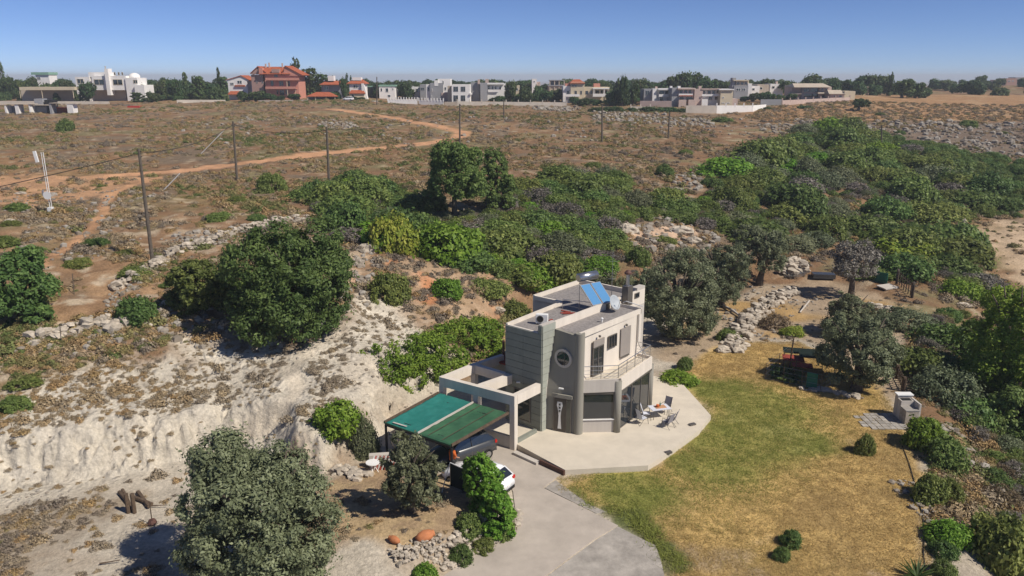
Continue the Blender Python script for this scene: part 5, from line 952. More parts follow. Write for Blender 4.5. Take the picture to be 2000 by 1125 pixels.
h = House('far_building', 'distant pinkish town building at the far right skyline', 'building', 430, (1965, 1985)); h.box(1966, 1984, 153, 175, 'pinkdk', 0, ground=True); h.win(1969, 1973, 157, 160); h.win(1977, 1980, 157, 160)
h = House('far_building', 'distant grey town building cut by the right edge', 'building', 440, (1984, 2010)); h.box(1984, 2012, 151, 175, 'hg', 0, ground=True); h.win(1988, 1992, 156, 159); h.win(1996, 1999, 156, 159); h.box(1948, 1967, 156, 175, 'hp', 2, ground=True)
# garden and retaining walls: (x0, ytop0, x1, ytop1, distance0, distance1, material, label)
def gwall(x0, y0, x1, y1, Y0, Y1, m, label, hpx=9, posts=0, name='garden_wall'):
    Y0 *= VS; Y1 *= VS; a = pxdir(x0, y0); b = pxdir(x1, y1); ta = Y0/a[1]; tb_ = Y1/b[1]; A_ = (a[0]*ta, Y0, CAMH+a[2]*ta); B_ = (b[0]*tb_, Y1, CAMH+b[2]*tb_)
    dv = Vector((B_[0]-A_[0], B_[1]-A_[1])); n_ = Vector((-dv.y, dv.x)).normalized()*.12
    o = empty(name, A_); tag(o, label, 'wall'); zb0 = min(A_[2]-hpx*Y0/FPX, tz1(*A_[:2]))-1; zb1 = min(B_[2]-hpx*Y1/FPX, tz1(*B_[:2]))-1
    MB().prism([(A_[0]-n_.x, A_[1]-n_.y), (B_[0]-n_.x, B_[1]-n_.y), (B_[0]+n_.x, B_[1]+n_.y), (A_[0]+n_.x, A_[1]+n_.y)], [zb0, zb1, zb1, zb0], [A_[2], B_[2], B_[2], A_[2]]).build('wall_panel', M[m], o)
    for k in range(posts+1 if posts else 0):
        f = k/posts; q = Vector(A_).lerp(Vector(B_), f); MB().box((q.x, q.y, q.z+.15), (.32, .34, 1.2)).build('pillar', M[m], o)
gwall(-60, 197, 213, 198, 232, 234, 'gw', 'pale garden wall below the domed villa at the left', 9, 0)
gwall(345, 195, 440, 195, 236, 240, 'gw', 'pale wall along the road left of the pink house', 5)
gwall(505, 196, 600, 195, 238, 236, 'gw', 'low pale wall in front of the pink house', 4)
gwall(717, 197, 738, 196, 236, 236, 'gw', 'short pale wall right of the flared buttress', 8)
gwall(757, 194, 815, 194, 234, 234, 'hw', 'white balustrade wall in front of the green edged house', 10, 11); gwall(818, 195, 866, 196, 234, 232, 'hw', 'white balustrade wall in front of the stepped house', 10, 8)
gwall(868, 199, 893, 199, 230, 230, 'hb', 'brown bare brick wall piece under the white cube house', 7)
gwall(893, 198, 1107, 200, 230, 232, 'gw', 'long pale garden wall right of the white cube house', 7, 9); gwall(1232, 208, 1270, 208, 215, 215, 'gw', 'short curved pale wall left of the terrace row', 6, 2)
gwall(1250, 197, 1312, 197, 224, 222, 'hp', 'tan wall under the twin balcony house', 12, 0)
gwall(1340, 206, 1400, 206, 205, 205, 'gw', 'pale retaining wall, left half, under the terrace row', 14); gwall(1400, 206, 1470, 206, 205, 208, 'hw', 'whiter retaining wall, right half, under the terrace row', 14, 4); gwall(1470, 206, 1496, 204, 208, 222, 'hw', 'short end of the white retaining wall running uphill', 5)
gwall(1528, 196, 1660, 190, 228, 240, 'hp', 'pinkish garden wall with pillars below the brown roofed house', 7, 9)
gwall(1486, 194, 1527, 194, 230, 230, 'hg', 'dark grey covered fence left of the pinkish wall', 11)
# ruined sheds at the left
ru = empty('ruined_sheds', cast(75, 222)); tag(ru, 'ruined white block sheds with broken roofs on the heath at the left', 'ruin')
def pl(px, py, Y):
    D = pxdir(px, py); t = Y/D[1]; return D[0]*t, CAMH+D[2]*t
Yr = 195*VS
for (x0, x1, y0, y1, m, dy) in [(8,14,206,222,'hw',0),(28,38,204,222,'hw',0),(55,60,203,220,'hw',0),(95,102,202,220,'hg',0),(130,144,204,221,'hw',0),(60,92,208,218,'hg',3),(104,130,210,217,'redbrown',3),(14,28,207,218,'hg',3),(66,84,193,205,'hg',4),(86,104,195,204,'black',4)]:
    a, zt = pl(x0, y0, Yr+dy); b, zb = pl(x1, y1, Yr+dy); MB().prism([(a, Yr+dy), (b, Yr+dy), (b, Yr+dy+2.5), (a, Yr+dy+2.5)], min(zb, tz1(a, Yr+dy))-.6, zt).build('wall', M[m], ru)
for (x0, x1, y0, dy) in [(6, 60, 203, -.2), (96, 148, 201, -.2), (56, 98, 205, 1)]:
    a, zt = pl(x0, y0, Yr+dy); b, zb = pl(x1, y0-1, Yr+dy); MB().prism([(a, Yr+dy), (b, Yr+dy), (b, Yr+dy+3.5), (a, Yr+dy+3.5)], zt-.14, zt).build('roof', M['hb'], ru)
# cars and scrap by the road
p = cast(641+32, 199); pxc = pxdir(680, 197); pxc = pxc*(283/pxc[1]); car((pxc[0], 283, tz1(pxc[0], 283)), R(170), 'carwhite', 'small white car parked beside the flared buttress villa', L=3.9)
for k, (px, lab) in enumerate([(262, 'white'), (305, 'white')]):
    pass
p = cast(263, 210); rb = MB(); rb.prism([(p[0]-2, p[1]-.8), (p[0]+1.8, p[1]-.8), (p[0]+2.2, p[1]+.8), (p[0]-1.6, p[1]+.8)], p[2]-.2, p[2]+.5); tag(rb.build('tarpaulin', mat('red_sheet', (.5, .04, .03))), 'flat bright red sheet lying at the far edge of the heath', 'sheet')
# trees of the village: belts of (px, top, base, width)
def belt(L, key, label, group, Y=262):
    for (px, yt, yb, w) in L:
        Yy = Y if not isinstance(Y, tuple) else random.uniform(*Y); Yy *= VS; D = pxdir(px, yb); t = Yy/D[1]; x = D[0]*t; z = tz1(x, Yy); ztop = CAMH+pxdir(px, yt)[2]*Yy/pxdir(px, yt)[1]
        hpx = max(10, (ztop-z)*FPX/Yy); k = key if isinstance(key, str) else random.choice(key)
        plant(k, px, yb, w, hpx, label, 'tree', 'garden_tree' if k != 'cypress' else 'cypress_tree', group, pos=(x, Yy, z), trunk=True)
belt([(x+random.uniform(-3,3), random.uniform(148,160), 185, random.uniform(22,34)) for x in range(-20, 146, 17)]+[(x, random.uniform(166,172), 190, 24) for x in range(5, 150, 20)], ['far','fardome','far'], 'dark garden tree in the dense belt left of the domed villa', 'trees in the belt left of the domed villa', (256, 280))
belt([(9, 122, 185, 13)], 'cypress', 'slim cypress rising above the left skyline', None, 270)
belt([(x+random.uniform(-3,3), random.uniform(176,184), 197, random.uniform(20,30)) for x in range(225, 440, 15)]+[(x, random.uniform(148,166), 190, random.uniform(20,30)) for x in range(278, 440, 16)], ['far','fardome','fartall'], 'dark garden tree in the belt between the domed villa and the white gabled house', 'trees between domed villa and gabled house', (240, 262))
belt([(172,160,192,30),(110,181,195,14),(152,182,196,14)], 'far', 'garden tree right in front of the domed villa', 'trees in front of the domed villa', 240)
belt([(364,143,185,13),(382,150,185,13),(430,134,185,8)], 'fartall', 'thin tall tree with tufted top above the left belt', 'tufted trees above the left belt', 262)
belt([(577,117,160,24),(605,134,195,34),(632,145,195,30),(652,150,190,26),(590,150,195,26)], 'fartall', 'tall dark eucalyptus right of the pink house', 'eucalyptus trees right of the pink house', 256)
belt([(500,176,197,34),(530,182,197,26),(475,178,196,26),(575,182,197,24),(548,190,198,16)], 'far', 'garden bush in front of the pink house', 'garden bushes in front of the pink house', 240)
belt([(655,170,195,24),(672,152,190,14),(690,188,199,26),(645,180,197,22),(706,186,197,14)], ['far','fardome'], 'garden tree between lodge and tile roof villa', 'trees by the tile roof villa', 242)
belt([(678,146,165,8),(686,150,170,6)], 'cypress', 'small dark cypress above the tile roofs', 'cypresses above the tile roofs', 275)
belt([(794,172,196,34),(738,184,197,20),(757,158,180,20),(742,160,180,24),(790,160,178,26),(815,162,178,22)], ['far','far'], 'leafy tree around the green edged house', 'trees around the green edged house', (246, 280))
belt([(x+random.uniform(-3,3), random.uniform(166,182), 199, random.uniform(20,30)) for x in range(962, 1108, 13)]+[(998,158,185,22),(1028,162,185,20),(1052,160,185,20)], ['far','fardome'], 'dark garden tree in the middle belt left of the cream villa', 'trees in the middle belt left of the cream villa', (240, 262))
belt([(x+random.uniform(-2,2), random.uniform(188,194), 204, random.uniform(20,26)) for x in range(1125, 1250, 13)]+[(x, random.uniform(158,176), 200, random.uniform(18,28)) for x in range(1192, 1262, 11)]+[(1216,148,200,16),(1206,155,200,18)], ['far','fartall','far'], 'dark tree in the belt between the cream villa and the terrace row', 'trees between cream villa and terrace row', (228, 258))
belt([(1256,154,190,13)], 'fartall', 'round headed palm like tree left of the terrace row', None, 262)
belt([(1300,152,190,34),(1318,147,190,34),(1335,140,190,36),(1352,143,190,32),(1368,148,190,32),(1384,155,190,30),(1345,150,190,44),(1402,160,188,24),(1420,161,188,24),(1290,165,188,24),(1275,168,190,20),(1438,160,188,18)], ['far'], 'tall dark pine of the cluster behind the terrace row', 'pines behind the terrace row', (280, 300))
belt([(1494,152,180,28)], 'farumb', 'flat topped pine left of the brown roofed house, first of two', None, 285); belt([(1536,156,182,32)], 'farumb', 'lower flat topped pine just left of the brown roofed house', None, 275)
belt([(1580,145,180,38)], 'far', 'round topped tree right behind the brown roofed house', None, 285); belt([(1626,152,182,28)], 'far', 'smaller tree right of the brown tiled roof', None, 285)
belt([(1660,156,186,34),(1680,148,186,36),(1700,145,186,38),(1718,146,186,34),(1732,158,188,26),(1645,165,186,20)], 'far', 'broad tree of the large group behind the white hut', 'trees behind the white hut', (300, 320)); belt([(1738,143,186,12)], 'fartall', 'narrow leaning tree at the right end of the large group', None, 300)
belt([(1762,153,188,40),(1786,160,190,34),(1778,168,190,40),(1806,168,190,28)], 'far', 'dark tree of the round clump on the pale road', 'trees of the clump on the pale road', (270, 285))
belt([(1830,155,170,28),(1850,155,170,28),(1868,158,170,24),(1890,162,170,14)], 'fardome', 'far low tree on the right skyline', 'far low trees on the right skyline', 400); belt([(1912,146,170,22),(1922,156,170,20)], 'far', 'far round tree alone on the right skyline', 'far round trees on the right skyline', 400)
belt([(1505,182,197,18),(1545,182,196,22),(1470,180,200,20),(1490,178,196,24),(1455,188,204,18),(1525,184,198,20)], 'far', 'garden tree between terrace row and brown roofed house', 'garden trees between terrace row and brown roofed house', (240, 250))
belt([(1270,205,214,44),(1300,207,218,40),(1330,212,222,34),(1360,216,224,26),(1200,198,206,44),(1165,198,204,34),(1236,202,210,24)], 'fardome', 'low green thicket on the heath below the terrace row', 'low thickets below the terrace row', 208)
belt([(1500,222,226,20),(1570,250,258,28)], 'fardome', 'low far bush on the dry field', 'low far bushes on the dry field', 215)
# ---------------------------------------------------------------- power poles, mast, fences, small things
POLES = [(298,512,271,290,'tallest leaning power pole at the left beside the stone wall'),(463,352,455,237,'power pole standing by the dirt track, second from the left'),(643,368,638,248,'power pole rising out of the green bushes, third from the left'),(898,288,898,203,'power pole at the bend of the dirt track'),(984,232,984,195,'short far power pole right of the white cube house'),(1176,278,1176,205,'power pole in the middle of the heath'),(1305,270,1308,218,'power pole below the terrace row of houses'),(1722,290,1722,246,'thin pole on the dark terraces at the right'),(736,205,736,150,'pole in front of the dark green shed')]
tops = []
for k, (bx, by, tx, ty, lab) in enumerate(POLES):
    p = cast(bx, by); Dt = pxdir(tx, ty); t = p[1]/Dt[1]; top = (Dt[0]*t, p[1], CAMH+Dt[2]*t); o = empty('power_pole', p); tag(o, lab, 'pole')
    r_ = .17 if k in (0,) else (.19 if k < 4 else .2); MB().tube([(p[0], p[1], p[2]-.5), top], [r_, r_*.7], 8).build('post', M['greywood'], o)
    if k < 7:
        for dz in (.25, .7): MB().tube([(top[0]-.12, top[1], top[2]-dz), (top[0]+.22, top[1]-.05, top[2]-dz)], .035, 6).build('insulator', M['black'], o)
    tops.append(Vector(top)-Vector((0, 0, .4)))
def wire(a, b, lab, sag=.8, r_=.03, n_=14):
    pts_ = [a.lerp(b, i/n_)-Vector((0, 0, 4*sag*(i/n_)*(1-i/n_))) for i in range(n_+1)]; o = MB().tube(pts_, r_, 5).build('power_line', M['black']); tag(o, lab, 'wire')
wire(tops[0], tops[1], 'power line sagging between the leaning pole and the track pole'); wire(tops[1], tops[2], 'power line from the track pole to the pole in the bushes'); wire(tops[2], tops[3], 'power line from the bush pole to the bend pole', 1.2); wire(tops[0], Vector((-52, 40, 12)), 'power line from the leaning pole down to the left edge', .5)
def strut(a, b, lab):
    A_ = Vector(cast(*a)); Dt = pxdir(*b); t = A_.y/Dt[1]; B_ = Vector((Dt[0]*t, A_.y, CAMH+Dt[2]*t)); o = MB().tube([A_, B_], .06, 8).build('stay_rod', M['white']); tag(o, lab, 'rod', None)
strut((320,371), (351,339), 'short white slanting stay tube on the heath by the track'); strut((390,303), (438,254), 'thin long stay tube slanting to the track pole')
p = Vector(cast(99, 415)); am = empty('antenna_mast', p); tag(am, 'white lattice antenna mast with panel antenna and round dish at the left', 'mast')
def atp(px, py): D = pxdir(px, py); t = p.y/D[1]; return Vector((D[0]*t, p.y, CAMH+D[2]*t))
tp_ = atp(80, 297)
for ox, oy in ((0, 0), (.22, 0), (.11, .2)): MB().tube([p+Vector((ox, oy, -.3)), tp_+Vector((ox, oy, 0))], .035, 6).build('mast_leg', M['white'], am)
for i in range(12): f = i/12; MB().tube([p.lerp(tp_, f)+Vector((0, 0, 0)), p.lerp(tp_, f+.07)+Vector((.22, 0, 0))], .016, 5).build('brace', M['steel'], am)
c_ = atp(70, 306); MB().box(c_, (.32, .18, 1.25), ry=R(-8)).build('panel_antenna', M['white'], am); c_ = atp(95, 381); MB().tube([c_+Vector((0, -.30, 0)), c_+Vector((0, -.12, 0))], [.46, .36], 24).build('dish', M['white'], am); c_ = atp(84, 377); MB().box(c_, (.14, .2, .62)).build('panel_antenna', M['chairgrey'], am); c_ = atp(99, 409); MB().box(c_, (.5, .5, .5)).build('equipment_box', M['white'], am)
# dry stone walls: stones laid piece by piece
def stone_meshes(seed, k=6):
    out = []
    for i in range(k):
        r_ = random.Random(seed+i); b = MB(); ph = [(x, y, z) for x in (-.5, .5) for y in (-.5, .5) for z in (-.5, .5)]
        vs = []
        for (x, y, z) in ((-1,-.6,-.8),(1,-.7,-.7),(.9,.8,-.8),(-.8,.9,-.7),(-.9,-.8,.5),(.2,-1,.7),(1,-.4,.6),(.8,.9,.6),(-.1,1,.9),(-1,.5,.7),(0,0,1.05)): vs.append((x*.5*r_.uniform(.8, 1.2), y*.5*r_.uniform(.8, 1.2), z*.5*r_.uniform(.8, 1.2)))
        fs = [(3,2,1,0),(0,1,5,4),(1,6,5),(1,2,7,6),(2,3,8,7),(3,9,8),(3,0,4,9),(4,5,10),(5,6,10),(6,7,10),(7,8,10),(8,9,10),(9,4,10)]
        b.add(vs, fs); out.append(b.mesh('stone', M['rock']))
    return out
STONES = stone_meshes(50)
def stone_run(name, label, cat, path, width, height, size, n_, layers=3, wob=.2):
    P_ = [Vector(cast(*q)) for q in path]; o = empty(name, P_[0]); tag(o, label, cat); L = [0]
    for a, b in zip(P_[:-1], P_[1:]): L.append(L[-1]+(b-a).length)
    for i in range(n_):
        s_ = random.uniform(0, L[-1]); j = max(k for k in range(len(L)-1) if L[k] <= s_); f = (s_-L[j])/(L[j+1]-L[j]); c = P_[j].lerp(P_[j+1], f); d = (P_[j+1]-P_[j]); nn_ = Vector((-d.y, d.x, 0)).normalized()
        lay = random.random(); off = random.uniform(-1, 1)*width/2*(1-.5*lay); q = c+nn_*off; z = tz1(q.x, q.y)+lay*height*(1-abs(off)/width)+.02
        st_ = bpy.data.objects.new('stone', STONES[random.randrange(6)]); col.objects.link(st_); st_.parent = o; st_.location = Vector((q.x, q.y, z))-P_[0]; st_.rotation_euler = (random.uniform(-.3, .3), random.uniform(-.3, .3), random.uniform(0, 6.28)); s2 = size*random.choice([.45, .7, 1, 1, 1.5])*random.uniform(.8, 1.2); st_.scale = (s2*1.3, s2, s2*.7)
stone_run('dry_stone_wall', 'long low dry stone wall running uphill at the left behind the evergreen bush', 'stone wall', [(205,572),(250,548),(300,520),(350,492),(420,470),(500,446),(600,428)], 1.1, .6, .42, 290)
stone_run('dry_stone_wall', 'broken line of stones above the pale slope at the left edge', 'stone wall', [(60,668),(120,650),(190,632),(250,640)], 1.6, .5, .5, 90)
stone_run('stone_heap', 'large curved heap of pale stones on the terrace behind the lawn', 'stone heap', [(1425,690),(1450,650),(1475,615),(1510,590),(1545,572)], 2.2, .8, .42, 290)
stone_run('stone_heap', 'heap of pale rubble above the scrap metal near the loose olive tree', 'stone heap', [(1535,540),(1550,518),(1570,535)], 2.6, .9, .55, 90)
stone_run('stone_edging', 'heap of white and reddish stones beside the lower driveway', 'stone heap', [(770,1095),(800,1080),(840,1065),(870,1075),(850,1100)], 1.5, .22, .13, 230)
stone_run('stone_edging', 'white stones tumbling down between the small driveway bushes', 'stone heap', [(880,1080),(900,1052),(925,1045),(942,1030)], .8, .35, .2, 90)
stone_run('stone_edging', 'thin line of small stones along the driveway kerb', 'stone edging', [(875,1108),(930,1078),(985,1052),(1008,1030),(1010,1000)], .35, .1, .22, 110)
stone_run('stone_edging', 'row of small pale stones edging the fenced plot', 'stone edging', [(1565,762),(1600,762),(1640,770),(1685,780)], .5, .1, .3, 60)
stone_run('stone_heap', 'short pile of stones and logs on the right terrace', 'stone heap', [(1690,600),(1715,606),(1745,612)], 1.0, .5, .4, 60)
stone_run('stone_heap', 'scattered stones near the white round table', 'stone heap', [(655,915),(690,925),(710,935)], 1.4, .2, .3, 50)
# boulders
BLD = [(720,492,60,30,'broad pale rock ledge above the orange slope'),(698,520,36,34,'split pale boulder under the rock ledge'),(1225,455,60,34,'pink rock face, left block of the scar'),(1330,455,60,28,'pink rock face, right block of the scar'),(1358,475,34,22,'rounded grey boulder at the right end of the rock scar'),(380,612,26,12,'flat pale boulder below the dark shrub'),(405,608,24,14,'white boulder beside the flat one below the shrub'),(323,600,30,24,'pale upright boulder right of the compact dark bush'),(338,640,22,14,'rounded boulder on the slope under the evergreen bush'),(285,640,26,12,'low boulder on the slope, left of the rounded one'),(278,672,20,14,'grey boulder lower on the pale slope'),(150,655,34,20,'large rock in the stone line at the left'),(120,660,24,16,'middle rock in the stone line at the left'),(70,668,22,16,'small rock at the left end of the stone line'),(18,438,36,18,'white rock at the left edge below the mast'),(38,380,30,8,'flat white rock in the orange clearing'),(1450,678,40,18,'grey slab rock at the foot of the stone heap'),(1415,690,36,18,'second grey slab rock left of the stone heap foot'),(1940,862,40,20,'white rock on the right bank below the dark bush'),(1985,852,44,26,'larger white rock at the right edge of the bank'),(905,420,22,22,'pale rock at the foot of the tall carob tree'),(900,465,34,16,'pale rock under the light green bush'),(1885,440,12,24,'thin upright white rock at the head of the sandy bank'),(975,520,22,14,'small rock in the orange earth above the villa'),(1000,425,16,10,'small white rock in the bushes right of the narrow tree'),(975,610,30,16,'grey boulders left of the bush behind the villa'),(1885,600,36,14,'white stones right of the right path fence'),(660,470,22,12,'white rock in the bushes left of the rock ledge')]
for k, (px, py, w, h_, lab) in enumerate(BLD):
    P_ = cast(px, py); d = dep(P_); r_ = random.Random(k); b = MB(); vs = []; N1, N2 = 9, 6
    for i in range(N2+1):
        ph = math.pi*i/N2
        for j in range(N1):
            a = 2*math.pi*j/N1; q = r_.uniform(.78, 1.15); vs.append((math.sin(ph)*math.cos(a)*q, math.sin(ph)*math.sin(a)*q*.8, math.cos(ph)*q*(.8 if i < N2 else 1)))
    fs = [(i*N1+j, (i+1)*N1+j, (i+1)*N1+(j+1) % N1, i*N1+(j+1) % N1) for i in range(N2) for j in range(N1)]
    o = b.add(vs, fs).build('boulder', M['rock']); o.location = (P_[0], P_[1]+.3, P_[2]+.1); o.scale = (w*d/FPX/2*1.05, w*d/FPX/2*.8, h_*d/FPX/1.6); o.rotation_euler = (0, 0, r_.uniform(0, 6)*0); tag(o, lab, 'rock')
    sb_ = o.modifiers.new('sub', 'SUBSURF'); sb_.levels = sb_.render_levels = 1
    dm = o.modifiers.new('disp', 'DISPLACE'); tx_ = bpy.data.textures.new('rocktex', 'VORONOI'); tx_.noise_scale = .35; dm.texture = tx_; dm.strength = -.28; dm.mid_level = .2
# terracotta jars
for k, (px, py, r_, l_, rot, lab) in enumerate([(822,1062,.30,.9,.5,'big terracotta jar lying on its side on the stones'),(788,1064,.19,.6,2.6,'smaller broken terracotta jar lying left of the big one')]):
    P_ = cast(px, py); o = MB().lathe((0, 0, 0), [(r_*.45, 0), (r_*.8, l_*.2), (r_, l_*.5), (r_*.8, l_*.8), (r_*.45, l_*.93), (r_*.55, l_)], 18).build('jar', M['terra'], smooth=True); o.location = (P_[0]-.2, P_[1], P_[2]+r_*.8); o.rotation_euler = (0, R(85), rot); tag(o, lab, 'jar')
# logs, posts and tripod on the pale ground at the left
for k, (a, b, lab) in enumerate([((234,965),(250,985),'dark log leaning left of the two stumps'),((258,1000),(240,962),'dark log crossing behind the left stump'),((262,975),(298,990),'long dark log in the small wood pile'),((270,965),(292,995),'short dark log on top of the wood pile'),((285,992),(328,992),'thin branch lying right of the wood pile'),((195,1105),(236,1100),'thin stick lying near the bottom left')]):
    A_ = Vector(cast(*a)); B_ = Vector(cast(*b)); A_.z += .12; B_.z += .18; tag(MB().tube([A_, B_], [.12, .09] if k < 4 else [.04, .02], 7).build('log', M['timber']), lab, 'log')
for k, (px, py, lab) in enumerate([(251,1002,'left upright stump beside the wood pile'),(263,1002,'right upright stump beside the wood pile')]):
    P_ = cast(px, py); tag(MB().tube([(P_[0], P_[1], P_[2]-.2), (P_[0], P_[1], P_[2]+1.15)], .11, 8).build('stump', M['timber']), lab, 'stump')
P_ = Vector(cast(298, 1025)); so2 = empty('lamp_stake', P_); tag(so2, 'thin stake with a dark lump at its foot below the wood pile', 'stake'); MB().tube([P_, P_+Vector((0, 0, 1.2))], .025, 6).build('stake', M['timber'], so2); MB().lathe(P_, [(.15, 0), (.24, .12), (.16, .3), (.05, .36)], 9).build('clod', M['brown'], so2)
# white round table, striped chair
P_ = Vector(cast(729, 924)); tt_ = empty('round_table', P_); tag(tt_, 'small white round table on the grass beside the striped lounger', 'table'); MB().tube([P_+Vector((0, 0, .66)), P_+Vector((0, 0, .70))], .40, 26).build('table_top', M['white'], tt_)
for a in (.4, 2.5, 4.6): MB().tube([P_+Vector((math.cos(a)*.3, math.sin(a)*.3, 0)), P_+Vector((0, 0, .66))], .03, 6).build('leg', M['white'], tt_)
P_ = Vector(cast(738, 922)); lo_ = empty('striped_fence', P_); tag(lo_, 'low slatted panel of red and white bars behind the white round table', 'panel')
for k in range(13):
    o_ = MB().box(P_+Vector((-.35+k*.115, .25, .45)), (.05, .03, .95), ry=R(18)).build('slat', M['redlens'] if k % 2 else M['white'], lo_)
tag(MB().wall((P_.x-.6, P_.y+.7), (P_.x+.9, P_.y+.9), P_.z-.2, P_.z+.75, .35).build('block_wall', M['creamgrey']), 'short grey block wall under the left end of the carport', 'wall')
# dark windbreak net by the cars
n0, n1, n2 = cast(862, 965), cast(880, 948), cast(925, 968)
wb = empty('windbreak', n0); tag(wb, 'dark green windbreak net on a pale frame left of the bushes at the car', 'net')
MB().wall(n1, n2, n1[2]-.1, n1[2]+1.35, .03).build('net', M['net'], wb)
for q in (n1, n2): MB().tube([(q[0], q[1], q[2]-.2), (q[0], q[1], n1[2]+1.42)], .03, 6).build('post', M['steel'], wb)
MB().tube([(n1[0], n1[1], n1[2]+1.40), (n2[0], n2[1], n1[2]+1.40)], .025, 6).build('rail', M['white'], wb); MB().tube([n0, (n1[0], n1[1], n1[2]+1.4)], .025, 6).build('brace', M['steel'], wb)
# stone barbecue with paved square and shadow casting roof
P_ = Vector(cast(1776, 828)); bq = empty('stone_barbecue', P_); tag(bq, 'tall stone built garden barbecue with pale chimney block on the right lawn edge', 'barbecue'); mx = P_.x; my = P_.y; z0 = P_.z
MB().box((mx, my+.2, z0+.45), (.85, .8, 1.1)).build('base', M['rock'], bq); MB().box((mx+.02, my+.8, z0+.65), (.88, .45, 1.5)).build('firebox_side', M['creamgrey'], bq); MB().box((mx, my+.82, z0+1.41), (.62, .36, .05)).build('fire_opening', M['black'], bq); MB().box((mx+.05, my+1.25, z0+.75), (.95, .4, 1.7)).build('chimney_block', M['creamgrey'], bq); MB().box((mx+.05, my+1.25, z0+1.63), (1.08, .52, .08)).build('cap', M['white'], bq); MB().box((mx+.52, my+.6, z0+.75), (.13, 1.4, 1.4)).build('side_wall', M['creamgrey'], bq); MB().box((mx, my+.2, z0+1.03), (.92, .86, .06)).build('worktop', M['stoneslab'], bq)
pv_ = empty('paved_square', (mx-1.9, my+.3, z0)); tag(pv_, 'irregular square of grey stone slabs left of the barbecue', 'paving')
for i in range(7):
    for j in range(6):
        if (i, j) in ((0, 0), (0, 3), (1, 5), (0, 5)): continue
        x_ = mx-3.1+i*.42+random.uniform(-.02, .02); y_ = my-.7+j*.42+random.uniform(-.02, .02); MB().box((x_, y_, z0+.03), (.38+random.uniform(-.03, .02), .38+random.uniform(-.03, .02), .07), rz=random.uniform(-.04, .04)).build('slab', M['stoneslab'], pv_)
# wooden path fence, gate
for k, (a, b, n_, lab, hh) in enumerate([((1752,740),(1765,765),7,'short wooden picket fence behind the barbecue',1.0),((1752,555),(1782,582),8,'grey wooden gate panel between posts at the head of the path',1.5)]):
    A_ = Vector(cast(*a)); B_ = Vector(cast(*b)); f_ = empty('wooden_fence' if k == 0 else 'wooden_gate', A_); tag(f_, lab, 'fence' if k == 0 else 'gate')
    for i in range(n_): q = A_.lerp(B_, i/(n_-1)); MB().box((q.x, q.y, q.z+hh/2), (.16, .05, hh+random.uniform(-.1, .1)), rz=math.atan2(B_.y-A_.y, B_.x-A_.x)).build('picket', M['timber'], f_)
    for z in (.3, .8): MB().tube([A_+Vector((0, .04, hh*z)), B_+Vector((0, .04, hh*z))], .035, 6).build('rail', M['greywood'], f_)
    for q in (A_, B_): MB().box((q.x, q.y+.1, q.z+hh*.55), (.22, .22, hh*1.15)).build('post', M['greywood'] if k else M['timber'], f_)
P_ = Vector(cast(1733, 562)); tag(MB().box(P_+Vector((0, 0, .12)), (1.9, 1.3, .12), rz=.4, rx=.08).build('sheet', M['creamgrey']), 'pale sheet lying on the ground left of the wooden gate', 'sheet')
P_ = Vector(cast(1744, 690)); tag(MB().box(P_+Vector((0, 0, .35)), (.7, .5, .7), rz=.3).build('water_box', M['blue']), 'bluish box in the shade beside the right path', 'box')
P_ = Vector(cast(1730, 540)); 
tag(MB().wall(cast(1700, 545), cast(1732, 556), P_.z-.4, P_.z+1.2, .06).build('green_screen', M['greenplastic']), 'dark green garden screen left of the wooden gate', 'screen')
# scrap metal under the olive
sc = Vector(cast(1560, 542)); smo = empty('scrap_pile', sc); tag(smo, 'pile of grey metal frames and a dark trailer under the olives', 'scrap pile')
for k in range(6): MB().box(sc+Vector((-.8+.3*k, .2*k-.4, .25+.05*k)), (1.9, .06, .06), rz=.1*k-.2).build('metal_bar', M['steel'], smo)
MB().box(sc+Vector((2.6, -.4, .35)), (2.4, 1.2, .5), rz=-.15).build('trailer', M['cardark'], smo)
tag(MB().tube([Vector(cast(1412, 600))+Vector((0, 0, .2)), Vector(cast(1432, 612))+Vector((0, 0, .25)), Vector(cast(1448, 622))+Vector((0, 0, .15))], [.12, .15, .07], 7).build('fallen_trunk', M['creamgrey']), 'bleached curved trunk lying below the round olive tree', 'log')
tag(MB().tube([Vector(cast(1562, 612))+Vector((0, 0, .1)), Vector(cast(1580, 598))+Vector((0, 0, .6))], .07, 6).build('plank', M['creamgrey']), 'pale plank leaning by the dry bush on the terrace', 'plank')
# vegetable plot
g0, g1, g2, g3 = [Vector(cast(*q)) for q in ((1494, 742), (1602, 764), (1650, 735), (1545, 700))]
vg = empty('plot_fence', g0); tag(vg, 'thin wire fence with thin posts round the vegetable plot', 'fence')
ringp = [g0, g0.lerp(g1, .33), g0.lerp(g1, .66), g1, g1.lerp(g2, .5), g2, g3.lerp(g0, .0), g3.lerp(g0, .5), g0]
for q in ringp[:-1]: MB().tube([q, q+Vector((0, 0, 1.35))], .025, 5).build('post', M['timber'], vg)
for z in (.15, .5, .9, 1.3): MB().tube([q+Vector((0, 0, z)) for q in ringp], .008, 4).build('wire', M['steel'], vg)
q = g0.lerp(g1, .74); tag(MB().wall(q+Vector((0, 0, 0)), g0.lerp(g1, .93)+Vector((0, 0, 0)), q.z, q.z+1.25, .04, .1).build('net_gate', M['greenplastic']), 'bright teal net gate of the vegetable plot', 'gate')
q = Vector(cast(1541, 722)); ps = empty('scarecrow_post', q); tag(ps, 'dark wooden post with crossbars at the vegetable plot', 'post'); MB().tube([q, q+Vector((.12, 0, 2.6))], .06, 7).build('post', M['timber'], ps); MB().tube([q+Vector((-.35, 0, 1.65)), q+Vector((.2, 0, 1.7))], .03, 5).build('crossbar', M['timber'], ps); MB().tube([q+Vector((0, 0, 2.2)), q+Vector((.3, 0, 2.2))], .02, 5).build('crossbar', M['timber'], ps)
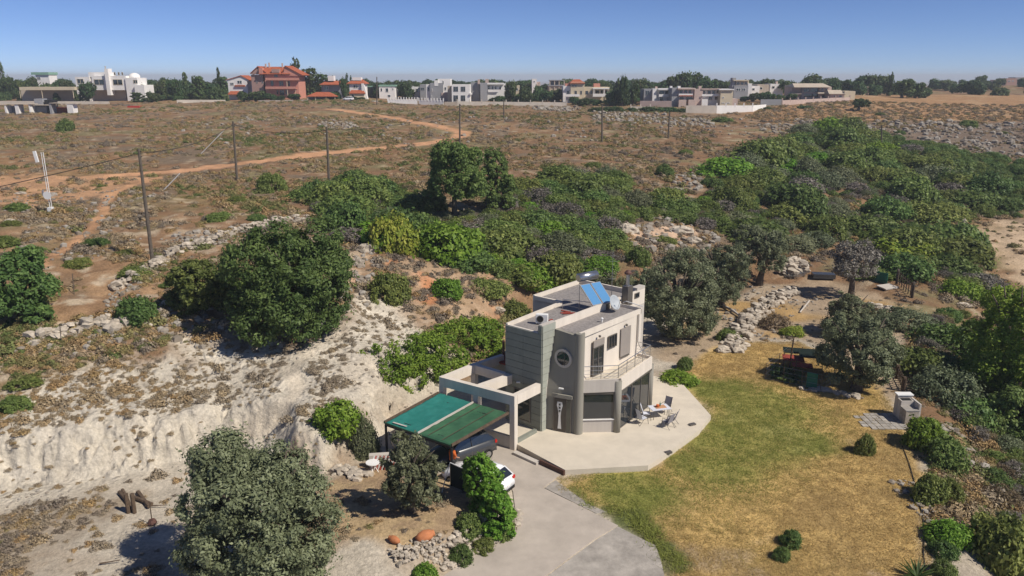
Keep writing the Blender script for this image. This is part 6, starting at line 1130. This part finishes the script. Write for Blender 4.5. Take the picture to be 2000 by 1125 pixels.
q = Vector(cast(1570, 728)); sh_ = empty('plot_shelter', q); tag(sh_, 'low dark shelter with reddish covers inside the vegetable plot', 'shelter')
for k, (dx, dy, dz, w_, l_, m_) in enumerate([(-.6,.9,.9,1.6,1.0,'redbrown'),(.9,.7,1.3,2.2,1.5,'net'),(-.3,-.3,.75,1.5,.7,'redbrown'),(1.7,-.2,1.2,1.8,1.4,'net'),(.4,1.9,1.1,2.8,1.0,'net')]): MB().box(q+Vector((dx, dy, dz)), (w_, l_, .05), rz=-.25, rx=.12).build('cover', M[m_], sh_)
for dx, dy in ((-1.2, 1.3), (1.9, 1.2), (2.5, -.8), (-.9, -.6), (.6, 2.3)): MB().tube([q+Vector((dx, dy, 0)), q+Vector((dx, dy, 1.3))], .04, 6).build('prop', M['timber'], sh_)
for k in range(5):
    a = g0.lerp(g1, .2+.11*k)+Vector((0, .5, .12)); b_ = a+Vector((.9, 2.4, 0)); bed = MB(); 
    P__, N__, t__ = crown_pts(np.random.default_rng(k), [(i*.18, i*.45, .2, .28, .3, .25) for i in range(6)], 40, 1100, .12)
    o_ = bpy.data.objects.new('vegetable_row', leaf_mesh('vegetable_row', P__, N__, .10, M['L_dark'], rng, tint=t__)); col.objects.link(o_); o_.location = a-Vector((0, 0, .15)); tag(o_, 'low dark row of vegetables in the fenced plot', 'vegetable row', 'vegetable rows in the fenced plot')
# hose along the lawn edge
hp = [Vector(cast(*q)) for q in ((1762,872),(1775,905),(1785,940),(1790,975),(1800,1000),(1806,1040),(1803,1080),(1806,1112))]; tag(MB().tube([q+Vector((0, 0, .035)) for q in hp], .035, 6).build('hose', M['black']), 'black hose winding along the right lawn edge', 'hose')
# agave at the bottom edge
q = Vector(cast(1790, 1128)); ag = MB()
for k in range(26):
    a = k*2.4; e = .35+.5*(k % 5)/5; d_ = Vector((math.cos(a)*math.cos(e), math.sin(a)*math.cos(e), math.sin(e))); s_ = Vector((-math.sin(a), math.cos(a), 0))*.06; ag.add([q+s_, q-s_, q+d_*.55-s_*.8+Vector((0, 0, .05)), q+d_*1.0, q+d_*.55+s_*.8+Vector((0, 0, .05))], [(0, 1, 2, 3, 4)])
o_ = ag.build('agave', M['L_mastic']); tag(o_, 'spiky rosette plant cut by the bottom edge right of the lawn', 'plant')
for k, (px, py) in enumerate([(120, 670), (145, 575)]):
    q = Vector(cast(px, py)); tag(MB().tube([q, q+Vector((.1, 0, 1.4 if k == 0 else 1.7)), ], .03, 6).build('fence_stake', M['greywood']), ['thin stake among the rocks at the left edge', 'thin slanting stake below the left evergreen bush'][k], 'stake')
# person in an orange top behind the white car: one continuous skinned figure
def person(loc, rz, label):
    o = empty('person', loc, rz); tag(o, label, 'person')
    J = [((0,0,.95),.15),((0,0,1.15),.14),((0,0,1.38),.15),((0,0,1.50),.06),((0,0,1.60),.09),((0,0,1.70),.09),((.20,0,1.40),.07),((.30,.12,1.15),.045),((.26,.34,1.05),.035),((-.20,0,1.40),.07),((-.30,.12,1.15),.045),((-.26,.34,1.05),.035),((.10,0,.85),.10),((.12,.03,.48),.07),((.12,0,.08),.05),((.12,.16,.03),.04),((-.10,0,.85),.10),((-.12,.03,.48),.07),((-.12,0,.08),.05),((-.12,.16,.03),.04)]
    Ed = [(0,1),(1,2),(2,3),(3,4),(4,5),(2,6),(6,7),(7,8),(2,9),(9,10),(10,11),(0,12),(12,13),(13,14),(14,15),(0,16),(16,17),(17,18),(18,19)]
    me = bpy.data.meshes.new('body'); me.from_pydata([j[0] for j in J], Ed, []); b = bpy.data.objects.new('body', me); col.objects.link(b); b.parent = o
    sk = b.modifiers.new('skin', 'SKIN'); 
    if not me.skin_vertices: 
        bpy.context.view_layer.objects.active = b
    for i, j in enumerate(J): me.skin_vertices[0].data[i].radius = (j[1], j[1]*.85)
    me.skin_vertices[0].data[0].use_root = True; ss_ = b.modifiers.new('sub', 'SUBSURF'); ss_.levels = ss_.render_levels = 2; me.materials.append(M['skin'])
    Mx = Matrix.Translation(loc) @ Matrix.Rotation(rz, 4, 'Z')
    def P(x, y, z): return Mx @ Vector((x, y, z))
    s = MB(); s.tube([P(0,0,.92),P(0,0,1.1),P(0,0,1.32),P(0,0,1.46),P(0,0,1.52)], [.19,.18,.21,.17,.08], 14); 
    for sg in (-1, 1): s.tube([P(sg*.12,0,1.44),P(sg*.23,.01,1.38),P(sg*.29,.08,1.2)], [.10,.09,.07], 9)
    s.build('shirt', M['orange'], o, smooth=True)
    t = MB()
    for sg in (-1, 1): t.tube([P(sg*.07,0,.98),P(sg*.11,.0,.8),P(sg*.12,.03,.48),P(sg*.12,0,.1)], [.14,.13,.10,.08], 10)
    t.build('trousers', M['black'], o, smooth=True)
    h_ = MB(); h_.lathe(P(0, -.015, 1.60), [(.115, 0), (.125, .08), (.11, .16), (.06, .215), (.01, .225)], 12); h_.build('hair', M['hair'], o, smooth=True)
try: person((-3.45, 40.3, SLABZ), R(-60), 'person with dark hair and orange top standing behind the white car bonnet')
except Exception as e_: print('person failed', e_)
# ---------------------------------------------------------------- uncountable cover: scrub, stones, grass (one object each)
protos = {}
def proto(name, meshes):
    c = bpy.data.collections.new(name)
    for i, me in enumerate(meshes): o = bpy.data.objects.new(name+'_piece', me); c.objects.link(o)
    protos[name] = c; return c
def cover(name, P, S, shade, coll, label=None):
    n_ = len(P); me = bpy.data.meshes.new(name); me.vertices.add(n_); me.vertices.foreach_set('co', np.ascontiguousarray(P, np.float32).ravel())
    for nm, v, ty in (('size', S, 'FLOAT'), ('shade', shade, 'FLOAT')): me.attributes.new(nm, ty, 'POINT').data.foreach_set('value', np.ascontiguousarray(v, np.float32))
    me.update(); o = bpy.data.objects.new(name, me); col.objects.link(o); o['kind'] = 'stuff'
    if label: o['label'] = label
    g = bpy.data.node_groups.new(name, 'GeometryNodeTree'); g.interface.new_socket('Geometry', in_out='INPUT', socket_type='NodeSocketGeometry'); g.interface.new_socket('Geometry', in_out='OUTPUT', socket_type='NodeSocketGeometry')
    gi = g.nodes.new('NodeGroupInput'); go_ = g.nodes.new('NodeGroupOutput'); ci = g.nodes.new('GeometryNodeCollectionInfo'); ci.inputs[0].default_value = coll; ci.inputs['Separate Children'].default_value = True; ci.inputs['Reset Children'].default_value = True
    ip = g.nodes.new('GeometryNodeInstanceOnPoints'); ip.inputs['Pick Instance'].default_value = True
    ri = g.nodes.new('FunctionNodeRandomValue'); ri.data_type = 'INT'; ri.inputs[4].default_value = 0; ri.inputs[5].default_value = len(coll.objects)-1
    rv = g.nodes.new('FunctionNodeRandomValue'); rv.data_type = 'FLOAT_VECTOR'; rv.inputs[0].default_value = (-.15, -.15, 0); rv.inputs[1].default_value = (.15, .15, 6.283); rv.inputs['Seed'].default_value = 5
    na = g.nodes.new('GeometryNodeInputNamedAttribute'); na.data_type = 'FLOAT'; na.inputs[0].default_value = 'size'
    L = g.links; L.new(gi.outputs[0], ip.inputs['Points']); L.new(ci.outputs[0], ip.inputs['Instance']); L.new(ri.outputs[2], ip.inputs['Instance Index']); L.new(rv.outputs[0], ip.inputs['Rotation']); L.new(na.outputs[0], ip.inputs['Scale']); L.new(ip.outputs[0], go_.inputs[0])
    md = o.modifiers.new('scatter', 'NODES'); md.node_group = g; return o
def tuft(seed, n_, w, h, leaf, material, asp=2.2, up=.5):
    rs = np.random.default_rng(seed); d = rs.normal(size=(n_, 3)); d[:, 2] = np.abs(d[:, 2])*1.1; d /= np.linalg.norm(d, axis=1)[:, None]; lob = 1+.3*np.sin(np.arctan2(d[:, 1], d[:, 0])*3+seed)
    P = d*np.array([w, w, h])*(.55+.45*rs.random(n_))[:, None]*lob[:, None]; N_ = d+rs.normal(size=(n_, 3))*up; N_ /= np.linalg.norm(N_, axis=1)[:, None]
    return leaf_mesh('tuft', P, N_, leaf, material, rs, asp=asp)
c_scrub = proto('scrub', [tuft(i, 420, .5, .30, .06, M['S_scrub'], asp=1.8) for i in range(5)])
c_stone = proto('loose_stone', [b for b in [ (lambda me: me)(m_.copy()) for m_ in STONES[:4]]])
for o in c_stone.objects: o.data.materials.clear(); o.data.materials.append(M['S_rock'])
def blades(seed):
    rs = np.random.default_rng(seed); b = MB()
    for k in range(22):
        x, y = rs.normal(size=2)*.16; a = rs.uniform(0, 6.28); h_ = rs.uniform(.04, .10); dx, dy = math.cos(a)*.012, math.sin(a)*.012; lx, ly = rs.normal(size=2)*.09; b.add([(x-dx, y-dy, 0), (x+dx, y+dy, 0), (x+lx, y+ly, h_)], [(0, 1, 2)])
    return b.mesh('blades', M['S_grass'])
c_grass = proto('grass', [blades(i) for i in range(4)])
rs = np.random.default_rng(77)
def sample(n_, x0, x1, y0, y1, pw=1.0):
    """more points near, fewer far, over the fan of land in view"""
    u = rs.random(n_); a = 1-pw
    y = (y0**a+(y1**a-y0**a)*u)**(1/a) if abs(a) > 1e-3 else y0*(y1/y0)**u
    x = (rs.random(n_)*2-1)*(y*.74+6); m = (x > x0) & (x < x1); return x[m], y[m]
def yz(x, y): return tz(x, y)
villa_fp = [(-9.5, 37), (3.2, 39.5), (14.2, 47), (13.5, 55), (7, 61), (-1, 54), (-5.5, 48.5), (-9.5, 42)]
# heath scrub
x, y = sample(150000, -900, 900, 34, 290, 1.1)
yd = polyd(x, y, YARD); keep = yd < -.6
n_a = fbm(x, y, 6, 201, 3); n_b = fbm(x, y, 22, 211, 3)
marl = polyd(x, y, RG['marl']) > 0; trk = lined(x, y, TRACK) < 2.4; trl = (lined(x, y, TRAIL) < .9) | (lined(x, y, TR2) < .9); org = polyd(x, y, RG['orange']) > 0; sand = polyd(x, y, RG['sand']) > -1; slope = polyd(x, y, RG['slope']) > 0; dry = polyd(x, y, RG['dry']) > 0; scar = polyd(x, y, RG['scar']) > 0
pr = np.where(marl, .75, .70)*ss(n_a+n_b*.6+noise2(x, y, 2.5, 222)*.5, -.35, .35); pr = np.where(marl, .22+.30*pr, pr); pr = np.where(marl, pr*(.10+.93*ss(-yd+n_a*3, 2.6, 4.8)), pr); pr = np.where(org, .12, pr); pr = np.where(sand, .06, pr); pr = np.where(slope, .25, pr); pr = np.where(dry, .6, pr); pr = np.where(scar, .2, pr)
keep &= ~trk & ~trl & (rs.random(len(x)) < pr); x, y, n_a, n_b, marl, dry = x[keep], y[keep], n_a[keep], n_b[keep], marl[keep], dry[keep]
S_ = rs.gamma(2, .22, len(x))*np.clip(.7+y/140, .8, 2.0)+.2; S_ = np.where(marl, S_*.68, S_); S_ = np.clip(S_*.9, .22, 1.9)
sh = np.clip(.42+n_b*.7+rs.normal(size=len(x))*.24, 0, 1); sh = np.where(marl, .1+sh*.45, sh); sh = np.where(dry, np.clip(.38+rs.normal(size=len(x))*.2, 0, 1), sh)
cover('heath_scrub', np.stack([x, y, yz(x, y)-.03], 1), S_, sh, c_scrub, 'low brown and grey heath scrub covering the plateau and pale slope')
# scrub in the low yard: the brown plot, mound and terrace
x, y = sample(26000, -60, 60, 27, 90, 1.0)
pl_ = polyd(x, y, RG['plot'])+noise2(x, y, 2, 5)*3 > 0; mo = polyd(x, y, RG['mound']) > 0; te = (polyd(x, y, RG['terr']) > 0); ed = polyd(x, y, RG['edge']) > 0; yd_ = polyd(x, y, YARD) > 0
lf = yd_ & (x < -9)
pr = np.where(pl_, .9, 0)+np.where(mo, .12, 0)+np.where(te, .06, 0)+np.where(ed, .08, 0)+np.where(lf, .09, 0); keep = yd_ & (rs.random(len(x)) < pr) & (polyd(x, y, villa_fp) < -.5) & (polyd(x, y, DRIVE) < -.3)
x, y = x[keep], y[keep]; cover('yard_scrub', np.stack([x, y, yz(x, y)-.03], 1), rs.gamma(3, .10, len(x))+.18, np.clip(rs.normal(size=len(x))*.2+.2, 0, 1), c_scrub, 'small dry tufts on the pale yard ground and brown mound')
# undergrowth between the maquis shrubs
c_under = proto('undergrowth', [TR['mastic'][0], TR['mastic'][1], TR['dark'][0], TR['grey'][0], TR['olivefine'][0], TR['brown'][0]])
Pq = np.array(MQ); lo = Pq[:, :2].min(0); hi = Pq[:, :2].max(0); q = lo+(hi-lo)*rs.random((9000, 2)); dq = polyd(q[:, 0], q[:, 1], Pq)+noise2(q[:, 0], q[:, 1], 8, 9)*8; q = q[(dq > -1) & (polyd(q[:, 0], q[:, 1], RG['sand']) < -2)]; q = q[:950]; q2 = np.array(scatter_poly(MN, 430, .8, 12)); q = np.concatenate([q, q2])
cover('undergrowth', np.stack([q[:, 0], q[:, 1], yz(q[:, 0], q[:, 1])-.1], 1), rs.uniform(.4, 1.3, len(q)), rs.random(len(q)), c_under, 'dense mixed undergrowth between the shrubs of the slope')
RB = casts([(1795,640),(1900,600),(2060,600),(2100,1100),(1990,1180),(1900,880),(1830,800)]); Pq = np.array(RB); lo = Pq[:, :2].min(0); hi = Pq[:, :2].max(0); q = lo+(hi-lo)*rs.random((900, 2)); q = q[polyd(q[:, 0], q[:, 1], Pq) > 0][:170]
cover('bank_undergrowth', np.stack([q[:, 0], q[:, 1], yz(q[:, 0], q[:, 1])-.1], 1), rs.uniform(.5, 1.4, len(q)), rs.random(len(q)), c_under, 'mixed green undergrowth on the right bank')
DT = casts([(1640,250),(1700,262),(1800,285),(1900,305),(2080,330),(2080,395),(1990,405),(1900,360),(1780,300),(1690,285)]); Pq = np.array(DT); lo = Pq[:, :2].min(0); hi = Pq[:, :2].max(0); q = lo+(hi-lo)*rs.random((2600, 2)); q = q[polyd(q[:, 0], q[:, 1], Pq) > 0][:330]
cover('ravine_thicket', np.stack([q[:, 0], q[:, 1], yz(q[:, 0], q[:, 1])-.1], 1), rs.uniform(.7, 2.2, len(q)), rs.random(len(q)), proto('ravine', [TR['dark'][1], TR['dark'][2], TR['mastic'][2]]), 'dark thicket in the ravine at the right')
# loose stones
def patch(px_list, n_, s0, s1):
    Pq = np.array(casts(px_list)); lo = Pq[:, :2].min(0); hi = Pq[:, :2].max(0); q = lo+(hi-lo)*rs.random((n_*4, 2)); q = q[(polyd(q[:, 0], q[:, 1], Pq)+noise2(q[:, 0], q[:, 1], 6, 3)*9 > 0)][:n_]; return q, rs.uniform(s0, s1, len(q))*rs.choice([.6, 1, 1.5], len(q))
parts_ = [patch(*a) for a in [([(1150,218),(1240,218),(1330,232),(1400,240),(1380,250),(1250,242),(1150,232)], 420, .3, 1.0), ([(1040,206),(1130,210),(1130,220),(1040,216)], 220, .3, 1.0), ([(1480,252),(1600,232),(1700,240),(1560,268)], 260, .3, 1.0), ([(1600,260),(1700,238),(2050,240),(2050,330),(1900,300),(1750,285)], 650, .3, 1.1), ([(630,238),(700,240),(690,252),(640,250)], 90, .3, .8),
  ([(1190,440),(1380,440),(1370,490),(1200,480)], 220, .15, .8), ([(40,640),(250,610),(420,600),(640,600),(700,480),(740,480),(700,640),(400,660),(250,660),(40,690)], 600, .1, .45), ([(0,1000),(300,960),(330,1060),(60,1150)], 300, .05, .14), ([(200,560),(420,460),(600,420),(600,440),(350,520),(220,600)], 500, .12, .4), ([(1350,370),(1400,330),(1340,330),(1300,390)], 120, .2, .7), ([(1870,850),(2000,840),(2000,1000),(1900,960)], 300, .1, .5), ([(1820,940),(1960,1100),(1900,1130),(1800,1000)], 200, .06, .25), ([(0,380),(250,370),(300,500),(0,560)], 350, .1, .45), ([(600,660),(900,640),(880,740),(700,800)], 120, .05, .2), ([(1380,600),(1560,560),(1560,660),(1400,690)], 300, .08, .3), ([(740,1030),(870,1050),(900,1110),(700,1125)], 700, .05, .16), ([(340,300),(1500,270),(1500,230),(340,230)], 500, .2, .7)]]
q = np.concatenate([a[0] for a in parts_]); s_ = np.concatenate([a[1] for a in parts_]); k_ = polyd(q[:, 0], q[:, 1], DRIVE) < -.2; k_ &= polyd(q[:, 0], q[:, 1], villa_fp) < -.3; q, s_ = q[k_], s_[k_]
cover('loose_stones', np.stack([q[:, 0], q[:, 1], yz(q[:, 0], q[:, 1])], 1), s_, rs.random(len(q)), c_stone, 'pale loose limestone pieces strewn over the heath and slopes')
# grass on the lawn
Lq = np.array(RG['lawn']); lo = Lq[:, :2].min(0); hi = Lq[:, :2].max(0); q = lo+(hi-lo)*rs.random((34000, 2)); q = q[(polyd(q[:, 0], q[:, 1], Lq)+noise2(q[:, 0], q[:, 1], 1, 8)*.8 > 0) & (polyd(q[:, 0], q[:, 1], PAT) < -.05) & (polyd(q[:, 0], q[:, 1], OLD) < 0)]
g = np.zeros(len(q))
for c, s in GR: g = np.maximum(g, np.exp(-((q[:, 0]-c[0])**2+(q[:, 1]-c[1])**2)/(s*s)))
for a, b, r_ in GS: g = np.maximum(g, 1.6*ss(-lined(q[:, 0], q[:, 1], [a, b])+r_, -.2, .4))
sh = np.clip(g*1.5+fbm(q[:, 0], q[:, 1], 5, 101, 3)*.5+rs.normal(size=len(q))*.14+.1, 0, 1)
cover('grass', np.stack([q[:, 0], q[:, 1], yz(q[:, 0], q[:, 1])], 1), rs.uniform(.5, 1.2, len(q))*np.where(g > 1.2, 1.7, 1), sh, c_grass, 'short patchy lawn grass, green near the terrace and straw yellow beyond')
# far wood behind the village
n_ = 620; x = rs.uniform(-330, 480, n_); y = rs.uniform(350, 480, n_); keep = (x < 190+rs.normal(size=n_)*30) | ((y > 440) & (rs.random(n_) < .6)); x, y = x[keep], y[keep]
cover('distant_wood', np.stack([x, y, yz(x, y)-.3], 1), rs.uniform(3.0, 5.2, len(x))*.85, rs.random(len(x)), proto('distant', [TR['far'][0], TR['far'][1], TR['far'][2], TR['fardome'][0]]), 'far dark tree mass behind the village')

# thin summer air
zt = CAMH+18; hz = MB().prism([(-13500, -80), (13500, -80), (13500, 9100), (-13500, 9100)], -60, zt).build('haze', None); hz['kind'] = 'stuff'
hm = bpy.data.materials.new('haze'); hm.use_nodes = True; t = hm.node_tree; t.nodes.clear(); pv2 = t.nodes.new('ShaderNodeVolumePrincipled'); pv2.inputs['Color'].default_value = (.86, .92, 1, 1); pv2.inputs['Density'].default_value = .00028; mo_ = t.nodes.new('ShaderNodeOutputMaterial'); t.links.new(pv2.outputs[0], mo_.inputs['Volume']); hz.data.materials.append(hm)
